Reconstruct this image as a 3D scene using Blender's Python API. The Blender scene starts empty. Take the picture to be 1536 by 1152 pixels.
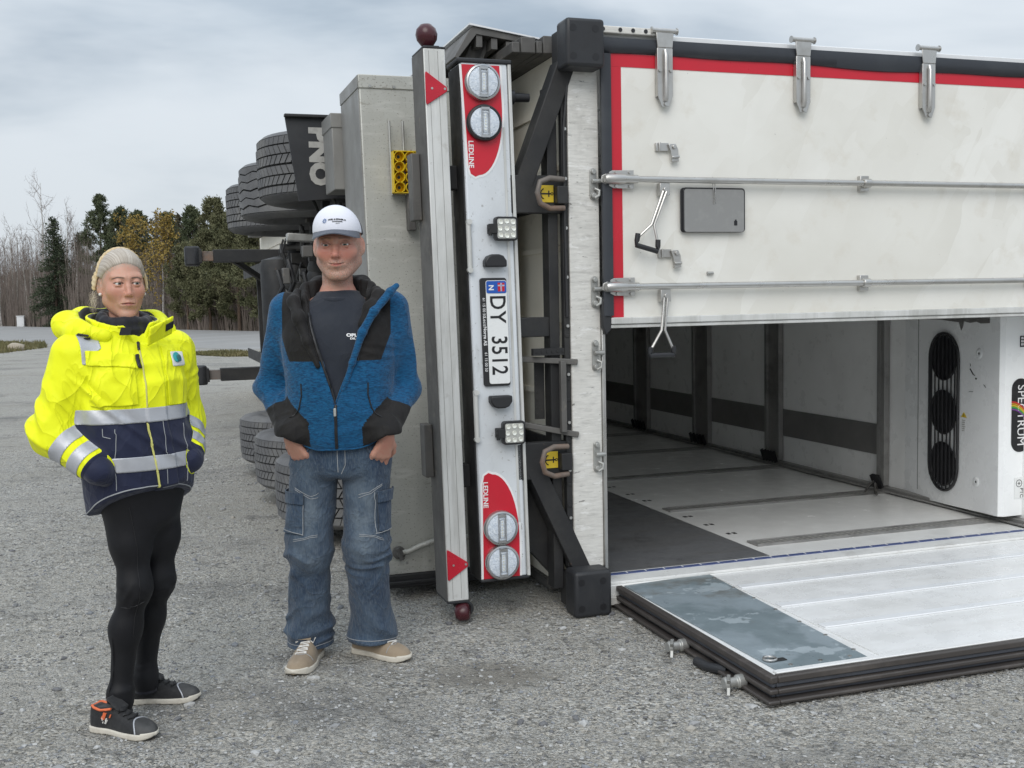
import bpy, bmesh, math, random
import numpy as np
from mathutils import Vector, Matrix, Euler
S = bpy.context.scene
R = math.radians
COL = S.collection
rnd = random.Random(7)

# ------------------------------------------------------------------ camera, world, sun, exposure
F_PX, PITCH, ROLL, CAM_H = 1629.0, R(4.39), R(1.15), 1.374
cf = Vector((0, math.cos(PITCH), -math.sin(PITCH)))
cr = Vector((1, 0, 0)); cd = cf.cross(cr)
right = cr * math.cos(ROLL) + cd * math.sin(ROLL)
down = cd * math.cos(ROLL) - cr * math.sin(ROLL)
cam = bpy.data.cameras.new('camera'); camo = bpy.data.objects.new('camera', cam); COL.objects.link(camo)
m3 = Matrix((right, -down, -cf)).transposed()
camo.matrix_world = Matrix.Translation((0, 0, CAM_H)) @ m3.to_4x4()
cam.sensor_width = 36; cam.lens = 36 * F_PX / 1536; cam.clip_end = 3000; cam.clip_start = .05
S.camera = camo

SUN_EL, SUN_AZ = R(40), R(190)          # azimuth clockwise from +Y: the veiled sun stands behind the photographer
w = bpy.data.worlds.new('World'); S.world = w; w.use_nodes = True
nt = w.node_tree; nt.nodes.clear()
def N(t, k, **kw):
    n = t.nodes.new(k)
    for a, b in kw.items(): setattr(n, a, b)
    return n
sky = N(nt, 'ShaderNodeTexSky', sky_type='NISHITA', sun_disc=False, sun_elevation=SUN_EL, sun_rotation=SUN_AZ)
sky.air_density = 1.2; sky.dust_density = 2.0
tc = N(nt, 'ShaderNodeTexCoord'); sx = N(nt, 'ShaderNodeSeparateXYZ'); nt.links.new(tc.outputs['Generated'], sx.inputs[0])
def wm(op, a, b=None, c=None):
    n = N(nt, 'ShaderNodeMath', operation=op)
    for i, v in enumerate((a, b, c)):
        if v is None: continue
        if isinstance(v, (int, float)): n.inputs[i].default_value = v
        else: nt.links.new(v, n.inputs[i])
    return n.outputs[0]
zz = wm('ADD', wm('MAXIMUM', sx.outputs[2], 0.0), .20)
cx = wm('DIVIDE', sx.outputs[0], zz); cy = wm('DIVIDE', sx.outputs[1], zz)
cmb = N(nt, 'ShaderNodeCombineXYZ'); nt.links.new(cx, cmb.inputs[0]); nt.links.new(cy, cmb.inputs[1])
def cloud(scale, off, stretch, det, lo, hi, rough=.55):
    mp = N(nt, 'ShaderNodeMapping'); mp.inputs['Location'].default_value = off
    mp.inputs['Scale'].default_value = stretch; mp.inputs['Rotation'].default_value = (0, 0, R(-14))
    nt.links.new(cmb.outputs[0], mp.inputs[0])
    no = N(nt, 'ShaderNodeTexNoise'); no.inputs['Scale'].default_value = scale
    no.inputs['Detail'].default_value = det; no.inputs['Roughness'].default_value = rough
    no.inputs['Distortion'].default_value = .35
    nt.links.new(mp.outputs[0], no.inputs['Vector'])
    r = N(nt, 'ShaderNodeMapRange', interpolation_type='SMOOTHSTEP'); r.inputs[1].default_value = lo; r.inputs[2].default_value = hi
    nt.links.new(no.outputs[0], r.inputs[0]); return r.outputs[0]
c1 = cloud(.62, (3.1, 1.7, 0), (.8, 1.0, 1), 6, .36, .60)
c2 = cloud(1.5, (7.3, 4.2, 0), (.55, 1.0, 1), 5, .36, .66)
def mixc(f, a, b):
    n = N(nt, 'ShaderNodeMix', data_type='RGBA')
    for i, v in ((0, f), (6, a), (7, b)):
        if isinstance(v, (int, float)): n.inputs[i].default_value = v
        elif isinstance(v, tuple): n.inputs[i].default_value = (*v, 1)
        else: nt.links.new(v, n.inputs[i])
    return n.outputs[2]
K = 10.0        # cloud radiances below are divided by the background strength 0.1
dark = mixc(c2, (.31 * K, .38 * K, .46 * K), (.50 * K, .57 * K, .64 * K))
cl = mixc(c1, dark, (.68 * K, .73 * K, .78 * K))
# an overcast sky is brighter towards the zenith than towards the horizon
zen = wm('MULTIPLY_ADD', wm('POWER', wm('MAXIMUM', sx.outputs[2], 0.0), 1.5), 1.15, 1.0)
sv = N(nt, 'ShaderNodeVectorMath', operation='SCALE'); nt.links.new(mixc(.93, sky.outputs[0], cl), sv.inputs[0]); nt.links.new(zen, sv.inputs['Scale']); skyc = sv.outputs[0]
bg = N(nt, 'ShaderNodeBackground'); bg.inputs[1].default_value = .1
nt.links.new(skyc, bg.inputs[0])
ow = N(nt, 'ShaderNodeOutputWorld'); nt.links.new(bg.outputs[0], ow.inputs[0])

sl = bpy.data.lights.new('sun', 'SUN'); sl.energy = 1.5; sl.angle = R(42); sl.color = (1, .965, .92)
so = bpy.data.objects.new('sun', sl); COL.objects.link(so)
sd = Vector((math.sin(SUN_AZ) * math.cos(SUN_EL), math.cos(SUN_AZ) * math.cos(SUN_EL), math.sin(SUN_EL)))
so.rotation_euler = sd.to_track_quat('Z', 'Y').to_euler(); so.location = (-6, -8, 12)
S.cycles.max_bounces = 14; S.cycles.diffuse_bounces = 8; S.cycles.glossy_bounces = 4
S.view_settings.view_transform = 'Standard'; S.view_settings.look = 'None'
S.view_settings.exposure = 0.06; S.view_settings.gamma = 1; S.view_settings.use_curve_mapping = False

# ------------------------------------------------------------------ materials
def principled(name):
    m = bpy.data.materials.new(name); m.use_nodes = True
    t = m.node_tree; b = t.nodes['Principled BSDF']; return m, t, b
def lk(t, a, b): t.links.new(a, b)
def noise(t, scale, vec=(1, 1, 1), det=5, rough=.6, coord='Object', dist=0.0, loc=(0, 0, 0), rot=(0, 0, 0)):
    c = N(t, 'ShaderNodeTexCoord'); mp = N(t, 'ShaderNodeMapping')
    mp.inputs['Scale'].default_value = vec; mp.inputs['Location'].default_value = loc; mp.inputs['Rotation'].default_value = rot
    n = N(t, 'ShaderNodeTexNoise'); n.inputs['Scale'].default_value = scale; n.inputs['Detail'].default_value = det
    n.inputs['Roughness'].default_value = rough; n.inputs['Distortion'].default_value = dist
    lk(t, c.outputs[coord], mp.inputs[0]); lk(t, mp.outputs[0], n.inputs['Vector']); return n.outputs[0]
def ramp(t, s, lo, hi, a=0.0, b=1.0):
    r = N(t, 'ShaderNodeMapRange'); lk(t, s, r.inputs[0])
    for i, v in enumerate((lo, hi, a, b)): r.inputs[i + 1].default_value = v
    return r.outputs[0]
def mix(t, f, a, b, blend='MIX'):
    n = N(t, 'ShaderNodeMix', data_type='RGBA', blend_type=blend)
    for i, v in ((0, f), (6, a), (7, b)):
        if isinstance(v, (int, float)): n.inputs[i].default_value = v
        elif isinstance(v, tuple): n.inputs[i].default_value = (*v[:3], 1)
        else: lk(t, v, n.inputs[i])
    return n.outputs[2]
def math_(t, op, a, b=None):
    n = N(t, 'ShaderNodeMath', operation=op)
    for i, v in enumerate((a, b)):
        if v is None: continue
        if isinstance(v, (int, float)): n.inputs[i].default_value = v
        else: lk(t, v, n.inputs[i])
    return n.outputs[0]
def bump(t, b, h, strength=.3, dist=.01):
    n = N(t, 'ShaderNodeBump'); n.inputs['Strength'].default_value = strength; n.inputs['Distance'].default_value = dist
    lk(t, h, n.inputs['Height']); lk(t, n.outputs[0], b.inputs['Normal']); return n
# layers: (colour, noise scale, stretch, lo, hi, amount) laid one over the other
def mat(name, col, rough=.5, metal=0.0, layers=(), bmp=None, rvar=0.15, spec=.5, coat=0.0):
    m, t, b = principled(name); c = tuple(col)
    k = 0
    for L in layers:
        lc, sc, vec, lo, hi, am = L[:6]; det = L[6] if len(L) > 6 else 6
        k += 1
        f = ramp(t, noise(t, sc, vec, det, .62, loc=(k * 3.7, k * 1.3, k * 2.1)), lo, hi, 0, am)
        c = mix(t, f, c, lc)
    if isinstance(c, tuple): b.inputs['Base Color'].default_value = (*c, 1)
    else: lk(t, c, b.inputs['Base Color'])
    lk(t, ramp(t, noise(t, 9, det=6), .3, .7, max(.03, rough - rvar), min(1, rough + rvar)), b.inputs['Roughness'])
    b.inputs['Metallic'].default_value = metal; b.inputs['Specular IOR Level'].default_value = spec
    b.inputs['Coat Weight'].default_value = coat
    if bmp: bump(t, b, noise(t, bmp[0], bmp[3] if len(bmp) > 3 else (1, 1, 1), 6), bmp[1], bmp[2])
    return m
M = {}
def cream():
    m, t, b = principled('cream_paint')
    c = mix(t, ramp(t, noise(t, 1.1, (1, 1, 1.6)), .42, .75, 0, .55), (.745, .73, .675), (.64, .615, .55))
    for k, (sc, vec, rot, am) in enumerate(((1.9, (2.6, 1, .75), 32, .40), (2.7, (2.2, 1, .6), 26, .34), (1.3, (2.4, 1, 1.1), 38, .30))):
        n = N(t, 'ShaderNodeTexCoord'); mp = N(t, 'ShaderNodeMapping', vector_type='TEXTURE'); mp.inputs['Rotation'].default_value = (0, R(rot), 0); mp.inputs['Scale'].default_value = (1 / vec[0], 1, 1 / vec[2]); mp.inputs['Location'].default_value = (k * 1.3, 0, k * .7)
        lk(t, n.outputs['Object'], mp.inputs[0]); wv = N(t, 'ShaderNodeTexNoise'); wv.inputs['Scale'].default_value = 3; lk(t, n.outputs['Object'], wv.inputs['Vector'])
        ad = N(t, 'ShaderNodeVectorMath', operation='MULTIPLY_ADD'); lk(t, wv.outputs[1], ad.inputs[0]); ad.inputs[1].default_value = (.16, .16, .16); lk(t, mp.outputs[0], ad.inputs[2])
        v = N(t, 'ShaderNodeTexVoronoi', distance='CHEBYCHEV'); v.inputs['Scale'].default_value = sc; lk(t, ad.outputs[0], v.inputs['Vector'])
        sp = N(t, 'ShaderNodeSeparateColor'); lk(t, v.outputs['Color'], sp.inputs[0])
        lo = ramp(t, noise(t, .8, loc=(k * 2.2, 3, 1)), .46, .62)
        c = mix(t, math_(t, 'MULTIPLY', ramp(t, sp.outputs[0], .45, .62, 0, am * 1.8), lo), c, (.82, .81, .765))
    c = mix(t, ramp(t, noise(t, 6, loc=(5, 1, 3)), .56, .74, 0, .45), c, (.60, .55, .46))
    c = mix(t, ramp(t, noise(t, 55, loc=(5, 1, 3)), .705, .74, 0, .6), c, (.22, .20, .17))
    lk(t, c, b.inputs['Base Color']); lk(t, ramp(t, noise(t, 5), .3, .7, .32, .6), b.inputs['Roughness']); bump(t, b, noise(t, 3), .12, .01); return m
M['cream'] = cream()
M['white'] = mat('white_paint', (.76, .77, .78), .35, layers=[((.55, .54, .52), 2.2, (1, 1, 1), .5, .78, .35), ((.36, .35, .33), 40, (1, 1, 1), .69, .74, .35)])
M['scraped'] = mat('scraped_white_paint', (.68, .665, .625), .5, layers=[((.50, .485, .45), 2.2, (1.5, 1, 2), .46, .70, .6), ((.34, .33, .31), 7, (1.4, 1, 7), .53, .66, .5), ((.50, .49, .46), 14, (1.2, 1, 9), .45, .65, .5), ((.10, .095, .09), 22, (1, 1, 3), .64, .69, .6), ((.22, .21, .19), 1.6, (2.5, 1, 1.2), .58, .72, .45), ((.08, .075, .07), 15, (1, 1, 3.5), .665, .70, .85), ((.82, .81, .79), 6, (2, 1, 7), .58, .66, .6)], bmp=(5, .25, .006, (1, 1, 14)))
M['underside'] = mat('dirty_underside_panel', (.82, .77, .66), .6, layers=[((.50, .46, .38), 1.6, (1, .5, 1), .45, .75, .7), ((.24, .21, .17), 4, (1, .4, 1), .62, .78, .6), ((.12, .11, .1), 50, (1, 1, 1), .68, .73, .5)])
M['alu'] = mat('weathered_aluminium', (.50, .50, .46), .5, .25, layers=[((.38, .37, .33), 2.2, (1, 1, .5), .42, .72, .7), ((.62, .61, .57), 9, (.6, .6, 3), .54, .66, .5), ((.17, .15, .12), 105, (1, 1, 1.3), .60, .64, .85), ((.28, .26, .22), 20, (.6, .6, 2), .62, .68, .7), ((.40, .36, .28), 1.2, (1, 1, .35), .58, .72, .35), ((.62, .62, .60), 5, (3, 1, .4), .6, .7, .4)], bmp=(60, .08, .003))
M['alu_grey'] = mat('grey_aluminium_sheet', (.27, .265, .25), .5, .35, layers=[((.16, .15, .14), 3, (1, 1, .6), .45, .75, .7), ((.36, .35, .33), 7, (1, 1, .4), .58, .72, .4)])
M['alu_bar'] = mat('brushed_aluminium_bar', (.66, .66, .64), .42, .2, layers=[((.40, .40, .37), 2.2, (3.5, 3.5, .8), .42, .68, .7), ((.30, .29, .26), 1.2, (1, 1, 1), .55, .72, .5), ((.36, .35, .33), 3, (6, 6, .5), .56, .68, .4), ((.80, .80, .80), 4, (5, 5, .3), .55, .7, .5), ((.2, .19, .18), 30, (1, 1, .3), .68, .74, .5), ((.36, .34, .30), 14, (1, 1, 1), .62, .72, .35)], bmp=(12, .06, .004, (6, 6, .5)))
M['stainless'] = mat('stainless_steel', (.52, .51, .49), .34, .85, layers=[((.32, .30, .27), 8, (1, 1, 1), .5, .75, .6)])
M['galv'] = mat('galvanised_steel', (.42, .42, .40), .48, .6, layers=[((.25, .24, .22), 14, (1, 1, 1), .48, .7, .7), ((.55, .55, .53), 25, (1, 1, 1), .58, .7, .5)])
M['dark_steel'] = mat('dark_chassis_steel', (.016, .016, .017), .62, .0, layers=[((.050, .047, .042), 3.5, (1, 1, 1), .48, .75, .75), ((.02, .02, .02), 9, (1, 1, 1), .5, .75, .6), ((.20, .13, .08), 18, (1, 1, 1), .68, .75, .5)], bmp=(30, .15, .004))
M['grey_steel'] = mat('grey_dirty_steel', (.12, .115, .108), .6, .2, layers=[((.05, .047, .044), 4, (1, 1, 1), .45, .72, .8), ((.25, .22, .18), 12, (1, 1, 1), .6, .72, .5)], bmp=(30, .15, .004))
M['rust_steel'] = mat('rusty_steel', (.16, .14, .125), .65, .15, layers=[((.24, .13, .075), 6, (1, 1, 1), .48, .68, .7), ((.06, .055, .05), 10, (1, 1, 1), .52, .7, .7)], bmp=(40, .2, .004))
M['rubber'] = mat('black_rubber', (.020, .021, .024), .55, layers=[((.045, .045, .045), 5, (1, 1, 1), .5, .75, .6)], bmp=(60, .1, .002))
M['seal'] = mat('door_seal_rubber', (.030, .034, .042), .5, layers=[((.065, .07, .075), 3, (1, 1, 1), .5, .78, .6)])
M['tyre'] = mat('tyre_rubber', (.125, .125, .128), .75, layers=[((.24, .235, .22), 4, (1, 1, 1), .45, .75, .65), ((.05, .05, .05), 9, (1, 1, 1), .55, .75, .6)], bmp=(90, .2, .003))
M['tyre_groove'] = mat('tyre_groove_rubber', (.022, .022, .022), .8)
M['red'] = mat('red_tape', (.56, .012, .030), .38, layers=[((.42, .02, .03), 3, (1, 1, 1), .5, .75, .5), ((.75, .62, .6), 26, (1, 1, 1), .73, .76, .7)])
M['red_refl'] = mat('red_reflector', (.50, .012, .03), .25, layers=[((.33, .01, .02), 6, (1, 1, 1), .5, .7, .5)])
M['red_dark'] = mat('dark_red_lens', (.060, .012, .017), .3, layers=[((.10, .045, .045), 12, (1, 1, 1), .5, .7, .5)])
M['panel_white'] = mat('light_bar_white', (.68, .71, .74), .3, layers=[((.50, .515, .52), 2.2, (1, 1, .6), .44, .72, .65), ((.40, .40, .39), 5, (2, 2, .5), .58, .70, .5), ((.26, .25, .23), 48, (1, 1, 1), .63, .67, .6), ((.4, .39, .37), 35, (1, 1, 1), .7, .75, .4)])
M['lens'] = mat('lamp_lens', (.62, .68, .76), .12, .0, layers=[((.80, .84, .88), 60, (1, 1, 1), .45, .6, .6), ((.45, .51, .58), 95, (1, 1, 1), .50, .58, .5)], bmp=(150, .8, .006), rvar=.05, coat=.6)
M['lens_clear'] = mat('work_lamp_lens', (.50, .50, .47), .2, .3, bmp=(90, .4, .004))
M['led'] = mat('led_reflector', (.88, .88, .80), .15, .4)
M['chrome'] = mat('lamp_rim', (.48, .48, .48), .3, .85)
M['black'] = mat('black_plastic', (.018, .018, .02), .45)
M['yellow'] = mat('yellow_plastic', (.72, .50, .015), .4, layers=[((.50, .33, .02), 12, (1, 1, 1), .5, .7, .6)])
M['yellow_sign'] = mat('yellow_sticker', (.70, .50, .03), .5, layers=[((.35, .24, .03), 12, (1, 1, 1), .52, .7, .6)])
M['plate_white'] = mat('plate_white', (.78, .79, .78), .3)
M['plate_blue'] = mat('plate_blue', (.012, .09, .42), .35)
M['ink'] = mat('black_ink', (.010, .010, .012), .5)
M['ink_white'] = mat('white_ink', (.80, .80, .80), .5)
M['ink_grey'] = mat('faded_grey_lettering', (.42, .41, .38), .6, layers=[((.22, .21, .2), 14, (1, 1, 1), .5, .7, .6)])
M['int_white'] = mat('interior_panel', (.88, .88, .87), .35, layers=[((.66, .66, .64), 1.5, (1, 1, 1), .48, .75, .5), ((.42, .41, .39), 22, (1, .6, 1), .70, .74, .4), ((.70, .70, .69), 3, (1, 1, 1), .55, .7, .3)])
M['int_floorwall'] = mat('interior_side_wall', (.88, .88, .86), .20, layers=[((.78, .77, .74), 1.1, (1, 1, 1), .48, .74, .45), ((.30, .29, .27), 13, (1, .6, 1), .735, .76, .7), ((.55, .53, .5), 26, (.5, 2, 1), .69, .75, .4)], rvar=.08)
M['mat_dark'] = mat('dark_scuff_plate', (.15, .152, .158), .45, .1, layers=[((.14, .135, .13), 2.2, (.5, 2.5, 1), .48, .72, .7), ((.03, .03, .03), 8, (1, 1, 1), .55, .72, .6), ((.2, .195, .19), 14, (.3, 3, 1), .62, .72, .4)])
M['int_band'] = mat('grey_scuff_band', (.20, .195, .19), .45, .2, layers=[((.26, .25, .24), 3, (1, 1, 1), .5, .72, .6)])
M['rail'] = mat('anodised_rail', (.30, .295, .285), .45, .3, layers=[((.10, .10, .095), 5, (1, 1, 1), .48, .72, .7)])
M['evap'] = mat('evaporator_white', (.87, .88, .88), .3, layers=[((.76, .77, .77), 2, (1, 1, 1), .5, .75, .4), ((.12, .11, .1), 30, (1, 1, 1), .745, .765, .8)])
M['blue_strip'] = mat('blue_seal_strip', (.05, .075, .20), .5, layers=[((.12, .14, .22), 30, (1, 1, 1), .5, .7, .7)])
M['thresh'] = mat('threshold_paint', (.76, .76, .74), .45, layers=[((.45, .43, .4), 9, (1, 1, 1), .52, .7, .5), ((.15, .14, .13), 40, (1, 1, 1), .66, .72, .6)])
M['door_inner'] = mat('door_inner_white', (.80, .80, .79), .3, layers=[((.66, .65, .62), 2.0, (.5, 2, 1), .48, .75, .6), ((.90, .90, .90), 3, (.3, 3, 1), .5, .7, .4), ((.4, .38, .35), 30, (.5, 2, 1), .71, .75, .45)])
M['wet_steel'] = mat('wet_scuff_plate', (.20, .245, .265), .42, .1, layers=[((.29, .34, .37), 2.6, (1, 1, 1), .48, .54, .8), ((.17, .17, .155), 1.7, (1, 1, 1), .54, .60, .75), ((.46, .52, .55), 4.5, (1, 1, 1), .60, .615, .6), ((.13, .12, .105), 18, (1, 1, 1), .66, .72, .6)], rvar=.18)
M['edge_rubber'] = mat('door_edge_rubber', (.055, .048, .044), .5, layers=[((.11, .095, .085), 6, (1, 3, 1), .5, .72, .7)])
M['edge_blue'] = mat('door_edge_seal', (.075, .082, .098), .45, layers=[((.04, .04, .05), 6, (1, 1, 1), .5, .72, .7)])
M['plaque'] = mat('grey_plaque', (.25, .25, .245), .5, layers=[((.31, .31, .30), 20, (1, 1, 1), .5, .7, .5)])

# ------------------------------------------------------------------ mesh builder
class MB:
    def __init__(s): s.v = []; s.f = []
    def add(s, vs, fs):
        o = len(s.v); s.v += [tuple(v) for v in vs]; s.f += [tuple(i + o for i in f) for f in fs]; return s
    def box(s, x0, x1, y0, y1, z0, z1):
        vs = [(x, y, z) for z in (z0, z1) for y in (y0, y1) for x in (x0, x1)]
        return s.add(vs, [(0, 2, 3, 1), (4, 5, 7, 6), (0, 1, 5, 4), (2, 6, 7, 3), (0, 4, 6, 2), (1, 3, 7, 5)])
    def bar(s, p, q, a, b, up=(0, 0, 1)):               # box along p-q, half sizes a (side) and b (up)
        p, q = Vector(p), Vector(q); d = (q - p).normalized(); up = Vector(up)
        if abs(d.dot(up)) > .98: up = Vector((1, 0, 0))
        x = d.cross(up).normalized() * a; y = x.cross(d).normalized() * b
        vs = [p - x - y, p + x - y, p + x + y, p - x + y, q - x - y, q + x - y, q + x + y, q - x + y]
        return s.add(vs, [(0, 1, 2, 3), (7, 6, 5, 4), (0, 4, 5, 1), (1, 5, 6, 2), (2, 6, 7, 3), (3, 7, 4, 0)])
    def cyl(s, p, q, r, n=16, r2=None, cap=True):
        p, q = Vector(p), Vector(q); d = (q - p).normalized(); r2 = r if r2 is None else r2
        u = d.orthogonal().normalized(); w_ = d.cross(u)
        vs = []
        for c, rr in ((p, r), (q, r2)):
            vs += [c + (u * math.cos(2 * math.pi * i / n) + w_ * math.sin(2 * math.pi * i / n)) * rr for i in range(n)]
        fs = [(i, (i + 1) % n, n + (i + 1) % n, n + i) for i in range(n)]
        if cap: fs += [tuple(reversed(range(n))), tuple(range(n, 2 * n))]
        return s.add(vs, fs)
    def tube(s, pts, r, n=8, closed=False):
        pts = [Vector(p) for p in pts]; k = len(pts); vs = []; fs = []
        pu = None
        for i, p in enumerate(pts):
            a = pts[(i - 1) % k] if (closed or i > 0) else p; b = pts[(i + 1) % k] if (closed or i < k - 1) else p
            d = (b - a).normalized()
            u = (pu - d * pu.dot(d)) if pu is not None else d.orthogonal()
            if u.length < 1e-6: u = d.orthogonal()
            u.normalize(); pu = u; w_ = d.cross(u)
            rr = r[i] if isinstance(r, (list, tuple)) else r
            vs += [p + (u * math.cos(2 * math.pi * j / n) + w_ * math.sin(2 * math.pi * j / n)) * rr for j in range(n)]
        for i in range(k if closed else k - 1):
            i2 = (i + 1) % k
            fs += [(i * n + j, i * n + (j + 1) % n, i2 * n + (j + 1) % n, i2 * n + j) for j in range(n)]
        if not closed: fs += [tuple(reversed(range(n))), tuple(range((k - 1) * n, k * n))]
        return s.add(vs, fs)
    def prism(s, poly, o, ax, ay, az):                 # polygon in (ax, ay) at o, thickness vector az
        o, ax, ay, az = Vector(o), Vector(ax), Vector(ay), Vector(az); n = len(poly)
        vs = [o + ax * a + ay * b for a, b in poly] + [o + ax * a + ay * b + az for a, b in poly]
        return s.add(vs, [tuple(reversed(range(n))), tuple(range(n, 2 * n))] + [(i, (i + 1) % n, n + (i + 1) % n, n + i) for i in range(n)])
    def lathe(s, prof, o, axis, n=32):                 # prof: (r, h) along axis
        o = Vector(o); d = Vector(axis).normalized(); u = d.orthogonal().normalized(); w_ = d.cross(u); k = len(prof); vs = []
        for r_, h in prof:
            vs += [o + d * h + (u * math.cos(2 * math.pi * i / n) + w_ * math.sin(2 * math.pi * i / n)) * r_ for i in range(n)]
        fs = [(a * n + i, a * n + (i + 1) % n, (a + 1) * n + (i + 1) % n, (a + 1) * n + i) for a in range(k - 1) for i in range(n)]
        fs += [tuple(reversed(range(n))), tuple(range((k - 1) * n, k * n))]
        return s.add(vs, fs)
    def mesh(s, name):
        me = bpy.data.meshes.new(name); me.from_pydata(s.v, [], s.f); me.update()
        bm = bmesh.new(); bm.from_mesh(me); bmesh.ops.recalc_face_normals(bm, faces=bm.faces); bm.to_mesh(me); bm.free()
        return me
def link(name, me, m=None, parent=None, smooth=None, bevel=0, seg=2):
    o = bpy.data.objects.new(name, me); COL.objects.link(o)
    if m is not None: me.materials.append(M[m] if isinstance(m, str) else m)
    if parent is not None: o.parent = parent
    if bevel:
        b = o.modifiers.new('bevel', 'BEVEL'); b.width = bevel; b.segments = seg; b.limit_method = 'ANGLE'; b.angle_limit = R(40)
    if smooth is True: me.polygons.foreach_set('use_smooth', [True] * len(me.polygons))
    elif smooth: me.polygons.foreach_set('use_smooth', [True] * len(me.polygons)); me.set_sharp_from_angle(angle=R(smooth))
    return o
TINY = {'bolt_heads', 'seal_rivet', 'rivets', 'rail_slots', 'panel_slots', 'label_lines', 'sticker_print', 'scuff_mark', 'valve_plate', 'valve_body', 'air_hose', 'stray_hair', 'screw', 'underbody_fittings', 'side_print'}
def P(name, mb, m, parent=None, bevel=0, smooth=40, seg=2):
    o = link(name, mb.mesh(name), m, parent, smooth, bevel, seg)
    if name in TINY: o['kind'] = 'stuff'           # too small to pick apart in the photograph
    return o
def tag(o, label=None, cat=None, group=None, kind=None):
    for k, v in (('label', label), ('category', cat), ('group', group), ('kind', kind)):
        if v: o[k] = v
    return o
def empty(name, loc=(0, 0, 0), rz=0):
    o = bpy.data.objects.new(name, None); COL.objects.link(o); o.location = loc; o.rotation_euler = (0, 0, rz); o.empty_display_size = .1; return o
def copy_tree(o, parent=None):
    c = o.copy(); COL.objects.link(c)
    if parent is not None: c.parent = parent
    for ch in list(o.children): copy_tree(ch, c)
    return c
def text_mesh(s, size, ext=.0006, align='CENTER', bold=0.0, sx=1.0, space=1.0):
    cu = bpy.data.curves.new('lettering', 'FONT'); cu.body = s; cu.size = size; cu.align_x = align; cu.align_y = 'CENTER'
    cu.extrude = ext; cu.offset = bold; cu.resolution_u = 3; cu.space_character = space
    ob = bpy.data.objects.new('lettering', cu); COL.objects.link(ob)
    dg = bpy.context.evaluated_depsgraph_get(); dg.update()
    me = bpy.data.meshes.new_from_object(ob.evaluated_get(dg)); me.materials.clear()
    bpy.data.objects.remove(ob); bpy.data.curves.remove(cu)
    if sx != 1: me.transform(Matrix.Diagonal((sx, 1, 1, 1)))
    return me
def text(s, size, o, xd, yd, m, parent, name='lettering', **kw):
    me = text_mesh(s, size, **kw)
    xd, yd = Vector(xd).normalized(), Vector(yd).normalized(); zd = xd.cross(yd)
    me.transform(Matrix.Translation(o) @ Matrix((xd, yd, zd)).transposed().to_4x4()); return link(name, me, m, parent)
def disc(c, nrm, r, t, n=24): return MB().cyl(Vector(c), Vector(c) + Vector(nrm) * t, r, n)
def rrect(w_, h, r, n=5):
    pts = []
    for cx_, cy_, a0 in ((w_ / 2 - r, h / 2 - r, 0), (-w_ / 2 + r, h / 2 - r, 90), (-w_ / 2 + r, -h / 2 + r, 180), (w_ / 2 - r, -h / 2 + r, 270)):
        for i in range(n + 1):
            a = R(a0 + 90 * i / n); pts.append((cx_ + r * math.cos(a), cy_ + r * math.sin(a)))
    return pts
# ------------------------------------------------------------------ the overturned trailer (local x = its height axis, y = its length, z = its width, now upright)
YAW = R(18.4)
trailer = empty('semi_trailer', (.3515, 4.752, 0), YAW)
tag(trailer, 'white refrigerated semi trailer lying on its side with its rear doors towards us', 'trailer')
T = trailer
def tilt(mb, k=.0209):
    mb.v = [(x - k * (z - 1.26), y, z) for x, y, z in mb.v]; return mb
def PT(name, mb, m, parent=T, **k): return P(name, tilt(mb), m, parent, **k)
def textT(s, size, o, xd, yd, m, parent, **kw):
    o = (o[0] - .0209 * (o[2] - 1.26), o[1], o[2]); return text(s, size, o, xd, yd, m, parent, **kw)
RD, RT = (0, 0, -1), (1, 0, 0)                 # lettering that reads downwards
LEN = 13.4
# --- body shell
def under():
    b = MB(); b.box(-.10, -.02, .09, LEN, .06, 2.44); return b
P('floor_panel', under(), 'underside', T)
b = MB()
for z in (.30, .62, .95, 1.26, 1.60, 1.95, 2.22): b.box(-.112, -.1005, .1, LEN, z - .012, z + .012)
P('floor_rib', b, 'underside', T)
P('roof_panel', MB().box(2.662, 2.73, .05, LEN, .04, 2.50), 'cream', T)
P('side_wall', MB().box(.02, 2.66, .10, LEN, .012, .098), 'int_floorwall', T)
P('side_wall', MB().box(.02, 2.66, .10, LEN, 2.43, 2.50), 'int_white', T)
P('front_wall', MB().box(-.02, 2.72, LEN, LEN + .08, .02, 2.50), 'cream', T)
# stepped side rails that run along the floor edge (upper one seen behind the lamps)
for z0, sg in ((2.50, 1), (.02, -1)):
    b = MB()
    for k, (u0, u1, t) in enumerate(((-.06, .02, .040), (-.10, -.063, .026), (-.16, -.103, .036), (-.19, -.163, .012), (-.26, -.193, .028), (-.30, -.263, .006))[:6 if sg > 0 else 2]):
        za, zb = (z0 - .06, z0 + t - .02) if sg > 0 else (z0 - t + .02, z0 + .06)
        b.box(u0, u1, (.10 if sg > 0 else .3) + k * .004, LEN - .2, za, zb)
    P('side_rail', b, 'grey_steel', T, bevel=.004)
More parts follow.
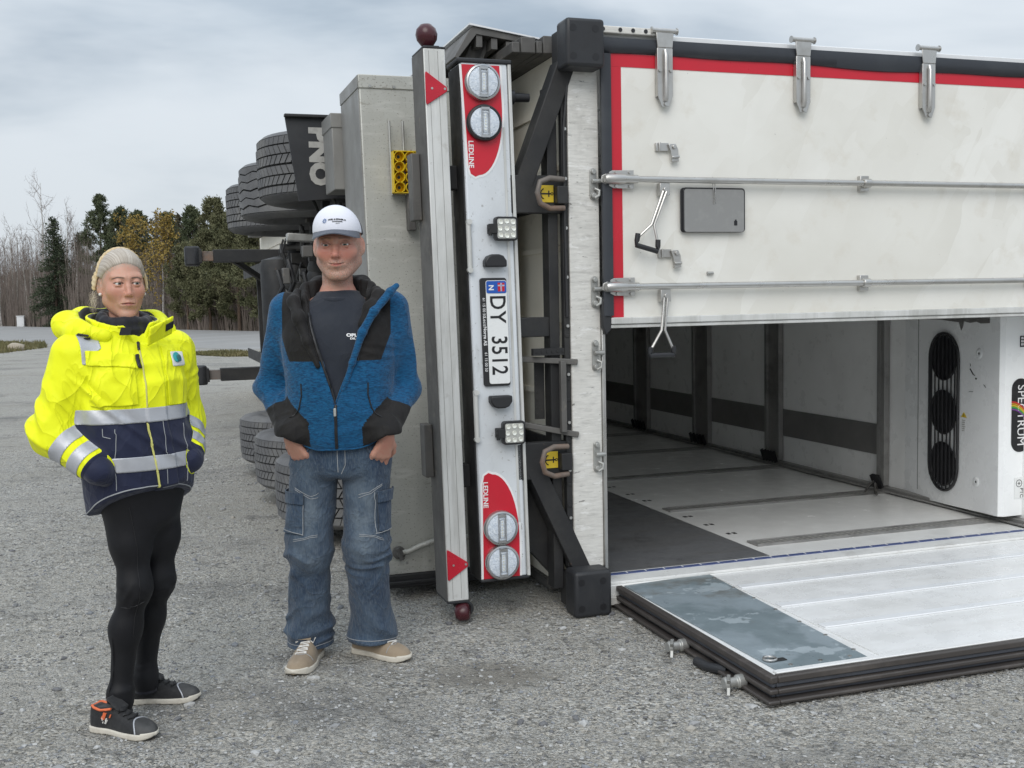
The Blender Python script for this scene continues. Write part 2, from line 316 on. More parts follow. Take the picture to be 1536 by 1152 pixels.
# open flap of the side fairing above the lamps
fl = P('side_fairing', MB().prism([(-.43, 2.575), (-.415, 2.59), (-.05, 2.535), (-.06, 2.515), (-.40, 2.555), (-.488, 2.445), (-.505, 2.45)], (0, .31, 0), (1, 0, 0), (0, 0, 1), (0, 1.25, 0)), 'grey_steel', T, bevel=.002)
b = MB()
for k in range(5): b.box(-.40 + k * .07, -.372 + k * .07, .318, 1.5, 2.502 - k * .006, 2.552 - k * .010)
b.bar((-.36, .4, 2.55), (-.42, .4, 2.42), .006, .03); b.bar((-.33, .4, 2.55), (-.39, .4, 2.42), .006, .02)
P('fairing_bracket', b, 'grey_steel', fl)
P('fairing_skin', MB().prism([(-.435, 2.592), (-.02, 2.535), (-.02, 2.541), (-.435, 2.60)], (0, .30, 0), (1, 0, 0), (0, 0, 1), (0, 1.28, 0)), 'white', fl)

# --- rear portal frame
P('rear_post', MB().box(-.100, .040, -.012, .085, .19, 2.36), 'scraped', T, bevel=.004)
P('hinge_strip', MB().box(.0405, .058, -.020, .08, .02, 1.25), 'stainless', T, bevel=.003)
b = MB(); b.box(-.128, -.102, -.004, .03, .2, 2.32)
for k in range(22): b.box(-.125, -.107, -.008, -.0045, .28 + k * .093, .295 + k * .093)
P('bolt_rail', b, 'dark_steel', T, bevel=.002)
b = MB()
for k in range(9): b.cyl((-.116, -.010, .42 + k * .21), (-.116, -.018, .42 + k * .21), .007, 8)
P('bolt_heads', b, 'stainless', T)
P('top_rail', MB().box(.03, 2.66, -.018, .10, 2.487, 2.515), 'white', T, bevel=.004)
tb = P('perforated_rail', MB().box(.022, .335, -.055, -.02, 2.503, 2.533), 'scraped', T, bevel=.004)
b = MB()
for u in (.05, .13, .19, .25, .31): b.cyl((u, -.058, 2.518), (u, -.0555, 2.518), .009, 12)
P('rail_hole', b, 'black', tb)
P('lower_rail', MB().box(.03, 2.66, -.02, .098, .012, .100), 'thresh', T, bevel=.004)
P('threshold', MB().box(.055, 2.66, -.012, .15, .1005, .112), 'thresh', T, bevel=.002)
st = P('blue_seal', MB().box(.12, 2.62, .098, .120, .1125, .117), 'blue_strip', T)
b = MB()
for k in range(26): b.box(.2 + k * .095, .205 + k * .095, .097, .121, .1172, .1185)
P('seal_rivet', b, 'ink_white', st)
P('lower_rail_end', MB().box(.045, .30, -.05, -.021, .018, .055), 'scraped', T, bevel=.003)
for z0, z1 in ((2.335, 2.538), (-.002, .204)):
    bl = P('rubber_buffer', MB().box(-.148, .024, -.135, -.013, z0 + .004, z1), 'rubber', T, bevel=.015, seg=3)
    for du in (-.118, -.018):
        for dz in (.045, .16): P('bolt_hole', disc((du, -.1345, z0 + dz), (0, -1, 0), .0155, .0014, 14), 'ink', bl)
    P('buffer_bracket', MB().box(-.14, .02, -.012, .06, z0 + .03, z1 - .03), 'dark_steel', bl)
# diagonal struts and lashing brackets between post and chassis
for (a, bq, off) in (((-.105, .03, 2.37), (-.30, .05, 1.86), .032), ((-.06, .03, .17), (-.285, .05, .68), .035)):
    P('strut', MB().bar(a, bq, .040, .05, (0, 1, 0)), 'dark_steel', T, bevel=.004)
P('corner_gusset', MB().prism([(-.295, .62), (-.265, .60), (-.075, .20), (-.03, .02), (-.09, .06), (-.30, .30)], (0, .12, 0), (1, 0, 0), (0, 0, 1), (0, .05, 0)), 'dark_steel', T, bevel=.003)
for zc in (1.826, .68):
    br = P('lashing_bracket', MB().box(-.36, -.112, .0, .05, zc - .082, zc + .078), 'dark_steel', T, bevel=.004)
    P('bracket_lug', MB().box(-.165, -.115, -.045, -.001, zc - .045, zc + .03), 'dark_steel', br, bevel=.004)
    pts = [(-.13, -.03, zc - .062), (-.20, -.045, zc - .066), (-.245, -.05, zc - .045), (-.258, -.052, zc), (-.245, -.05, zc + .045), (-.20, -.045, zc + .062), (-.13, -.03, zc + .058)]
    P('lashing_ring', MB().tube(pts, .012, 10), 'rust_steel', br)
    pl = P('anchor_sticker', MB().box(-.238, -.168, -.0045, -.0005, zc - .036, zc + .036), 'yellow_sign', br)
    b = MB()                                     # the anchor mark lies on its side
    c = (-.2, -.0055, zc)
    b.box(c[0] - .026, c[0] + .022, c[1] - .001, c[1] + .0005, zc - .003, zc + .003)
    b.box(c[0] + .008, c[0] + .013, c[1] - .001, c[1] + .0005, zc - .013, zc + .013)
    b.tube([(c[0] + .025 + .005 * math.cos(a), c[1], zc + .005 * math.sin(a)) for a in np.linspace(0, 6.0, 10)], .0018, 5)
    b.tube([(c[0] - .026 + .02 * (1 - math.cos(a)) * .9, c[1], zc + .022 * math.sin(a)) for a in np.linspace(-1.3, 1.3, 12)], .0026, 5)
    P('anchor_mark', b, 'ink', pl)
# folding step frame and brackets behind the lamp bar
b = MB()
for q in ((1.118, .014), (.80, .014)): b.bar((-.42, .10, q[0] + (.01 if q[0] > 1 else .06)), (-.075, -.02, q[0] - .015), .014, .012)
b.bar((-.145, -.02, 1.11), (-.145, -.02, .80), .013, .013); b.bar((-.40, .12, 1.13), (-.40, .12, .86), .012, .012)
st = P('folding_step', b, 'grey_steel', T, bevel=.003)
b = MB(); b.box(-.235, -.19, .09, .098, .85, 1.10); b.box(-.118, -.085, .0, .02, .82, 1.09)
for k in range(7):
    b.cyl((-.225, .088, .87 + k * .034), (-.225, .084, .87 + k * .034), .006, 8)
P('step_tread', b, 'dark_steel', st)
b = MB(); b.box(-.27, -.12, .0, .03, 1.135, 1.165)
for k in range(6): b.cyl((-.255 + k * .024, -.001, 1.15), (-.255 + k * .024, -.004, 1.15), .005, 8)
P('step_hinge', b, 'dark_steel', st)
P('cross_bracket', MB().box(-.38, -.135, .03, .08, 1.215, 1.30), 'dark_steel', T, bevel=.004)
P('upright_channel', MB().box(-.185, -.14, .02, .10, .10, 2.28), 'dark_steel', T, bevel=.003)
b = MB(); b.tube([(-.10, -.012, 2.30), (-.123, -.016, 2.1), (-.123, -.016, 1.75), (-.118, -.012, 1.3)], .006, 6)
P('cable', b, 'black', T)
P('side_lamp_stub', MB().lathe([(.012, 0), (.03, .0), (.03, .05), (.02, .055), (.018, .12)], (-.355, .10, 2.245), (1, 0, 0), 14), 'black', T)

# --- upper rear door, closed
D0, D1, DZ0, DZ1 = .040, 2.655, 1.258, 2.487
ud = P('rear_door', MB().box(D0 + .03, D1 - .02, -.035, .03, DZ0 + .02, DZ1 - .03), 'cream', T, bevel=.004)
def sealb(w0=.0):
    b = MB(); n = 40
    for k in range(n):                             # top seal sags slightly along its length
        x0, x1 = D0 + (D1 - D0) * k / n, D0 + (D1 - D0) * (k + 1) / n
        s0, s1 = (.006 * math.sin(x * 3.1) + .004 * math.sin(x * 7.7) for x in (x0, x1))
        vs = [(x0, -.05, 2.486), (x1, -.05, 2.486), (x0, -.058, 2.450), (x1, -.058, 2.450), (x0, -.046, 2.418 + s0), (x1, -.046, 2.418 + s1), (x0, -.0355, 2.416 + s0), (x1, -.0355, 2.416 + s1)]
        b.add(vs, [(0, 1, 3, 2), (2, 3, 5, 4), (4, 5, 7, 6)])
    return b
P('top_seal', sealb(), 'seal', ud, smooth=60)
P('edge_seal', MB().prism([(D0, -.036), (D0, -.052), (D0 + .02, -.060), (D0 + .045, -.054), (D0 + .046, -.036)], (0, 0, 1.30), (1, 0, 0), (0, 1, 0), (0, 0, 1.117)), 'seal', ud, smooth=60)
P('torn_seal', MB().prism([(.03, 1.36), (.052, 1.40), (.078, 1.34), (.074, 1.24), (.05, 1.215), (.035, 1.25)], (0, -.050, 0), (1, 0, 0), (0, 0, 1), (0, .03, 0)), 'rubber', ud, bevel=.006)
P('red_stripe', MB().box(.082, D1 - .02, -.0375, -.0352, 2.367, 2.4225), 'red', ud)
P('red_stripe', MB().box(.082, .139, -.0375, -.0352, 1.268, 2.3665), 'red', ud)
b = MB(); b.box(.075, D1 - .02, -.048, -.0352, 1.262, 1.292)
P('edge_moulding', b, 'alu_bar', ud, bevel=.004)
P('moulding_lip', MB().box(.07, D1 - .02, -.040, .0, 1.245, 1.260), 'alu_bar', ud, bevel=.003)
for u in (.336, 1.030, 1.718, 2.41):               # hinge straps
    b = MB()
    b.prism([(-.036, 2.452), (.036, 2.452), (.036, 2.245), (.018, 2.200), (-.018, 2.200), (-.036, 2.245)], (u, -.066, 0), (1, 0, 0), (0, 0, 1), (0, .004, 0))
    b.prism([(-.036, 2.452), (.036, 2.452), (.042, 2.515), (-.042, 2.515)], (u, -.068, 0), (1, 0, 0), (0, 0, 1), (0, .006, 0))
    for s_ in (-1, 1): b.box(u + s_ * .034 - .003, u + s_ * .034 + .003, -.0661, -.04, 2.245, 2.45)
    h = P('hinge', b, 'stainless', ud, bevel=.002)
    b = MB(); b.tube([(u, -.0665, 2.44), (u, -.074, 2.42), (u, -.074, 2.25), (u, -.067, 2.225)], .011, 10)
    P('hinge_rib', b, 'stainless', h)
    b = MB(); b.cyl((u - .058, -.06, 2.524), (u + .058, -.06, 2.524), .011, 12)
    for s_ in (-1, 1): b.cyl((u + s_ * .058, -.06, 2.524), (u + s_ * .062, -.06, 2.524), .016, 10)
    P('hinge_pin', b, 'stainless', h)
    b = MB()
    for q in ((-.026, 2.355), (.026, 2.355), (0, 2.212)): b.cyl((u + q[0], -.066, q[1]), (u + q[0], -.073, q[1]), .008, 6)
    P('bolt_heads', b, 'stainless', h)
for zr, hz in ((1.886, 0), (1.424, 1)):            # locking rods
    rod = P('lock_rod', MB().cyl((.15, -.075, zr), (2.64, -.075, zr), .0135, 16), 'stainless', ud)
    b = MB(); b.prism([(.03, zr - .012), (.035, zr + .015), (.085, zr + .038), (.185, zr + .040), (.185, zr - .040), (.09, zr - .038)], (0, -.058, 0), (1, 0, 0), (0, 0, 1), (0, .006, 0))
    b.lathe([(.016, 0), (.022, .01), (.022, .09), (.018, .10), (.018, .155)], (.04, -.075, zr), (1, 0, 0), 18)
    kb = P('rod_bracket', b, 'stainless', rod, bevel=.0015)
    b = MB()
    for q in ((.10, .03), (.165, .03), (.10, -.03), (.165, -.03)): b.cyl((q[0], -.058, zr + q[1]), (q[0], -.066, zr + q[1]), .007, 6)
    P('bolt_heads', b, 'stainless', kb)
    for ux in (1.365, 2.35):
        b = MB(); b.box(ux - .024, ux + .024, -.0605, -.0352, zr - .036, zr + .036); b.cyl((ux - .02, -.075, zr), (ux + .02, -.075, zr), .021, 16)
        P('rod_clamp', b, 'stainless', rod, bevel=.003)
    b = MB(); b.box(.300, .348, -.078, -.045, zr - .068, zr - .014); b.cyl((.325, -.078, zr - .043), (.325, -.086, zr - .043), .011, 10)
    hb = P('handle_clevis', b, 'stainless', rod, bevel=.002)
    p0 = Vector((.322, -.08, zr - .05))
    if hz == 0: pA, pB, gA, gB, k0 = (.252, -.088, 1.690), (.265, -.088, 1.688), (.182, -.092, 1.632), (.281, -.092, 1.605), (.278, 1.72)
    else: pA, pB, gA, gB, k0 = (.296, -.088, 1.232), (.312, -.088, 1.232), (.236, -.092, 1.140), (.352, -.092, 1.140), (.305, 1.27)
    b = MB()
    b.tube([p0 + Vector((-.008, 0, 0)), pA, (gA[0], gA[1], gA[2])], .0065, 8); b.tube([p0 + Vector((.008, 0, 0)), pB, (gB[0], gB[1], gB[2])], .0065, 8)
    hd = P('door_handle', b, 'stainless', rod)
    pa, pb = Vector(gA), Vector(gB); dn = Vector((-.004, 0, -.03)) if hz == 0 else Vector((0, 0, -.018))
    P('handle_grip', MB().tube([pa + Vector((.004, 0, .02)), pa + dn * .35, pa + dn, pb + dn, pb + dn * .35, pb + Vector((0, 0, .02))], .0115, 10), 'rubber', rod)
for uu, zz_ in ((.296, 2.03), (.304, 1.568)):         # handle catches
    b = MB(); b.box(uu, uu + .062, -.05, -.0352, zz_ - .018, zz_ + .018); b.box(uu + .012, uu + .02, -.058, -.05, zz_ - .02, zz_ + .02)
    b.prism([(uu + .055, zz_ + .012), (uu + .09, zz_ + .014), (uu + .102, zz_ - .01), (uu + .105, zz_ - .062), (uu + .070, zz_ - .066), (uu + .066, zz_ - .02)], (0, -.062, 0), (1, 0, 0), (0, 0, 1), (0, .012, 0))
    b.cyl((uu + .082, -.062, zz_), (uu + .082, -.07, zz_), .010, 10); b.cyl((uu + .07, -.064, zz_ - .045), (uu + .105, -.064, zz_ - .042), .007, 8)
    P('handle_catch', b, 'stainless', ud, bevel=.002)
P('door_stop', MB().tube([(.545, -.045, 1.479), (.575, -.045, 1.479)], .007, 8), 'galv', ud)
for zk in (1.868, 1.405, 1.128, .682):              # keepers on the post
    b = MB(); b.prism(rrect(.030, .135, .014), (.010, -.020, zk), (1, 0, 0), (0, 0, 1), (0, .008, 0))
    b.cyl((.010, -.018, zk + .052), (.010, -.034, zk + .052), .011, 12); b.cyl((.010, -.018, zk - .05), (.010, -.036, zk - .05), .012, 12)
    b.cyl((.0, -.035, zk + .012), (.045, -.035, zk + .012), .010, 10); b.tube([(.012, -.03, zk - .02), (.03, -.042, zk - .03), (.026, -.045, zk - .05), (.008, -.04, zk - .062)], .007, 8)
    P('lock_keeper', b, 'galv', T, bevel=.002)

# --- lower rear door, lying open on the gravel
LZ0, LZ1 = .016, .100
ld = P('rear_door', MB().box(.115, 2.62, -1.275, -.02, .028, .094), 'door_inner', T, bevel=.004)
tag(ld, 'open lower door lying flat on the gravel')
P('inner_skin', MB().box(.57, 2.60, -1.262, -.022, .0945, .0985), 'door_inner', ld)
for wy in (-.262, -.575, -.880):
    P('inner_rib', MB().box(.575, 2.60, wy - .024, wy + .024, .0987, .1045), 'white', ld, bevel=.002)
P('scuff_plate', MB().prism([(.122, -.045), (.565, .000), (.515, -1.242), (.150, -1.245)], (0, 0, .0946), (1, 0, 0), (0, 1, 0), (0, 0, .0052)), 'wet_steel', ld)
b = MB()
for k in range(7): b.cyl((.552 - .006 * k, -.08 - k * .18, .0995), (.552 - .006 * k, -.08 - k * .18, .1025), .008, 10)
for k in range(3): b.cyl((.22 + k * .12, -1.215, .0995), (.22 + k * .12, -1.215, .1025), .008, 10)
P('rivets', b, 'stainless', ld)
b = MB(); b.tube([(.178 + .022 * math.cos(a), -1.15 + .022 * math.sin(a), .106) for a in np.linspace(0, 2 * math.pi, 20, endpoint=False)], .0045, 8, closed=True)
P('ring', b, 'stainless', ld)
P('ring_plate', MB().box(.165, .235, -1.172, -1.145, .1001, .1035), 'dark_steel', ld, bevel=.002)
for k, (o_, z0, z1, m_) in enumerate(((.0, .076, .101, 'edge_rubber'), (.012, .058, .0755, 'edge_blue'), (-.004, .040, .0575, 'edge_rubber'), (.015, .024, .0395, 'edge_blue'), (-.016, .010, .0235, 'edge_rubber'))):
    e = .030 - o_
    P('edge_seal', MB().box(.115 - e, .1148, -1.275 - e, -.035, z0, z1), m_, ld, bevel=.005)
    P('edge_seal', MB().box(.1152, 2.62, -1.275 - e, -1.2752, z0, z1), m_, ld, bevel=.005)
P('front_edge_strip', MB().box(.13, 2.61, -1.274, -1.246, .0948, .1025), 'door_inner', ld, bevel=.002)
for wy in (-.70, -1.13):                            # rod ends and a grip under the door
    b = MB(); b.lathe([(.018, 0), (.024, .012), (.017, .02), (.017, .05), (.024, .055), (.024, .085)], (.005, wy, .032), (1, .05, 0), 16)
    b.prism([(-.03, -.03), (.02, -.024), (.028, .0), (.02, .03), (-.034, .026), (-.008, .0)], (.015, wy - .006, .030), (.5, .85, 0), (0, 0, 1), (.012, -.005, 0))
    P('rod_end', b, 'galv', ld, bevel=.002)
P('handle_grip', MB().tube([(.045, -.86, .022), (.055, -.93, .022), (.10, -.99, .022)], .018, 10), 'rubber', ld)

# --- inside of the load space
for wy in (.44, 1.42, 2.59, 3.72, 4.85, 5.95):      # load rails across the lying side wall
    b = MB(); b.box(1.06 if wy < 2 else .06, 2.64, wy - .055, wy + .055, .0985, .105)
    for s_ in (-1, 1): b.box(1.06 if wy < 2 else .06, 2.64, wy + s_ * .048 - .006, wy + s_ * .048 + .006, .1051, .110)
    rl = P('load_rail', b, 'rail', T, bevel=.002)
    b = MB()
    for k in range(46):
        u = 1.1 + k * .034
        for s_ in (-1, 1): b.box(u, u + .014, wy + s_ * .018 - .007, wy + s_ * .018 + .007, .1052, .1058)
    P('rail_slots', b, 'ink_grey', rl)
P('scuff_mat', MB().prism([(.07, .155), (1.005, .16), (1.005, 2.35), (.07, 2.35)], (0, 0, .0986), (1, 0, 0), (0, 1, 0), (0, 0, .004)), 'mat_dark', T)
b = MB()
for k, wy in enumerate((.7, .95, 1.2, 1.75, 2.0, 2.3)):
    for q in (0, .035): b.box(1.07 + q, 1.09 + q, wy, wy + .03, .0987, .1)
P('panel_slots', b, 'ink', T)
P('ceiling_liner', MB().box(2.645, 2.6615, .15, LEN, .10, 2.43), 'int_white', T)
P('ceiling_band', MB().box(2.6385, 2.6448, 1.47, LEN - .1, .325, .525), 'int_band', T)
P('corner_rail', MB().box(2.60, 2.6445, .16, LEN - .1, .1065, .135), 'rail', T, bevel=.004)
P('corner_rail', MB().box(2.575, 2.599, .16, LEN - .1, .1065, .116), 'rail', T, bevel=.002)
for wy, ww in ((1.44, .075), (2.73, .20), (3.86, .28), (5.05, .30), (6.3, .25), (7.6, .25), (9.0, .25), (10.6, .25)):
    b = MB(); b.box(2.598, 2.6383, wy - ww / 2, wy - ww / 2 + .035, .14, 2.42); b.box(2.615, 2.6383, wy - ww / 2 + .036, wy + ww / 2 - .036, .14, 2.42); b.box(2.598, 2.6383, wy + ww / 2 - .035, wy + ww / 2, .14, 2.42)
    pb = P('ceiling_beam', b, 'rail', T, bevel=.003)
    b = MB()
    for q in (-.4, -.2, 0, .2, .4): b.bar((2.59, wy + q * ww, .125), (2.585, wy + q * ww + .04, .20), .006, .014)
    P('beam_clip', b, 'black', pb)

P('floor_liner', MB().box(-.019, .0, .15, LEN, .10, 2.43), 'alu_bar', T)
# evaporator unit on the ceiling (the slanted grille side faces us)
EV0, EV1 = Vector((2.660, 1.36)), Vector((2.495, .30))
ex = Vector((EV1.x - EV0.x, EV1.y - EV0.y, 0)); eL = ex.length; ex.normalize(); en = Vector((0, 0, 1)).cross(ex) * -1
if en.x > 0: en = -en
ez = Vector((0, 0, 1))
EB, ET = .150, 1.235
b = MB(); b.prism([(2.66, 1.355), (2.50, .33), (2.497, .305), (2.52, .285), (2.645, .285), (2.645, .29), (2.66, .29)], (0, 0, EB), (1, 0, 0), (0, 1, 0), (0, 0, ET - EB))
b.v = [(x, y, z - (.05 if z < .5 else 0) * min(1, max(0, (y - .3))) ) for x, y, z in b.v]
ev = P('evaporator', b, 'evap', T, bevel=.014, seg=3)
tag(ev, 'white evaporator unit with fan grille mounted on the trailer ceiling')
def EVP(a, z, h=0): v = Vector((EV0.x, EV0.y, 0)) + ex * a + en * h + ez * z; return v
ga = .548; gz0, gz1 = .21, 1.135; gr = .148
def evprism(poly, h0, t): return MB().prism(poly, EVP(0, 0, h0), ex, ez, en * t)
stad = [(ga + gr * math.cos(a), gz1 - gr + gr * math.sin(a)) for a in np.linspace(0, math.pi, 14)] + [(ga + gr * math.cos(a), gz0 + gr + gr * math.sin(a)) for a in np.linspace(math.pi, 2 * math.pi, 14)]
gf = P('grille', MB().tube([EVP(a, z, .010) for a, z in stad], .009, 8, closed=True), 'black', ev)
for zc in (gz1 - gr + .002, (gz0 + gz1) / 2, gz0 + gr + .008):
    ff = P('fan_opening', MB().lathe([(.128, 0), (.132, .010), (.124, .012), (.122, .004)], EVP(ga, zc, .004), en, 40), 'black', gf)
    P('fan_disc', MB().lathe([(.121, 0), (.121, .003)], EVP(ga, zc, .0035), en, 40), 'ink', gf)
for k in range(7):
    a = ga - gr + .026 + k * (2 * gr - .052) / 6; hh = math.sqrt(max(0, gr ** 2 - (a - ga) ** 2))
    P('grille_bar', MB().tube([EVP(a, gz0 + gr - hh, .014), EVP(a + .003 * math.sin(k * 2.1), .5, .014), EVP(a - .004 * math.sin(k), .8, .014), EVP(a, gz1 - gr + hh, .014)], .0052, 6), 'black', gf)
P('panel_seam', evprism([(.255, .165), (.259, .165), (.259, ET - .02), (.255, ET - .02)], .0005, .0015), 'int_band', ev)
P('torn_edge', evprism([(.0, 1.232), (.98, 1.232), (.98, 1.20), (.9, 1.196), (.86, 1.205), (.80, 1.198), (.74, 1.206), (.725, 1.17), (.71, 1.155), (.69, 1.20), (.5, 1.212), (.22, 1.214), (.12, 1.203), (.05, 1.21), (.0, 1.20)], .0012, .003), 'int_band', ev)
for a, z in ((.885, 1.03), (.87, .31)):
    P('dent_bolt', MB().lathe([(.03, 0), (.022, .0035), (.010, .0045), (.008, .0035)], EVP(a, z, .001), en, 18), 'evap', ev)
    P('bolt', disc(EVP(a + .004, z, .004), en, .007, .002, 8), 'ink', ev)
b = MB()
for (a0, z0, a1, z1, r_) in ((.80, .94, .83, .91, .006), (.825, .915, .845, .905, .004), (.79, .81, .83, .813, .0025), (.93, .86, .95, .845, .0025), (.855, .89, .862, .886, .008), (.8, .97, .803, .955, .003)):
    b.tube([EVP(a0, z0, .001), EVP(a1, z1, .001)], r_ * .6, 5)
P('scuff_mark', b, 'dark_steel', ev)
tr = P('warning_label', evprism([(.716, .66), (.745, .69), (.774, .66)], .001, .001), 'yellow_sign', ev)
tag(tr, 'small triangular warning label')
b = MB()
for k in range(6): b.prism([(.725, .645 - k * .012), (.76 - .004 * (k % 3), .645 - k * .012), (.76 - .004 * (k % 3), .641 - k * .012), (.725, .641 - k * .012)], EVP(0, 0, .001), ex, ez, en * .0008)
P('label_lines', b, 'ink_grey', ev)
text('!', .026, EVP(.745, .669, .0024), ex, ez, 'ink', ev)
YF = .2845                                          # the unit's end face looks to the rear
sp = P('name_badge', MB().prism(rrect(.40, .115, .056, 8), (2.60 + .02, YF, .70), (0, 0, -1), (1, 0, 0), (0, -.003, 0)), 'ink', ev)
text('SPECTRUM', .070, (2.622, YF - .0045, .70), RD, RT, 'ink_white', sp, sx=.98)
for k, (col, nm) in enumerate((((.55, .03, .03), 'red'), ((.62, .28, .02), 'orange'), ((.60, .52, .03), 'gold'), ((.05, .35, .08), 'green'), ((.20, .05, .30), 'violet'))):
    mm = mat('rainbow_' + nm, col, .4)
    P('rainbow_arc', MB().tube([(2.562 + .022 * j, YF - .0032, .775 - .010 * k - .003 * j * j) for j in range(5)], .0042, 5), mm, sp)
P('data_sticker', MB().box(2.612, 2.66, YF - .003, YF - .0005, 1.07, 1.13), 'ink', ev)
b = MB()
for k in range(3):
    for j in range(3): b.box(2.618 + k * .014, 2.628 + k * .014, YF - .0042, YF - .0031, 1.078 + j * .017, 1.090 + j * .017)
P('sticker_print', b, 'ink_white', ev)
pt = P('maker_sticker', MB().box(2.588, 2.66, YF - .003, YF - .0005, .245, .36), 'plate_white', ev)
text('PTC', .030, (2.635, YF - .0035, .275), RD, RT, 'ink', pt)
b = MB(); b.tube([(2.618 + .019 * math.cos(a), YF - .0035, .328 + .019 * math.sin(a)) for a in np.linspace(0, 6.28, 18, endpoint=False)], .0016, 5, closed=True)
b.box(2.609, 2.627, YF - .0042, YF - .003, .3265, .3295); b.box(2.6165, 2.6195, YF - .0042, YF - .003, .319, .337)
P('round_mark', b, 'ink', pt)
P('cable_bundle', MB().tube([(2.62, 1.47, .13), (2.57, 1.44, .125), (2.53, 1.40, .16), (2.50, 1.36, .125), (2.46, 1.29, .112)], .008, 6).tube([(2.62, 1.5, .17), (2.55, 1.47, .15), (2.51, 1.46, .115), (2.47, 1.42, .112)], .006, 6), 'grey_steel', T)

# --- white lamp bar across the rear of the chassis
lb = PT('lamp_bar', MB().prism([(-.546, .012), (-.540, .0), (-.346, .0), (-.340, .008), (-.340, .16), (-.546, .16)], (0, 0, .182), (1, 0, 0), (0, 1, 0), (0, 0, 2.178)), 'panel_white', bevel=.004)
P('bar_flank', tilt(MB().box(-.552, -.5462, .008, .165, .18, 2.35)), 'dark_steel', lb)
P('bar_lip', tilt(MB().box(-.3395, -.326, -.004, .05, .18, 2.36)), 'alu_bar', lb, bevel=.002)
P('bar_edge', tilt(MB().box(-.372, -.362, -.003, -.0003, .42, 2.1)), 'alu_bar', lb)
P('bar_cap', tilt(MB().box(-.560, -.322, -.008, .165, 2.3605, 2.378)), 'rubber', lb, bevel=.005)
P('bar_cap', tilt(MB().box(-.550, -.330, -.002, .165, .168, .1815)), 'rubber', lb, bevel=.004)
def decal(top, grow):
    g = grow
    pts = [(-.541 - g, 2.352), (-.377 + g, 2.352), (-.372 + g, 2.20)]
    for k in range(13):
        t = k / 12; a = t * math.pi / 2
        pts.append((-.372 + g - (.112 + g) * (1 - math.cos(a)), 2.17 - (.27 + g) * math.sin(a)))
    pts += [(-.500, 1.893 - g), (-.520 - g * .6, 1.905 - g * .6), (-.528 - g, 1.94)]
    if not top: pts = [(x + .002, 2.535 - z) for x, z in pts]; pts.reverse()
    return pts
for top in (True, False):
    P('decal_border', tilt(MB().prism(decal(top, .010), (0, 0, 0), (1, 0, 0), (0, 0, 1), (0, -.0015, 0))), 'ink_white', lb)
    dc = P('red_decal', tilt(MB().prism(decal(top, 0), (0, -.0016, 0), (1, 0, 0), (0, 0, 1), (0, -.0012, 0))), 'red', lb)
    textT('LEDLINE', .030, (-.516, -.0031, 1.985 if top else .548), RD, RT, 'ink_white', dc, bold=.0006)
for zc, dk in ((2.278, 0), (2.113, 1), (.403, 0), (.254, 0)):
    c = Vector((-.457 - .0209 * (zc - 1.26), 0, zc)); k = MB()
    tl = P('tail_lamp', MB().lathe([(.074, -.001), (.076, .012), (.076, .022), (.073, .030), (.066, .032), (.064, .026)], c, (0, -1, 0), 44), 'black' if dk else 'chrome', lb)
    P('lamp_lens', MB().lathe([(.0655, .024), (.062, .031), (.045, .035), (.02, .0365)], c, (0, -1, 0), 36), 'lens', tl)
    b = MB(); x0, z0 = c.x, c.z
    b.tube([(x0 - .016, -.0385, z0 - .052), (x0 + .016, -.0385, z0 - .052), (x0 + .016, -.0385, z0 + .052), (x0 - .016, -.0385, z0 + .052)], .0028, 5, closed=True)
    b.tube([(x0 - .010, -.0375, z0 - .040), (x0 + .010, -.0375, z0 - .040), (x0 + .010, -.0375, z0 + .040), (x0 - .010, -.0375, z0 + .040)], .0016, 5, closed=True)
    b.box(x0 - .018, x0 + .018, -.040, -.030, z0 + .050, z0 + .062); b.box(x0 - .018, x0 + .018, -.040, -.030, z0 - .062, z0 - .050)
    P('lens_frame', b, 'chrome', tl)
    b = MB()
    for k in range(6): b.cyl((x0, -.034, z0 - .03 + k * .012), (x0, -.0385, z0 - .03 + k * .012), .004, 8)
    P('led', b, 'led', tl)
for zc, uc in ((1.675, -.397), (.8135, -.381)):       # square work lamps
    c = Vector((uc + (0), -.05, zc)); w2 = .050
    wl = P('work_lamp', MB().prism(rrect(2 * w2, 2 * w2, .014), c, (1, 0, 0), (0, 0, 1), (0, .030, 0)), 'black', lb, bevel=.003)
    P('lamp_glass', MB().prism(rrect(.082, .082, .008), c + Vector((0, -.0005, 0)), (1, 0, 0), (0, 0, 1), (0, -.002, 0)), 'lens_clear', wl)
    b = MB()
    for q in ((-.027, .027), (0, .03), (.027, .027), (-.03, 0), (.03, 0), (0, 0), (-.027, -.027), (0, -.03), (.027, -.027)):
        b.lathe([(.0105, 0), (.0095, .003), (.004, .001)], c + Vector((q[0], -.003, q[1])), (0, -1, 0), 12)
    P('led', b, 'led', wl)
    b = MB(); b.box(c.x - w2 - .022, c.x - w2 + .01, -.055, -.003, zc - .02, zc + .02); b.cyl((c.x - w2 - .03, -.04, zc), (c.x - w2, -.04, zc), .012, 10); b.cyl((c.x - w2 - .02, -.045, zc + .02), (c.x - w2 - .02, -.045, zc - .028), .008, 10)
    P('lamp_bracket', b, 'dark_steel', wl, bevel=.002)
for zc, s_ in ((1.542, 1), (.947, -1)):                # plate lamps
    b = MB(); uc = -.438 - .0209 * (zc - 1.26)
    b.prism([(-.048, -.026), (.048, -.026), (.048, 0), (.034, .020), (.015, .027), (-.015, .027), (-.034, .020), (-.048, 0)], (uc, -.0005, zc), (1, 0, 0), (0, 0, s_), (0, -.045, 0))
    P('plate_lamp', b, 'black', lb, bevel=.006)
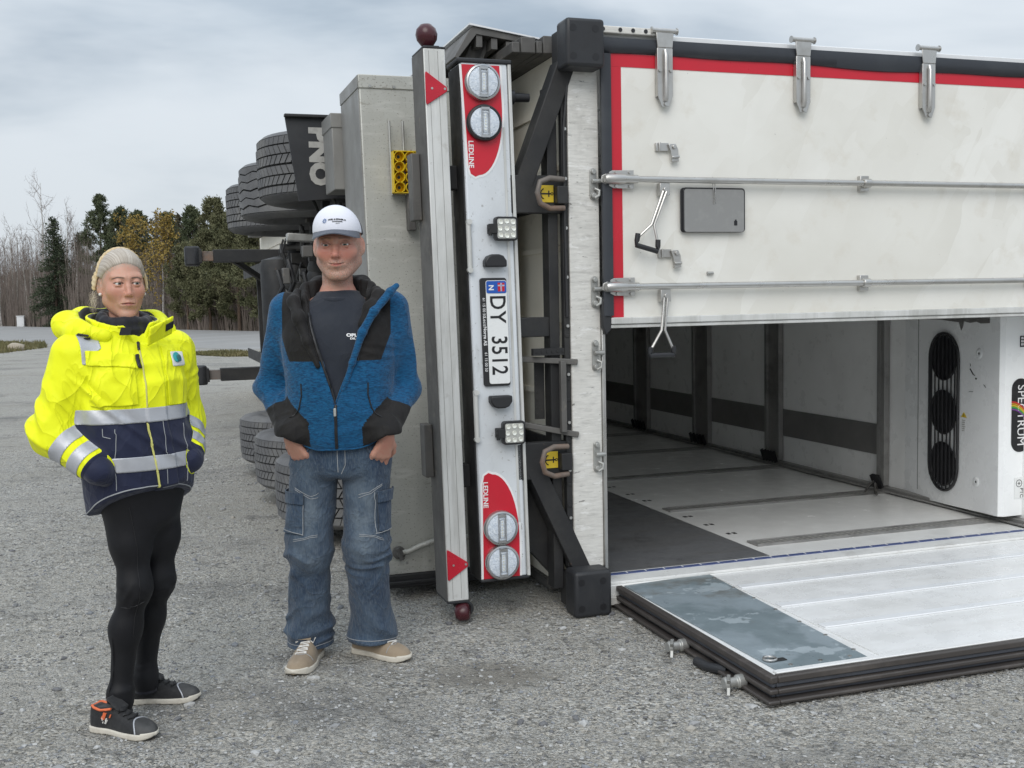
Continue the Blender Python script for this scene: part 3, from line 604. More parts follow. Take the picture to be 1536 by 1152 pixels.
for zc, u_ in ((1.605, -.551), (.889, -.537)):
    b = MB(); b.cyl((u_ + .004, -.008, zc - .105), (u_, -.008, zc + .105), .011, 12)
    for dz in (-.1, .1): b.cyl((u_ + .002, 0, zc + dz), (u_ + .002, -.022, zc + dz), .012, 10)
    P('grab_rod', b, 'alu_bar', lb)
# number plate on its holder
pu, pz = -.4375, 1.242; pu += 0.0
hold = P('plate_holder', tilt(MB().prism(rrect(.118, .458, .012), (pu - .007, -.0005, pz), (1, 0, 0), (0, 0, 1), (0, -.012, 0))), 'black', lb, bevel=.002)
tag(hold, 'black plate holder with white print')
npl = P('number_plate', tilt(MB().prism(rrect(.092, .437, .010), (pu + .004, -.013, pz), (1, 0, 0), (0, 0, 1), (0, -.0025, 0))), 'plate_white', hold)
P('plate_band', tilt(MB().prism(rrect(.088, .052, .008), (pu + .004, -.0158, pz + .190), (1, 0, 0), (0, 0, 1), (0, -.0012, 0))), 'plate_blue', hold)
textT('N', .030, (pu - .020, -.0173, pz + .188), RD, RT, 'ink_white', hold, bold=.001)
cz = lambda z: -.0209 * (z - 1.26)
b = MB(); b.box(pu + .010, pu + .040, -.0178, -.0171, pz + .172, pz + .208); P('flag', tilt(b), 'red_refl', hold)
b = MB(); b.box(pu + .0225, pu + .0275, -.0186, -.0179, pz + .172, pz + .208); b.box(pu + .010, pu + .040, -.0187, -.01795, pz + .194, pz + .199); P('flag_cross', tilt(b), 'ink_white', hold)
b = MB(); b.box(pu + .024, pu + .026, -.0192, -.0188, pz + .172, pz + .208); b.box(pu + .010, pu + .040, -.0192, -.0188, pz + .1957, pz + .1972); P('flag_cross', tilt(b), 'plate_blue', hold)
textT('DY', .098, (pu + .004, -.0158, pz + .098), RD, RT, 'ink', hold, sx=.86, bold=.0012, space=1.12)
textT('3512', .098, (pu + .004, -.0158, pz - .098), RD, RT, 'ink', hold, sx=.82, bold=.0012, space=1.06)
textT('61 15 00 50', .017, (pu - .053, -.0133, pz + .105), RD, RT, 'ink_white', hold)
textT('Norge AS', .020, (pu - .053, -.0133, pz - .015), RD, RT, 'ink_white', hold, bold=.0004)
textT('Lecit', .020, (pu - .053, -.0133, pz + .046), RD, RT, 'ink_white', hold)
textT('61 15 00 50', .017, (pu - .053, -.0133, pz - .125), RD, RT, 'ink_white', hold)

# --- aluminium underrun bar with marker lamps
ub = PT('underrun_bar', MB().box(-.700, -.608, .0, .19, .10, 2.41), 'alu_bar', bevel=.004)
P('bar_flank', tilt(MB().box(-.7035, -.7005, .004, .188, .102, 2.408)), 'grey_steel', ub)
b = MB()
for du in (-.678, -.640): b.box(du - .0007, du + .0007, -.0010, -.0002, .11, 2.40)
P('bar_groove', tilt(b), 'alu_grey', ub)
P('bar_end_cap', tilt(MB().box(-.702, -.606, -.002, .19, 2.4105, 2.418)), 'rubber', ub, bevel=.002)
P('bar_end_cap', tilt(MB().box(-.702, -.606, -.002, .19, .09, .0995)), 'rubber', ub, bevel=.002)
for zc in (2.247, .258):
    rf = P('triangle_reflector', tilt(MB().prism([(-.698, zc + .062), (-.694, zc + .068), (-.612, zc + .010), (-.608, zc + .004), (-.608, zc - .008), (-.612, zc - .013), (-.694, zc - .066), (-.699, zc - .060)], (0, -.0015, 0), (1, 0, 0), (0, 0, 1), (0, -.007, 0))), 'red_refl', ub, bevel=.002)
    b = MB()
    for q in ((-.672, 0), (-.618, 0)): b.cyl((q[0], -.009, zc + q[1]), (q[0], -.0105, zc + q[1]), .005, 8)
    P('screw', tilt(b), 'stainless', rf)
tl = P('marker_lamp', tilt(MB().lathe([(.010, 0), (.012, .02), (.024, .03), (.042, .055), (.046, .078), (.040, .10), (.022, .118), (.003, .122)], (-.664, .06, 2.40), (-.05, -.02, 1), 28)), 'red_dark', ub, smooth=50)
P('lamp_stem', tilt(MB().box(-.688, -.624, .03, .10, 2.418, 2.428).tube([(-.664, .06, 2.42), (-.664, .06, 2.44)], .012, 8)), 'black', tl)
b = MB(); b.lathe([(.004, 0), (.03, .006), (.038, .02), (.038, .055), (.030, .064)], (-.668, .02, .045), (.9, -.4, .1), 20)
tl = P('marker_lamp', tilt(b), 'red_dark', ub, smooth=50)
b = MB(); b.tube([(-.66, .06, .09), (-.655, .05, .07), (-.64, .04, .055)], .011, 8)
b.tube([(-.615 + .026 * math.cos(a), .03, .055 + .026 * math.sin(a)) for a in np.linspace(0, 6.28, 16, endpoint=False)], .009, 8, closed=True)
P('lamp_stem', tilt(b), 'rubber', tl)
for z in (.62, 1.9): P('bar_arm', tilt(MB().box(-.608, -.30, .10, .16, z - .05, z + .05)), 'dark_steel', ub, bevel=.004)
P('bar_backplate', tilt(MB().box(-.742, -.705, .12, .20, 1.72, 2.0)), 'grey_steel', ub, bevel=.004)
P('bar_backplate', tilt(MB().box(-.742, -.705, .12, .20, .62, .85)), 'grey_steel', ub, bevel=.004)

# --- pallet box behind the bars
pb_ = PT('pallet_box', MB().box(-.875, -.25, .50, .97, .115, 2.39), 'alu', bevel=.006)
P('box_lid', tilt(MB().box(-.878, -.25, .494, .972, 2.335, 2.3965)), 'alu', pb_, bevel=.004)
P('box_side', tilt(MB().box(-.8785, -.8752, .505, .965, .12, 2.334)), 'alu_grey', pb_, bevel=.0015)
P('box_side', tilt(MB().box(-.8815, -.8782, .498, .968, 2.337, 2.393)), 'alu_grey', pb_, bevel=.0015)
P('box_skirt', tilt(MB().box(-.876, -.25, .4955, .4998, .115, .178)), 'alu', pb_, bevel=.001)
b = MB()
for k in range(6): b.cyl((-.85 + k * .11, .4935, 2.345), (-.85 + k * .11, .4895, 2.345), .007, 8)
for k in range(6): b.cyl((-.85 + k * .11, .495, .165), (-.85 + k * .11, .4915, .165), .007, 8)
P('bolt_heads', b, 'galv', pb_)
P('box_foot', tilt(MB().box(-.86, -.3, .47, .95, .055, .1145)), 'dark_steel', pb_, bevel=.003)
P('box_seal', tilt(MB().box(-.88, -.3, .45, .47, .075, .09)), 'dark_steel', pb_, bevel=.003)
b = MB(); b.tube([(-.80, .478, .218), (-.76, .47, .222), (-.70, .47, .245), (-.63, .47, .262), (-.52, .48, .265), (-.3, .485, .27)], .013, 10)
hs = P('hose', tilt(b), 'alu', pb_)
P('hose_knob', tilt(MB().lathe([(.012, -.015), (.03, -.012), (.03, .006), (.018, .01), (.014, .03)], (-.80, .48, .218), (0, -1, 0), 16).cyl((-.81, .46, .245), (-.79, .46, .19), .012, 8)), 'grey_steel', hs)
P('chock_rack', tilt(MB().cyl((-.752, .470, 1.86), (-.752, .470, 2.19), .006, 8).cyl((-.690, .470, 1.86), (-.690, .470, 2.19), .006, 8).box(-.752, -.690, .470, .4935, 1.86, 1.872).box(-.752, -.690, .470, .4935, 2.0, 2.01)), 'galv', pb_)
P('latch_plate', tilt(MB().box(-.69, -.655, .44, .49, 1.70, 1.93)), 'grey_steel', pb_, bevel=.004)
# --- tool box and mudguard beyond it
tb2 = PT('tool_box', MB().box(-.925, -.45, .985, 1.26, 1.935, 2.30), 'alu_grey', bevel=.005)
P('box_lid', tilt(MB().box(-.929, -.45, .98, 1.265, 2.235, 2.305)), 'alu_grey', tb2, bevel=.003)
fp = PT('mudflap', MB().prism([(-1.095, 2.345), (-.60, 2.345), (-.60, 1.955), (-1.045, 1.915)], (0, 1.40, 0), (1, 0, 0), (0, 0, 1), (0, .014, 0)), 'rubber')
P('flap_fold', tilt(MB().box(-1.10, -.60, 1.37, 1.41, 2.346, 2.362)), 'dark_steel', fp, bevel=.004)
textT('PNO', .140, (-.930, 1.3985, 2.150), RD, RT, 'ink_grey', fp, bold=.009, sx=1.0, space=1.02)
for zc in (2.14, .34):
    for wy in (2.0, 3.31, 4.62):
        pass

# --- wheels
def wheel(wy, zc, side, pat):
    c = Vector((-.66, wy, zc)); h = .185
    prof = [(.30, -h * .82), (.36, -h), (.43, -h * 1.04), (.49, -h * .98), (.518, -h * .86)]
    rows = [(-.152, -.115), (-.105, -.06), (-.052, -.006), (.006, .052), (.06, .105), (.115, .152)]
    nb = 74; Rt = .530; Rg = .515
    w_ = MB(); w_.lathe(prof + [(Rg, -.155), (Rg, .155)] + [(r_, -z) for r_, z in reversed(prof)], c, (0, 0, 1), 48)
    wo = P('wheel', tilt(w_), 'tyre', T, smooth=35)
    g = MB()
    n = nb if pat != 1 else 96
    for ri, (z0, z1) in enumerate(rows):
        ph = ri * .37
        for k in range(n):
            if pat == 1: a0, a1 = 2 * math.pi * k / n, 2 * math.pi * (k + 1) / n; zg = .007 * (1 if (k // 2 + ri) % 2 else -1); zg0 = zg1 = 0
            else: a0 = 2 * math.pi * (k + ph) / n; a1 = a0 + 2 * math.pi / n * (.80 if 0 < ri < 5 else .90)
            sk = (.030 if ri % 2 else -.022) if (0 < ri < 5 and pat != 1) else (.012 if pat != 1 else 0)
            vs = []
            zz0, zz1 = z0, z1
            if pat == 1:
                wv = lambda q: .006 * (abs(((q + ri) % 6) - 3) - 1.5)
            for rr in (Rg - .002, Rt - (.006 if ri in (0, 5) else 0)):
                for a, q in ((a0, k), (a1, k + 1)):
                    for z in (zz0, zz1):
                        aa = a + (sk / Rt if z == zz1 else 0)
                        zw = z + (wv(q) * (1 if 0 < ri else 0) if pat == 1 and z == zz0 else 0) + (wv(q) * (1 if ri < 5 else 0) if pat == 1 and z == zz1 else 0)
                        if pat == 1 and z == zz0: zw = z + (.006 * (abs(((q + ri - 1) % 6) - 3) - 1.5) if ri > 0 else 0)
                        vs.append((c.x + rr * math.cos(aa), c.y + rr * math.sin(aa), c.z + zw))
            g.add(vs, [(4, 5, 7, 6), (0, 4, 6, 2), (1, 3, 7, 5), (0, 1, 5, 4), (2, 6, 7, 3)])
    P('tread', tilt(g), 'tyre', wo, smooth=None)
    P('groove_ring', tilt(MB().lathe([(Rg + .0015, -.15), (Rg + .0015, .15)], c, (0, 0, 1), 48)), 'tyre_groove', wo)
    b = MB(); b.lathe([(.30, -.02), (.298, .02), (.285, .05), (.285, .10), (.30, .15), (.296, .12), (.20, .06), (.14, .05), (.12, .10), (.05, .11)], c, (0, 0, side), 36)
    P('rim', tilt(b), 'galv', wo)
    b = MB(); b.lathe([(.285, -.12), (.26, -.05), (.2, -.04), (.205, -.16), (.12, -.17)], c, (0, 0, side), 32); P('brake_drum', tilt(b), 'dark_steel', wo)
    return wo
for zc, sd_ in ((2.145, 1), (.30, -1)):
    for k, wy in enumerate((2.02, 3.32, 4.62)): wheel(wy, zc, sd_, (0, 1, 0)[k] if sd_ > 0 else (0, 0, 2)[k])
# --- running gear
for k, wy in enumerate((2.02, 3.32, 4.62)):
    ax = PT('axle', MB().cyl((-.66, wy, .5), (-.66, wy, 1.95), .065, 18), 'dark_steel')
    for zc in (.80, 1.72):
        P('air_spring', tilt(MB().lathe([(.10, 0), (.13, .03), (.12, .08), (.14, .12), (.12, .17), (.11, .22)], (-.66, wy + .33, zc), (1, 0, 0), 20)), 'rubber', ax)
        P('trailing_arm', tilt(MB().bar((-.62, wy + .42, zc), (-.50, wy - .48, zc), .04, .05)), 'dark_steel', ax, bevel=.006)
        P('brake_chamber', tilt(MB().lathe([(.02, 0), (.075, .02), (.085, .06), (.075, .10), (.085, .12), (.075, .2), (.03, .22)], (-.72, wy - .17, zc - .05 + (.18 if zc < 1 else -.18)), (.2, 0, 1), 18)), 'dark_steel', ax)
        P('shock_absorber', tilt(MB().cyl((-.66, wy - .1, zc + .12), (-.3, wy - .30, zc + .12), .035, 12).cyl((-.74, wy - .06, zc + .12), (-.5, wy - .19, zc + .12), .022, 10)), 'grey_steel', ax)
        P('hanger', tilt(MB().box(-.56, -.30, wy - .56, wy - .44, zc - .06, zc + .06)), 'dark_steel', ax, bevel=.006)
for zc in (.68, 1.84):
    b = MB(); b.box(-.46, -.445, .05, LEN - 1.2, zc - .07, zc + .07); b.box(-.444, -.141, .05, LEN - 1.2, zc - .008, zc + .008); b.box(-.14, -.125, .05, LEN - 1.2, zc - .07, zc + .07)
    PT('chassis_beam', b, 'dark_steel')
for wy in np.arange(1.5, 12, 1.25): PT('cross_member', MB().box(-.34, -.14, wy - .04, wy + .04, .69, 1.83), 'dark_steel')
for z0, z1 in ((1.93, 2.36), (.08, .5)):               # mudguards over the wheels
    PT('mudguard', MB().box(-.16, -.145, 1.42, 5.3, z0, z1), 'dark_steel')
b = MB(); b.lathe([(.05, 0), (.17, .04), (.185, .1), (.185, .75), (.17, .81), (.05, .85)], (-.42, 5.9, .85), (0, 0, 1), 28)
PT('air_tank', b, 'grey_steel', smooth=50)
b = MB(); b.lathe([(.05, 0), (.12, .03), (.13, .08), (.13, .6), (.12, .66), (.05, .7)], (-.70, 1.62, 1.28), (.15, 0, 1), 28); PT('air_tank', b, 'dark_steel', smooth=50)
valve = PT('valve_block', MB().box(-.95, -.80, 1.62, 1.72, 1.30, 1.52), 'dark_steel', bevel=.008)
b = MB()
for (u, z, a) in ((-1.10, 1.62, .30), (-1.02, 1.55, .46), (-.96, 1.50, .36), (-.88, 1.62, .5), (-.80, 1.5, .4), (-1.16, 1.56, .22)):
    b.tube([(u, 1.55, z), (u + .02, 1.52, z - a * .4), (u - .015, 1.56, z - a * .7), (u + .03, 1.6, z - a)], .012, 8)
P('air_hose', tilt(b), 'black', valve)
b = MB()
for (u, z, w1, h1) in ((-1.0, 1.66, .045, .05), (-1.12, 1.53, .03, .07), (-.90, 1.60, .04, .04), (-1.05, 1.42, .03, .05)):
    b.box(u - w1 * .6, u + w1 * .6, 1.5, 1.56, z - h1 * .6, z + h1 * .6)
P('valve_plate', tilt(b), 'grey_steel', valve, bevel=.004)
b = MB()
for (u, z) in ((-1.06, 1.5), (-.98, 1.44), (-.86, 1.52), (-1.13, 1.36)):
    b.lathe([(.02, 0), (.035, .01), (.035, .09), (.022, .1), (.018, .16)], (u, 1.56, z), (0, 0, -1), 14)
P('valve_body', tilt(b), 'dark_steel', valve)
PT('document_tube', MB().bar((-1.06, 1.9, 1.76), (-.88, 1.9, 1.75), .04, .022), 'galv', bevel=.006)
PT('air_tank', MB().lathe([(.03, 0), (.15, .03), (.17, .09), (.17, 1.0), (.15, 1.06), (.03, 1.09)], (-.62, 6.3, .75), (0, 0, 1), 28), 'dark_steel', smooth=50)
PT('air_tank', MB().lathe([(.03, 0), (.15, .03), (.17, .09), (.17, .8), (.15, .86), (.03, .89)], (-.36, 6.7, 1.05), (0, 0, 1), 28), 'grey_steel', smooth=50)
PT('tank_carrier', MB().box(-.20, -.15, 5.9, 7.2, .5, 2.05), 'dark_steel', bevel=.01)
b = MB(); b2 = MB(); r8 = random.Random(12)
for k in range(120):
    u = -.28 - .62 * r8.random(); wy = 1.55 + 5.2 * r8.random(); z = .55 + 1.5 * r8.random(); s1, s2, s3 = .015 + .05 * r8.random(), .02 + .05 * r8.random(), .015 + .07 * r8.random(); q = b if r8.random() < .75 else b2; u = max(u, -.30 - .55 * min(1, 2.2 / wy * 1.3))
    if r8.random() < .45: q.box(u - s1, u + s1, wy - s2, wy + s2, z - s3, z + s3)
    elif r8.random() < .6: q.cyl((u, wy, z - s3 * 2), (u + .03 * r8.random(), wy, z + s3 * 2), .012 + .03 * r8.random(), 9)
    else: q.tube([(u, wy, z + .2), (u - .04, wy + .02, z + .08), (u + .02, wy + .03, z - .08), (u + .01, wy + .05, z - .25)], .010, 6)
PT('underbody_fittings', b, 'dark_steel'); PT('underbody_fittings', b2, 'grey_steel')
b = MB()
for wy in (2.02, 3.32, 4.62):
    for (u, z, l_, r_) in ((-.42, .62, .3, .06), (-.40, 1.26, .5, .045), (-.44, 1.9, .25, .06), (-.30, 1.02, .7, .03), (-.34, 1.45, .6, .03)): b.cyl((u, wy + .5, z - l_ / 2), (u, wy + .5, z + l_ / 2), r_, 10)
    b.box(-.60, -.16, wy + .58, wy + .66, .42, 2.08); b.bar((-.82, wy - .1, .95), (-.40, wy + .5, 1.55), .025, .03); b.bar((-.80, wy - .1, 1.6), (-.36, wy + .4, 1.1), .02, .025)
PT('crossbeam', b, 'dark_steel')
# landing legs, far forward, pointing left
for zc in (1.925, .625):
    lg = PT('landing_leg', MB().box(-1.12, -.25, 7.93, 8.07, zc - .07, zc + .07), 'dark_steel', bevel=.006)
    P('inner_leg', tilt(MB().box(-1.33, -1.1195, 7.945, 8.055, zc - .052, zc + .052)), 'rust_steel', lg, bevel=.004)
    b = MB(); b.prism([(-1.42, -.10), (-1.38, -.125), (-1.30, -.125), (-1.26, -.09), (-1.26, .09), (-1.30, .125), (-1.38, .125), (-1.42, .10)], (.0, 8.0, zc - .105), (1, 0, 0), (0, 1, 0), (0, 0, .21))
    P('leg_foot', tilt(b), 'rubber', lg, bevel=.02)
    P('foot_axle', tilt(MB().box(-1.36, -1.24, 7.90, 8.10, zc - .075, zc + .075)), 'dark_steel', lg, bevel=.006)
PT('leg_brace', MB().cyl((-.5, 8, .65), (-.5, 8, 1.9), .03, 10), 'dark_steel')
PT('leg_brace', MB().bar((-.9, 8.02, 1.88), (-.25, 8.9, 1.5), .02, .03), 'dark_steel')

# ------------------------------------------------------------------ loose things held by the trailer
def world_of(u, w_, v): return Vector((.3515 + u * math.cos(YAW) - w_ * math.sin(YAW), 4.752 + u * math.sin(YAW) + w_ * math.cos(YAW), v))
ck = empty('wheel_chock', world_of(-.714, .463, 1.865), YAW)
tag(ck, 'yellow plastic wheel chock with round cells held on the aluminium box', 'wheel chock')
b = MB(); b.box(-.052, .052, .004, .008, 0, .188)
for (x0, x1, z0, z1) in ((-.054, -.050, 0, .188), (.050, .054, 0, .188), (-.054, .054, 0, .004), (-.054, .054, .184, .188)): b.box(x0, x1, -.042, .004, z0, z1)
P('chock_body', b, 'yellow', ck)
for i in range(2):
    for k in range(4):
        c = Vector((-.0255 + i * .051, -.0, .0255 + k * .0455)); b = MB()
        b.lathe([(.0245, .002), (.0245, .044), (.0215, .044), (.0205, .006)], c, (0, -1, 0), 20)
        cc = P('cell_ring', b, 'yellow', ck)
        P('cell_hole', disc(c + Vector((0, -.0205 if i == 0 else -.009, 0)), (0, -1, 0), .0075, .001, 12), 'ink', cc)
        if i == 0: P('cell_cone', MB().lathe([(.0212, .006), (.014, .012), (.0085, .020)], c, (0, -1, 0), 18), 'yellow', cc)
hp = empty('hanging_plate', world_of(.574, -.062, 1.66), YAW)
tag(hp, 'grey folding plate with black rim hanging from the upper locking rod', 'plate')
b = MB(); b.prism(rrect(.312, .196, .016), (0, 0, .098), (1, 0, 0), (0, 0, 1), (0, .006, 0)); P('rim', b, 'black', hp, bevel=.003)
P('plate_back', MB().prism(rrect(.314, .196, .016), (-.007, .0065, .097), (1, 0, 0), (0, 0, 1), (0, .006, 0)), 'black', hp, bevel=.003)
P('plate_face', MB().prism(rrect(.298, .188, .012), (0, -.0012, .095), (1, 0, 0), (0, 0, 1), (0, .0012, 0)), 'plaque', hp)
P('hook_hole', disc((.0, -.0013, .182), (0, -1, 0), .006, .0008, 12), 'ink', hp)
P('wire_tie', MB().tube([(-.004, -.004, .125), (-.005, -.006, .18), (-.012, -.006, .215), (-.006, .005, .243), (.002, .003, .235), (.002, -.006, .19), (.004, -.004, .13)], .0022, 6), 'stainless', hp)
b = MB(); b.box(.098, .114, -.0022, -.0013, .030, .050); b.box(.102, .110, -.0028, -.0022, .034, .056)
P('maker_mark', b, 'ink', hp)
# ------------------------------------------------------------------ ground, road, verge
def gravel_mat():
    m, t, b = principled('gravel')
    c = N(t, 'ShaderNodeTexCoord').outputs['Object']
    def vor(scale, feat='F1', rand=1.0):
        v = N(t, 'ShaderNodeTexVoronoi', feature=feat); v.inputs['Scale'].default_value = scale; v.inputs['Randomness'].default_value = rand
        mp = N(t, 'ShaderNodeMapping'); lk(t, c, mp.inputs[0])
        wn = N(t, 'ShaderNodeTexNoise'); wn.inputs['Scale'].default_value = scale * .6; lk(t, c, wn.inputs['Vector'])
        ad = N(t, 'ShaderNodeVectorMath', operation='MULTIPLY_ADD'); lk(t, wn.outputs[1], ad.inputs[0]); ad.inputs[1].default_value = (.6 / scale,) * 3; lk(t, c, ad.inputs[2])
        lk(t, ad.outputs[0], v.inputs['Vector']); return v
    v1 = vor(95); v2 = vor(42); v3 = vor(210)
    def grey(v, lo, hi):
        s = N(t, 'ShaderNodeSeparateColor'); lk(t, v.outputs['Color'], s.inputs[0]); return ramp(t, s.outputs[0], 0, 1, lo, hi), s
    g1, s1 = grey(v1, .05, .66); g2, s2 = grey(v2, .06, .60); g3, s3 = grey(v3, .06, .64)
    sel = ramp(t, noise(t, 3.0, det=7, rough=.7, loc=(4, 2, 0)), .42, .60)
    big = ramp(t, noise(t, 17, det=4, loc=(9, 2, 0)), .54, .62)
    cg = mix(t, sel, g3, g1); cg = mix(t, math_(t, 'MULTIPLY', big, .8), cg, g2)
    hue = mix(t, s1.outputs[1], (.97, 1.0, 1.03), (1.05, 1.0, .92))
    cg = mix(t, 1.0, cg, hue, 'MULTIPLY')
    fines = ramp(t, noise(t, .55, det=8, rough=.68, loc=(1, 5, 0)), .46, .66)
    cg = mix(t, math_(t, 'MULTIPLY', fines, .62), cg, (.31, .30, .275))
    pale = ramp(t, noise(t, .16, (1, 2.2, 1), det=6, rough=.6, loc=(7, 3, 0)), .45, .68)
    cg = mix(t, math_(t, 'MULTIPLY', pale, .35), cg, (.46, .455, .44))
    dk = ramp(t, noise(t, 1.4, (1, 1, 1), det=9, rough=.72, loc=(2, 8, 0)), .58, .72)
    cg = mix(t, math_(t, 'MULTIPLY', dk, .40), cg, (.19, .19, .185))
    # one patch of damp fine soil near the standing man
    mp = N(t, 'ShaderNodeMapping'); lk(t, c, mp.inputs[0]); mp.inputs['Location'].default_value = (.10 / .26, -3.90 / .17, 0); mp.inputs['Scale'].default_value = (1 / .26, 1 / .17, 1)
    ln = N(t, 'ShaderNodeVectorMath', operation='LENGTH'); lk(t, mp.outputs[0], ln.inputs[0])
    st = ramp(t, math_(t, 'ADD', ln.outputs['Value'], math_(t, 'MULTIPLY', noise(t, 6, det=7, rough=.7), 1.2)), 1.15, 1.75, .85, 0)
    cg = mix(t, st, cg, (.21, .20, .185))
    trk = ramp(t, noise(t, .9, (.22, 1.6, 1), det=7, rough=.68, loc=(3, 9, 0), rot=(0, 0, R(14))), .42, .62); cg = mix(t, math_(t, 'MULTIPLY', trk, .30), cg, (.40, .39, .365)); cg = mix(t, 1.0, cg, (1.0, .975, .915), 'MULTIPLY')
    for k_, (sc_, lo_, hi_, am_, col_) in enumerate(((.34, .50, .63, .55, (.40, .385, .35)), (1.1, .55, .66, .45, (.36, .35, .325)), (.5, .53, .66, .60, (.125, .125, .125)), (2.6, .58, .68, .60, (.11, .11, .11)))):
        cg = mix(t, math_(t, 'MULTIPLY', ramp(t, noise(t, sc_, (1, 1.5, 1), det=9, rough=.7, loc=(k_ * 3.1 + 1, k_ * 5.3, 0), dist=.4), lo_, hi_), am_), cg, col_)
    lk(t, cg, b.inputs['Base Color']); b.inputs['Roughness'].default_value = .9; b.inputs['Specular IOR Level'].default_value = .25
    h = math_(t, 'ADD', math_(t, 'MULTIPLY', v1.outputs['Distance'], -.55), math_(t, 'MULTIPLY', math_(t, 'MULTIPLY', v2.outputs['Distance'], -1.2), big))
    h = math_(t, 'ADD', h, math_(t, 'MULTIPLY', v3.outputs['Distance'], -.25))
    h = math_(t, 'ADD', h, math_(t, 'MULTIPLY', noise(t, 8, det=7), .6))
    bump(t, b, h, .9, .016)
    return m
M['gravel'] = gravel_mat()
M['asphalt'] = mat('dry_asphalt', (.27, .265, .255), .85, layers=[((.24, .24, .24), .5, (1, 1, 1), .45, .7, .6), ((.36, .36, .36), .25, (1, 4, 1), .5, .7, .5)])
g = MB(); g.box(-400, 400, -60, 700, -.5, 0)
tag(P('gravel_ground', g, 'gravel'), kind='structure')
def strip(name, near, far, z0, z1, m):
    b = MB(); n = len(near)
    b.v = [(x, y, z0) for x, y in near] + [(x, y, z1) for x, y in far] + [(x, y, -.3) for x, y in near] + [(x, y, -.3) for x, y in far]
    for i in range(n - 1):
        b.f += [(i, i + 1, n + i + 1, n + i), (2 * n + i, 2 * n + i + 1, i + 1, i), (n + i, n + i + 1, 3 * n + i + 1, 3 * n + i)]
    return tag(P(name, b, m, smooth=None), kind='structure')
strip('road', [(-75, 96), (-21.7, 46.6), (-8.1, 34.2), (14, 16.5 + 3), (60, -14)], [(-95, 148), (-34.4, 73.2), (-10.7, 44.5), (22, 24), (72, -4)], .004, .35, 'asphalt')
# --- grass
def grass(name, pts, n, hmin, hmax, seed):
    rs = np.random.RandomState(seed); p = np.array(pts, float); lo, hi = p.min(0), p.max(0); out = []
    def inside(q):
        r_ = np.zeros(len(q), bool); j = len(p) - 1
        for i in range(len(p)):
            c_ = ((p[i, 1] > q[:, 1]) != (p[j, 1] > q[:, 1])) & (q[:, 0] < (p[j, 0] - p[i, 0]) * (q[:, 1] - p[i, 1]) / (p[j, 1] - p[i, 1] + 1e-12) + p[i, 0]); r_ ^= c_; j = i
        return r_
    q = lo + rs.rand(n * 4, 2) * (hi - lo); q = q[inside(q)][:n]; k = len(q)
    cl = np.sin(q[:, 0] * 2.1) * np.sin(q[:, 1] * 1.7 + q[:, 0]) * .5 + .5
    h = (hmin + (hmax - hmin) * rs.rand(k)) * (.45 + .8 * cl); a = rs.rand(k) * 6.28; wd = .012 + .02 * rs.rand(k)
    V = np.zeros((k, 3, 3)); V[:, 0, :2] = q - np.c_[np.cos(a), np.sin(a)] * wd[:, None]; V[:, 1, :2] = q + np.c_[np.cos(a), np.sin(a)] * wd[:, None]
    V[:, 2, :2] = q + rs.randn(k, 2) * .06; V[:, 2, 2] = h
    me = bpy.data.meshes.new(name); me.from_pydata(V.reshape(-1, 3).tolist(), [], np.arange(k * 3).reshape(-1, 3).tolist())
    return tag(link(name, me, 'grass'), kind='stuff')
M['grass'] = mat('autumn_grass', (.125, .115, .045), .8, layers=[((.20, .165, .075), .8, (1, 1, 1), .42, .65, .8), ((.07, .085, .03), 1.6, (1, 1, 1), .5, .7, .7), ((.27, .22, .12), 5, (1, 1, 1), .58, .7, .6)])
grass('grass', [(-30, 50), (-22.6, 48.2), (-18.9, 44), (-16.9, 39.6), (-16.4, 34.9), (-22, 33), (-34, 38)], 26000, .05, .22, 3)
grass('grass', [(-9.9, 33.2), (-7.4, 31.6), (-5.5, 29.4), (-7.8, 29.6), (-9.2, 31.2)], 5000, .03, .12, 4)
def verge(): return [(-60, 105), (-34.6, 73.6), (-10.8, 44.9), (20, 25.3), (24, 29), (-9, 50), (-32, 80), (-58, 112)]
grass('grass', verge(), 24000, .1, .5, 5)

# --- trees
def leafmat(name, cols, rough=.7, trans=.25):
    m, t, b = principled(name)
    oi = N(t, 'ShaderNodeObjectInfo')
    c = mix(t, ramp(t, noise(t, .9, det=4), .35, .65), cols[0], cols[1])
    c = mix(t, ramp(t, noise(t, 4.5, det=3, loc=(3, 1, 2)), .45, .7, 0, .7), c, cols[2])
    lk(t, c, b.inputs['Base Color']); b.inputs['Roughness'].default_value = rough; b.inputs['Specular IOR Level'].default_value = .2
    return m
M['spruce'] = leafmat('spruce_needles', ((.058, .078, .048), (.100, .118, .070), (.042, .055, .036)))
M['pine'] = leafmat('pine_needles', ((.085, .105, .058), (.138, .155, .085), (.062, .075, .046)))
M['olive'] = leafmat('olive_pine_needles', ((.120, .128, .066), (.185, .180, .10), (.088, .092, .052)))
M['yellow_leaf'] = leafmat('yellow_birch_leaves', ((.30, .21, .05), (.38, .28, .085), (.20, .15, .05)))
M['bark'] = mat('conifer_bark', (.105, .075, .055), .9, layers=[((.17, .11, .07), 2, (3, 3, 1), .45, .7, .7)])
M['birch_bark'] = mat('birch_bark', (.42, .40, .37), .8, layers=[((.10, .09, .085), 3, (1, 1, 4), .52, .66, .8), ((.24, .19, .17), 1.2, (1, 1, 1), .5, .7, .6)])
M['twig'] = mat('bare_twigs', (.155, .118, .100), .9, layers=[((.22, .18, .155), .7, (1, 1, 1), .45, .7, .8)])
M['brush'] = mat('brown_brushwood', (.150, .122, .105), .9, layers=[((.25, .205, .175), .35, (1, 1, 1), .45, .7, .8), ((.075, .07, .045), .9, (1, 1, 1), .5, .7, .7)])
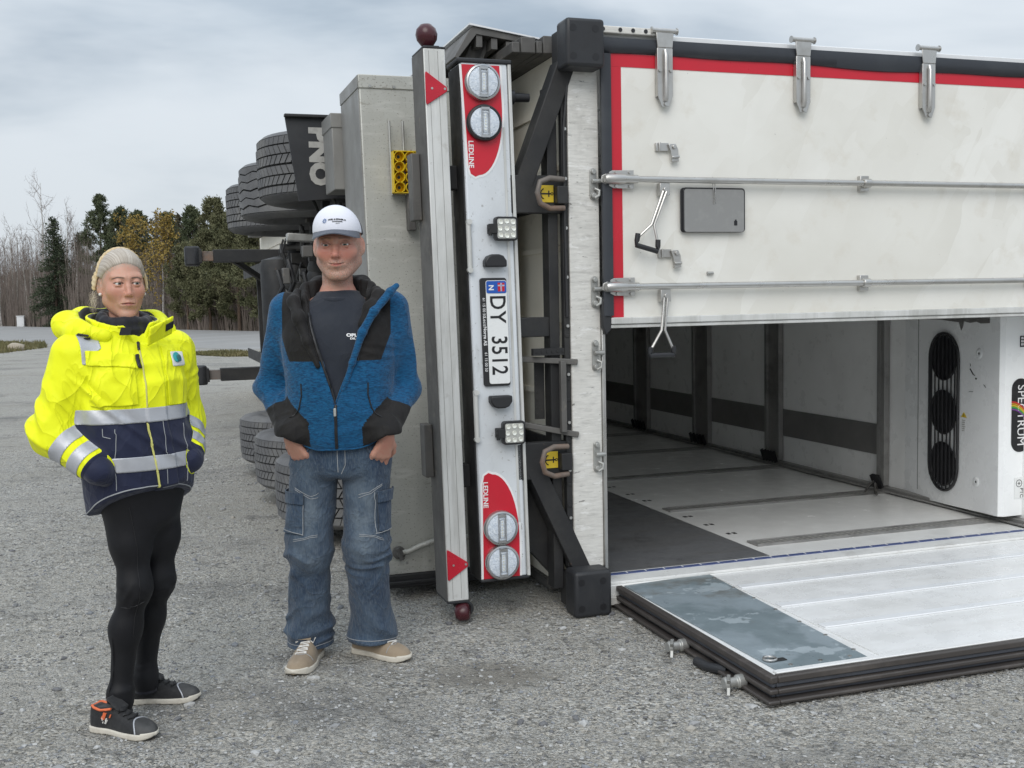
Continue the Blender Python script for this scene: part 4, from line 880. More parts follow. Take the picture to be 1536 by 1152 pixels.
def npmesh(name, V, F):
    me = bpy.data.meshes.new(name); me.from_pydata(V.reshape(-1, 3).tolist(), [], F.tolist()); me.update(); return me
def sprays(rs, C, D, ln, wd):                       # elongated leaf clumps at C along D, 2 crossing triangles each
    k = len(C); D = D / np.linalg.norm(D, axis=1, keepdims=True)
    r_ = rs.randn(k, 3); s_ = np.cross(D, r_); s_ /= np.linalg.norm(s_, axis=1, keepdims=True) + 1e-9
    ln = ln * (.6 + .8 * rs.rand(k, 1)); wd = wd * (.6 + .8 * rs.rand(k, 1))
    a = C - s_ * wd; b_ = C + s_ * wd; c_ = C + D * ln; n_ = np.cross(D, s_)
    d_ = C + D * ln * .2 - n_ * wd; e_ = C + D * ln * .3 + n_ * wd; f_ = C + D * ln * .9 + s_ * wd * .4
    V = np.stack([a, b_, c_, d_, e_, f_], 1); F = np.arange(k * 6).reshape(-1, 3); return V, F
def trunk_mb(H, r0, rs, lean=.02, n=7):
    pts = []; x = y = 0
    for i in range(8):
        pts.append((x, y, H * i / 7)); x += rs.randn() * lean * H / 8; y += rs.randn() * lean * H / 8
    return MB().tube(pts, [r0 * (1 - .93 * i / 7) for i in range(8)], n), pts
def conifer(kind, H, W, base, seed):
    rs = np.random.RandomState(seed)
    tm, pts = trunk_mb(H, .013 * H + .02, rs, .012 if kind == 'spruce' else .03)
    px = np.array(pts)
    C = []; D = []; twig = MB()
    nb = int(38 * 6.2) if kind == 'spruce' else 105
    for i in range(nb):
        f = base + (1 - base) * (i + rs.rand()) / nb
        if kind != 'spruce': f = base + (1 - base) * ((i + rs.rand()) / nb) ** .8
        z = f * H; c0 = np.array([np.interp(z, px[:, 2], px[:, 0]), np.interp(z, px[:, 2], px[:, 1]), z]); q = (f - base) / (1 - base)
        if kind == 'spruce': L = W * (1 - q) ** .85 * (.7 + .55 * rs.rand()) + .10; up = -.22 + .5 * q
        else: L = 1.25 * W * ((1 - q) ** .6 * min(1, .45 + 2.2 * q)) * (.45 + .75 * rs.rand()) + .12; up = .12 + .75 * q
        a = rs.rand() * 6.283; d = np.array([np.cos(a), np.sin(a), up]); d /= np.linalg.norm(d)
        if i % 3 == 0: twig.tube([c0, c0 + d * L * .5 + [0, 0, .02], c0 + d * L], [.012, .008, .004], 3)
        if kind == 'spruce': t = np.linspace(.12, 1, max(3, int(L / .10)))
        else: t = np.repeat(.42 + .58 * rs.rand(max(2, int(L / .28))), 9)
        p = c0 + d * L * t[:, None]; p[:, 2] -= (t ** 2) * L * (.14 if kind == 'spruce' else -.10)
        sp = .08 if kind == 'spruce' else .075
        for r_ in range(5):
            C.append(p + rs.randn(len(t), 3) * sp); dd = d * (.8 if kind == 'spruce' else .4) + rs.randn(len(t), 3) * (.5 if kind == 'spruce' else .7); dd[:, 2] += 0 if kind == 'spruce' else .35; D.append(dd)
    C = np.vstack(C); D = np.vstack(D); V, F = sprays(rs, C, D, .15 if kind == 'spruce' else .14, .032 if kind == 'spruce' else .028)
    return tm, twig, npmesh('crown', V, F)
def birch(H, seed, leaves=0, dens=1.0):
    rs = np.random.RandomState(seed); tm, pts = trunk_mb(H, .010 * H + .012, rs, .05, 6); px = np.array(pts); tw = MB(); tips = []
    def limb(p, d, L, r, lev):
        n = 4; q = [p]; dd = d
        for i in range(n):
            dd = dd + rs.randn(3) * .16 + np.array([0, 0, .10]); dd /= np.linalg.norm(dd); q.append(q[-1] + dd * L / n)
        tw.tube(q, [r * (1 - .8 * i / n) for i in range(n + 1)], 3)
        if lev == 0: tips.extend(q[1:]); return
        for k in range(int((5 if lev == 2 else 4) * dens)):
            j = rs.randint(1, n + 1); e = dd + rs.randn(3) * .55; e /= np.linalg.norm(e); limb(q[j], e, L * (.4 + .25 * rs.rand()), r * .55, lev - 1)
    for i in range(int(17 * dens)):
        f = .22 + .76 * (i + rs.rand()) / int(17 * dens); z = f * H; c0 = np.array([np.interp(z, px[:, 2], px[:, 0]), np.interp(z, px[:, 2], px[:, 1]), z])
        a = rs.rand() * 6.283; d = np.array([np.cos(a) * .6, np.sin(a) * .6, .9]); limb(c0, d / np.linalg.norm(d), H * (.32 if leaves else .24) * (1.15 - f * .75), .010 + .004 * H * .2, 2)
    lm = None
    if leaves:
        tp = np.array(tips); ix = rs.randint(0, len(tp), leaves); V, F = sprays(rs, tp[ix] + rs.randn(leaves, 3) * .10, rs.randn(leaves, 3), .11, .05); lm = npmesh('foliage', V, F)
    return tm, tw, lm
def at(px, y): return Vector(((px - 768) / 1629 * y, y, 0))
def depth_for(px): return 74 - (px / 370) * 27.5 if px < 420 else max(30, 43 - (px - 420) * .012)
def height_for(px, top, y): return 1.374 + ((451 - (px - 768) * .0201) - top) / 1629 * y
def ground_z(px): return .30
trees = [
 # kind, px, top y, extra depth, half width (m) or leaves, label, category group
 ('spruce', 90, 330, 0, 1.55, 'dark green spruce with a pointed crown left of the woman in yellow', None),
 ('pine', 157, 299, 4, 1.35, 'tallest dark pine, its rounded top standing above the woman in yellow', None),
 ('pine', 188, 318, 5, 1.5, 'bushy dark pine just right of the tallest pine', None),
 ('pine', 214, 322, 6, 1.3, 'dark pine with a lopsided crown behind the left yellow birch', None),
 ('pine', 262, 325, 6, .8, 'slim pine with a bare narrow tip right of the yellow birches', None),
 ('pine', 297, 316, 4, .9, 'slender pine with a narrow top left of the lying trailer wheels', None),
 ('olive', 333, 305, 1, 1.5, 'broad olive green pine close beside the hindmost trailer wheel', None),
 ('olive', 318, 352, -1, 1.3, 'lower olive green pine behind the upper landing leg', None),
 ('olive', 362, 330, 0, 1.6, 'thick olive green pine partly hidden behind the raised trailer wheels', None),
 ('olive', 285, 372, 0, 1.1, 'young olive green pine between the woman and the upper landing leg', None),
 ('spruce', 240, 385, 3, 1.0, 'young spruce low behind the yellow birches', None),
 ('olive', 395, 322, 0, 1.5, 'olive green pine seen below the raised wheels left of the man', None),
 ('spruce', 128, 352, 8, 1.0, 'narrow spruce half hidden right behind the dark pointed spruce', None),
 ('bare', 72, 276, 3, 0, 'tallest leafless birch, thin and pale against the sky', None),
 ('bare', 6, 352, 0, 0, 'leafless birch at the left edge of the picture', None),
 ('bare', 26, 342, 4, 0, None, 'bare birches at the edge of the wood'),
 ('bare', 47, 348, 2, 0, None, 'bare birches at the edge of the wood'),
 ('bare', 60, 362, 6, 0, None, 'bare birches at the edge of the wood'),
 ('bare', 112, 318, 6, 0, None, 'bare birches at the edge of the wood'),
 ('bare', 124, 334, 2, 0, None, 'bare birches at the edge of the wood'),
 ('bare', 141, 350, 6, 0, None, 'bare birches at the edge of the wood'),
 ('bare', 278, 352, 3, 0, None, 'bare birches at the edge of the wood'),
 ('bare', 310, 345, 5, 0, None, 'bare birches at the edge of the wood'),
 ('bare', 245, 340, 7, 0, None, 'bare birches at the edge of the wood'),
 ('bare', -12, 350, 2, 0, None, 'bare birches at the edge of the wood'),
 ('bare', 16, 356, 7, 0, None, 'bare birches at the edge of the wood'),
 ('bare', 36, 352, 9, 0, None, 'bare birches at the edge of the wood'),
 ('bare', 84, 345, 8, 0, None, 'bare birches at the edge of the wood'),
 ('bare', 100, 338, 10, 0, None, 'bare birches at the edge of the wood'),
 ('bare', 178, 345, 9, 0, None, 'bare birches at the edge of the wood'),
 ('bare', 228, 348, 9, 0, None, 'bare birches at the edge of the wood'),
 ('bare', 262, 350, 9, 0, None, 'bare birches at the edge of the wood'),
 ('bare', 290, 340, 8, 0, None, 'bare birches at the edge of the wood'),
 ('bare', 322, 338, 7, 0, None, 'bare birches at the edge of the wood'),
 ('bare', 345, 330, 6, 0, None, 'bare birches at the edge of the wood'),
 ('yellow', 212, 343, 1, 1500, 'left one of the two yellowing birches above the woman', None),
 ('yellow', 248, 340, 0, 1300, 'right one of the two yellowing birches, nearer to the trailer', None),
 ('olive', 520, 330, 2, 1.5, None, 'pines hidden behind the trailer'),
 ('olive', 640, 330, 4, 1.6, None, 'pines hidden behind the trailer'),
 ('spruce', 780, 330, 4, 1.5, None, 'pines hidden behind the trailer'),
]
vn = 0
for kind, px, top, dy, wd, label, grp in trees:
    vn += 1; y = depth_for(px) + dy; H = height_for(px, top, y) - .2
    if grp and 'hidden' in grp: continue             # nothing of these shows in the photograph
    loc = at(px, y); loc.z = ground_z(px) - .12
    nm = {'spruce': 'spruce_tree', 'pine': 'pine_tree', 'olive': 'pine_tree', 'bare': 'birch_tree', 'yellow': 'birch_tree'}[kind]
    t_ = empty(nm, loc, rnd.random() * 6)
    tag(t_, label or 'leafless grey birch with fine brown twigs at the edge of the wood', 'tree', grp)
    if kind in ('spruce', 'pine', 'olive'):
        tm, twg, cm = conifer('spruce' if kind == 'spruce' else 'pine', H, wd, .06 if kind == 'spruce' else (.12 if kind == 'olive' else .20), 100 + vn)
        P('trunk', tm, 'bark', t_); cr_ = link('crown', cm, kind if kind != 'olive' else 'olive', t_); P('branches', twg, 'bark', t_)
    else:
        tm, twg, lm = birch(H, 300 + vn, wd if kind == 'yellow' else 0, 1.0 if H > 5 else .8)
        P('trunk', tm, 'birch_bark', t_); P('branches', twg, 'twig', t_)
        if lm: link('foliage', lm, 'yellow_leaf', t_)
# the wood behind: dark trees that read as one mass, and brushwood along its edge
rs = np.random.RandomState(11); VV = []; FF = []; o = 0; TR = MB()
for i in range(190):
    px = -60 + rs.rand() * 640; y = depth_for(px) + 7 + rs.rand() * 26; p = at(px, y); H = (3.4 + 2.6 * rs.rand()) * (y / 62) * (.52 if px < 160 else 1.08)
    k = 420; z = rs.rand(k) ** .8; a = rs.rand(k) * 6.283; r_ = (1.0 - z * .8) * .95 * (.4 + .6 * rs.rand(k))
    C = np.c_[p.x + np.cos(a) * r_, p.y + np.sin(a) * r_, .1 + z * H]; D = np.c_[np.cos(a), np.sin(a), rs.randn(k) * .5]
    V, F = sprays(rs, C, D, .30, .075); VV.append(V.reshape(-1, 3)); FF.append(F + o); o += k * 6
for i in range(150):                                # the same wood goes on behind the trailer
    px = 580 + rs.rand() * 1900; y = 46 + rs.rand() * 22; p = at(px, y); H = 3.6 + 2.8 * rs.rand(); k = 260
    z = rs.rand(k) ** .8; a = rs.rand(k) * 6.283; r_ = (1.0 - z * .8) * 1.25 * (.4 + .6 * rs.rand(k))
    V, F = sprays(rs, np.c_[p.x + np.cos(a) * r_, p.y + np.sin(a) * r_, .1 + z * H], np.c_[np.cos(a), np.sin(a), rs.randn(k) * .5], .36, .10); VV.append(V.reshape(-1, 3)); FF.append(F + o); o += k * 6
me = npmesh('woodland', np.vstack(VV), np.vstack(FF)); tag(link('woodland', me, leafmat('far_wood_needles', ((.095, .092, .062), (.15, .135, .09), (.065, .065, .045)))), kind='stuff')
VV = []; k_ = 0
for i in range(8300):
    px = -70 + rs.rand() * 600 if i < 6500 else 530 + rs.rand() * 1950; y = depth_for(px) + .4 + rs.rand() ** 1.5 * 14; p = at(px, y); H = (1.7 + 3.9 * rs.rand() ** 1.25) * (1.22 if px < 150 else .86); b0 = np.array([p.x, p.y, .15]); top = b0 + np.array([rs.randn() * .25, rs.randn() * .2, H])
    segs = [(b0, top, .016 + .012 * rs.rand())]
    for k in range(11):
        f = .25 + .7 * rs.rand(); c = b0 + (top - b0) * f; e = c + np.array([rs.randn() * .28, rs.randn() * .25, .3 + .45 * rs.rand()]) * (1.1 - f * .5); segs.append((c, e, .007))
    for a_, e, wd in segs: VV.append([a_ - [wd, 0, 0], a_ + [wd, 0, 0], e])
VV = np.array(VV); tag(link('brushwood', npmesh('brushwood', VV, np.arange(len(VV) * 3).reshape(-1, 3)), 'brush'), kind='stuff')
VV = []
for i in range(260):                                # trunks in the shade of the wood
    px = -40 + rs.rand() * 560; y = depth_for(px) + 1.5 + rs.rand() * 9; p = at(px, y); H = 2.5 + 2.5 * rs.rand(); wd = .03 + .03 * rs.rand(); lx = rs.randn() * .25
    TR.tube([(p.x, p.y, 0), (p.x + lx * .5, p.y, H * .5), (p.x + lx, p.y, H)], [wd, wd * .8, wd * .35], 5)
tag(P('wood_trunks', TR, 'birch_bark'), kind='stuff')
# pale roadside cabinet and a boulder on the grass
cab = empty('utility_cabinet', at(35, 71), .2); cab.location.z = .2; tag(cab, 'small white roadside cabinet at the foot of the bare birches', 'cabinet')
P('body', MB().box(-.22, .22, -.15, .15, .08, .78), 'white', cab, bevel=.01); P('lid', MB().box(-.25, .25, -.18, .18, .7805, .83), 'white', cab, bevel=.01); P('plinth', MB().box(-.2, .2, -.13, .13, -.2, .0795), 'alu_grey', cab)
P('door', MB().box(-.19, .19, -.158, -.1505, .12, .74), 'white', cab)
def stone_mesh(rs, r, flat):
    bm = bmesh.new(); bmesh.ops.create_icosphere(bm, subdivisions=2, radius=1)
    for v in bm.verts: v.co *= .8 + .35 * rs.rand(); v.co.x *= r; v.co.y *= r * .8; v.co.z *= r * flat
    me = bpy.data.meshes.new('boulder'); bm.to_mesh(me); bm.free(); return me
M['stone'] = mat('pale_stone', (.42, .36, .28), .85, layers=[((.28, .25, .2), 3, (1, 1, 1), .45, .7, .7)])
bo = link('boulder', stone_mesh(np.random.RandomState(2), .32, .55), 'stone', smooth=True); bo.location = (-17.0, 37.3, .1); tag(bo, 'low tan boulder on the grass by the road', 'boulder')
# --- loose stones on the gravel near the camera (one mass)
def loose_stones(n, seed, rmin, rmax, name, mats):
    rs = np.random.RandomState(seed)
    bm = bmesh.new(); bmesh.ops.create_icosphere(bm, subdivisions=1, radius=1); bm.verts.ensure_lookup_table()
    v0 = np.array([v.co for v in bm.verts]); f0 = np.array([[v.index for v in f.verts] for f in bm.faces]); bm.free()
    if rmax < .014:
        v0 = np.array([[1, 0, 0], [-1, 0, 0], [0, 1, 0], [0, -1, 0], [0, 0, 1], [.5, .6, .7], [-.5, -.6, .6]], float); f0 = np.array([[0, 2, 5], [5, 2, 4], [0, 5, 4], [0, 4, 3], [2, 1, 4], [1, 3, 6], [1, 6, 4], [6, 3, 4]])
    y = 2.35 + (rs.rand(n) ** 1.25) * 7.5; x = (rs.rand(n) * 1.25 - .62) * (y * .98)
    dx, dy = x - .3515, y - 4.752; u = dx * math.cos(YAW) + dy * math.sin(YAW); w_ = -dx * math.sin(YAW) + dy * math.cos(YAW)
    keep = ~(((u > -.05) & (w_ > -.03)) | ((u > .10) & (w_ > -1.30)) | (((x + .55) ** 2 + (y - 4.15) ** 2) < .02)); x, y = x[keep], y[keep]; n = len(x)
    r_ = rmin + (rmax - rmin) * rs.rand(n) ** 3
    V = v0[None] * (.75 + .5 * rs.rand(n, len(v0), 1)) * r_[:, None, None] * np.stack([1 + .5 * rs.rand(n), np.ones(n) * .8, .45 + .25 * rs.rand(n)], 1)[:, None]
    a = rs.rand(n) * 6.283; ca, sa = np.cos(a)[:, None], np.sin(a)[:, None]
    V = np.stack([V[..., 0] * ca - V[..., 1] * sa + x[:, None], V[..., 0] * sa + V[..., 1] * ca + y[:, None], V[..., 2] + r_[:, None] * .12], -1)
    F = (f0[None] + (np.arange(n) * len(v0))[:, None, None]).reshape(-1, 3)
    me = npmesh(name, V, F)
    for m_ in mats: me.materials.append(m_)
    me.polygons.foreach_set('material_index', np.repeat(rs.randint(0, len(mats), n), len(f0)).astype(np.int32))
    o_ = bpy.data.objects.new(name, me); COL.objects.link(o_); return tag(o_, kind='stuff')
sm = [mat('stone_grey_%d' % i, c, .85, layers=[(tuple(q * .55 for q in c), 60, (1, 1, 1), .45, .65, .7)]) for i, c in enumerate(((.30, .30, .30), (.42, .415, .40), (.16, .16, .165), (.36, .34, .30), (.46, .46, .45), (.24, .25, .265)))]
loose_stones(42000, 21, .0025, .009, 'loose_gravel', sm)
loose_stones(1500, 22, .006, .021, 'loose_stones', sm)
# ------------------------------------------------------------------ people: implicit surfaces, meshed with surface nets
f32 = np.float32
def A3(*p): return np.array(p, f32)
def nrm(P): return np.sqrt((P * P).sum(-1))
def smin(a, b, k): h = np.clip(.5 + .5 * (b - a) / k, 0, 1); return b + (a - b) * h - k * h * (1 - h)
def smax(a, b, k): return -smin(-a, -b, k)
def sph(P, c, r): return nrm(P - A3(*c)) - r
def ell(P, c, r, R_=None):
    q = P - A3(*c)
    if R_ is not None: q = q @ R_.astype(f32)
    r = A3(*r); k0 = nrm(q / r); k1 = nrm(q / (r * r)); return k0 * (k0 - 1) / np.maximum(k1, 1e-6)
def cone(P, a, b, r1, r2):                         # tapered capsule
    a, b = A3(*a), A3(*b); ab = b - a; t = np.clip(((P - a) @ ab) / float(ab @ ab), 0, 1)
    return nrm(P - a - t[:, None] * ab) - (r1 + (r2 - r1) * t)
def chain(P, pts, rs_, k=.02):
    d = None
    for i in range(len(pts) - 1):
        e = cone(P, pts[i], pts[i + 1], rs_[i], rs_[i + 1]); d = e if d is None else smin(d, e, k)
    return d
def bez(a, b, c, n=8): return [tuple((1 - t) ** 2 * np.array(a) + 2 * t * (1 - t) * np.array(b) + t * t * np.array(c)) for t in np.linspace(0, 1, n)]
def spl(zs, vs):
    zs, vs = np.array(zs, float), np.array(vs, float); zz_ = np.linspace(zs[0], zs[-1], 160); m_ = np.gradient(vs, zs)
    i = np.clip(np.searchsorted(zs, zz_) - 1, 0, len(zs) - 2); h = zs[i + 1] - zs[i]; t = (zz_ - zs[i]) / h
    y = (2 * t ** 3 - 3 * t ** 2 + 1) * vs[i] + (t ** 3 - 2 * t ** 2 + t) * h * m_[i] + (-2 * t ** 3 + 3 * t ** 2) * vs[i + 1] + (t ** 3 - t ** 2) * h * m_[i + 1]
    return zz_.astype(f32), y.astype(f32)
class Loft:                                         # stacked super-ellipses: rows (z, cx, cy, a, b)
    def __init__(s, rows, n=2.3):
        rows = sorted(rows); z = [r_[0] for r_ in rows]; s.z0, s.z1, s.n = z[0], z[-1], n
        s.t = [spl(z, [r_[k] for r_ in rows]) for k in range(1, 5)]
    def par(s, z): return [np.interp(z, *t).astype(f32) for t in s.t]
    def __call__(s, P, cap=True):
        z = P[:, 2]; cx_, cy_, a, b = s.par(z)
        x = np.abs(P[:, 0] - cx_) / a; y = np.abs(P[:, 1] - cy_) / b
        q = (x ** s.n + y ** s.n) ** (1 / s.n)
        d = (q - 1) * np.minimum(a, b) * (.75 + .25 * (q > 1))
        if cap: d = smax(d, np.maximum(s.z0 - z, z - s.z1), .012)
        return d
def folds(P, d, k, warp=.4, seed=0):
    d = A3(*d); d = d / nrm(d); rs = np.random.RandomState(seed); u = rs.randn(3).astype(f32); v = rs.randn(3).astype(f32)
    ph = k * (P @ d) + warp * 6.28 * np.sin(P @ (u * k * .16) + seed) + 2.0 * np.sin(P @ (v * k * .23) + 1.7 * seed)
    m_ = np.clip(.30 + 1.0 * np.sin(P @ (u * k * .075) + 2.3 * seed) * np.sin(P @ (v * k * .09) + seed), .08, 1)
    return -((1 - np.sqrt(np.sin(ph * .5) ** 2 + .015)) * 1.7 - .45) * m_ * 1.25
def lump(P, k, seed=0):
    rs = np.random.RandomState(seed + 50); o = 0
    for i in range(4): u = rs.randn(3).astype(f32) * k; o = o + np.sin(P @ u + rs.rand() * 6.28 + 1.3 * np.sin(P @ (rs.randn(3).astype(f32) * k * .6)))
    return o / 4
def band(x, a, b, s): return np.clip((x - a) / s + .5, 0, 1) * np.clip((b - x) / s + .5, 0, 1)
def bell(x, c, w_): return np.exp(-((x - c) / w_) ** 2)

def grad(f, V, e=.0012):
    g = 0
    for s in ((1, -1, -1), (-1, -1, 1), (-1, 1, -1), (1, 1, 1)):
        o = A3(*s); g = g + o * f(V + o * e)[:, None]
    return g / (nrm(g)[:, None] + 1e-9)
def project(f, V, it=3, c=.02):
    V = V.astype(f32)
    for _ in range(it):
        g = grad(f, V); V = V - g * np.clip(f(V), -c, c)[:, None] * .9
    return V
def mesh_sdf(f, lo, hi, h, B=10, proj=2):
    lo, hi = np.array(lo, float), np.array(hi, float); nb = np.ceil((hi - lo) / (B * h)).astype(int)
    ix = np.stack(np.meshgrid(*[np.arange(n) for n in nb], indexing='ij'), -1).reshape(-1, 3)
    cen = lo + (ix + .5) * B * h
    keep = np.abs(f(cen.astype(f32))) < B * h * .87 * 1.7 + .012
    ix = ix[keep]; g = np.stack(np.meshgrid(*[np.arange(B + 1)] * 3, indexing='ij'), -1).reshape(-1, 3)
    keys, pos, edges = [], [], []; n = B + 1; nc = nb * B + 3
    for s in range(0, len(ix), 60):
        bi = ix[s:s + 60]; gi = bi[:, None] * B + g[None]
        D = f((lo + gi.reshape(-1, 3) * h).astype(f32)).reshape(len(bi), n, n, n)
        I = D < 0
        c = [D[:, a:a + B, b:b + B, c_:c_ + B] for a in (0, 1) for b in (0, 1) for c_ in (0, 1)]
        st = np.stack([q < 0 for q in c]); act = st.any(0) & ~st.all(0)
        if not act.any(): continue
        w_ = np.argwhere(act); vals = np.stack([q[act] for q in c], 1)
        co = np.array([(a, b, c_) for a in (0, 1) for b in (0, 1) for c_ in (0, 1)], float)
        acc = np.zeros((len(w_), 3)); cnt = np.zeros(len(w_))
        for i in range(8):
            for j in range(i + 1, 8):
                if np.abs(co[i] - co[j]).sum() != 1: continue
                m_ = (vals[:, i] < 0) != (vals[:, j] < 0)
                if m_.any():
                    t = vals[m_, i] / (vals[m_, i] - vals[m_, j]); acc[m_] += co[i] + (co[j] - co[i]) * t[:, None]; cnt[m_] += 1
        gc = bi[w_[:, 0]] * B + w_[:, 1:]
        keys.append((gc[:, 0] * nc[1] + gc[:, 1]) * nc[2] + gc[:, 2]); pos.append(lo + (gc + acc / cnt[:, None]) * h)
        for ax in range(3):
            sl = [slice(0, B)] * 3; s2 = list(sl); s2[ax] = slice(1, B + 1)
            a0 = I[:, sl[0], sl[1], sl[2]]; a1 = I[:, s2[0], s2[1], s2[2]]; e = np.argwhere(a0 != a1)
            if len(e): edges.append(np.c_[bi[e[:, 0]] * B + e[:, 1:], np.full(len(e), ax), a0[tuple(e.T)]])
    keys = np.concatenate(keys); pos = np.concatenate(pos); o = np.argsort(keys); keys = keys[o]; pos = pos[o]
    E_ = np.concatenate(edges).astype(np.int64); F = []
    for ax in range(3):
        e = E_[E_[:, 3] == ax]; b, c = (ax + 1) % 3, (ax + 2) % 3; q = []; ok = np.ones(len(e), bool)
        for db, dc in ((0, 0), (-1, 0), (-1, -1), (0, -1)):
            g_ = e[:, :3].copy(); g_[:, b] += db; g_[:, c] += dc
            k = (g_[:, 0] * nc[1] + g_[:, 1]) * nc[2] + g_[:, 2]; i = np.searchsorted(keys, k); i = np.minimum(i, len(keys) - 1); ok &= keys[i] == k; q.append(i)
        q = np.stack(q, 1); q[e[:, 4] == 0] = q[e[:, 4] == 0][:, ::-1]; F.append(q[ok])
    F = np.concatenate(F); V = pos.astype(f32)
    if proj: V = project(f, V, proj)
    return V, F
def tris(F): return np.concatenate([F[:, [0, 1, 2]], F[:, [0, 2, 3]]]) if F.shape[1] == 4 else F
def compact(V, T_, *arr):
    u, inv = np.unique(T_.ravel(), return_inverse=True); return (V[u], inv.reshape(-1, 3)) + tuple(a[u] for a in arr)
def clip(V, T_, s, extra=()):                       # keep s >= 0
    s = np.where(np.abs(s) < 1e-7, 1e-7, s); ins = s[T_] > 0; n = ins.sum(1); out = [T_[n == 3]]; V = list([V]); nv = len(V[0]); cache = []
    newV = []; Vb = V[0]
    def cut(i, j):
        nonlocal nv
        t = (s[i] / (s[i] - s[j]))[:, None]; p = Vb[i] + (Vb[j] - Vb[i]) * t; newV.append(p); k = np.arange(nv, nv + len(p)); nv += len(p); return k
    for rot in range(3):
        t = np.roll(T_, -rot, 1); k = (n == 1) & (s[t[:, 0]] > 0)
        if k.any(): a, b, c = t[k].T; out.append(np.stack([a, cut(a, b), cut(a, c)], 1))
        k = (n == 2) & (s[t[:, 0]] < 0)
        if k.any():
            a, b, c = t[k].T; ab = cut(a, b); ac = cut(a, c); out.append(np.stack([ab, b, c], 1)); out.append(np.stack([ab, c, ac], 1))
    Vn = np.concatenate([Vb] + newV) if newV else Vb; Tn = np.concatenate(out)
    # weld the cut vertices
    q = np.round(Vn * 2e5).astype(np.int64); _, first, inv = np.unique(q, axis=0, return_index=True, return_inverse=True); inv = inv.ravel()
    Tn = inv[Tn]; Vn = Vn[first]; ok = (Tn[:, 0] != Tn[:, 1]) & (Tn[:, 1] != Tn[:, 2]) & (Tn[:, 0] != Tn[:, 2]); return compact(Vn, Tn[ok])
def sm_mesh(name, V, F, m, parent, attrs=None, solid=0, off=0):
    me = bpy.data.meshes.new(name); k = F.shape[1]
    me.vertices.add(len(V)); me.vertices.foreach_set('co', V.astype(f32).ravel()); me.loops.add(F.size); me.loops.foreach_set('vertex_index', F.astype(np.int32).ravel())
    me.polygons.add(len(F)); me.polygons.foreach_set('loop_start', np.arange(0, F.size, k, dtype=np.int32)); me.polygons.foreach_set('use_smooth', np.ones(len(F), bool)); me.update(calc_edges=True); me.validate()
    for n_, a in (attrs or {}).items():
        at_ = me.attributes.new(n_, 'FLOAT', 'POINT'); at_.data.foreach_set('value', np.asarray(a, f32))
    me.materials.append(M[m] if isinstance(m, str) else m); o = bpy.data.objects.new(name, me); COL.objects.link(o); o.parent = parent
    if solid:
        s = o.modifiers.new('solid', 'SOLIDIFY'); s.thickness = solid; s.offset = off
    return o
def patch(name, f, V, T_, conds, off, m, parent, solid=.002):
    for c in conds: V, T_ = clip(V, T_, c(V)); 
    if len(T_) == 0: print('EMPTY patch', name); return None
    V = V + grad(f, V) * off; return sm_mesh(name, V, T_, m, parent, solid=solid)
def seam(name, f, pts, r, m, parent, lift=.0008, n=40, closed=False):
    pts = np.array(pts, f32); t = np.linspace(0, len(pts) - 1, n); P_ = np.stack([np.interp(t, np.arange(len(pts)), pts[:, k]) for k in range(3)], 1)
    P_ = project(f, P_, 5); P_ = P_ + grad(f, P_) * lift; return P(name, MB().tube(P_.tolist(), r, 6), m, parent, smooth=60)
def stitch(f, pts, n=40): return pts
def wrap_text(s, size, f, o, xd, yd, m, parent, off=.0012, name='lettering', arc=0.0, **kw):
    me = text_mesh(s, size, ext=.0004, **kw); xd, yd = Vector(xd).normalized(), Vector(yd).normalized(); zd = xd.cross(yd)
    co = np.zeros(len(me.vertices) * 3, f32); me.vertices.foreach_get('co', co); co = co.reshape(-1, 3)
    if arc: co[:, 1] -= arc * co[:, 0] ** 2
    W_ = np.array(o, f32) + co[:, :1] * A3(*xd) + co[:, 1:2] * A3(*yd); W_ = project(f, W_, 6); W_ = W_ + grad(f, W_) * (off + (co[:, 2:3] > 0) * .0006)
    me.vertices.foreach_set('co', W_.ravel()); me.update(); return link(name, me, m, parent)

# ---- cloth and skin materials
def cloth(name, col, layers=(), rough=.8, weave=0, bstr=.15, sheen=.15, crumple=None):
    m = mat(name, col, rough, layers=layers, bmp=(weave, bstr, .002) if weave else None, rvar=.08, spec=.3); m.node_tree.nodes['Principled BSDF'].inputs['Sheen Weight'].default_value = sheen
    if crumple:
        t = m.node_tree; b = t.nodes['Principled BSDF']; sc, vec, stg = crumple; h = 0
        for k, (s_, r_) in enumerate(((sc, .5), (sc * .8, -.6), (sc * 2.1, .2))):
            q = math_(t, 'POWER', math_(t, 'ABSOLUTE', math_(t, 'SUBTRACT', math_(t, 'MULTIPLY', noise(t, s_, vec, 2, .5, dist=.6, loc=(k * 4, 2, k), rot=(r_ * .5, r_, r_ * .4)), 2.0), 1.0)), .6)
            h = math_(t, 'ADD', h, math_(t, 'MULTIPLY', q, (1, .9, .45)[k]))
        n = N(t, 'ShaderNodeBump'); n.inputs['Strength'].default_value = stg; n.inputs['Distance'].default_value = .018; n.invert = True
        lk(t, h, n.inputs['Height'])
        if b.inputs['Normal'].is_linked: lk(t, b.inputs['Normal'].links[0].from_socket, n.inputs['Normal'])
        lk(t, n.outputs[0], b.inputs['Normal'])
    return m
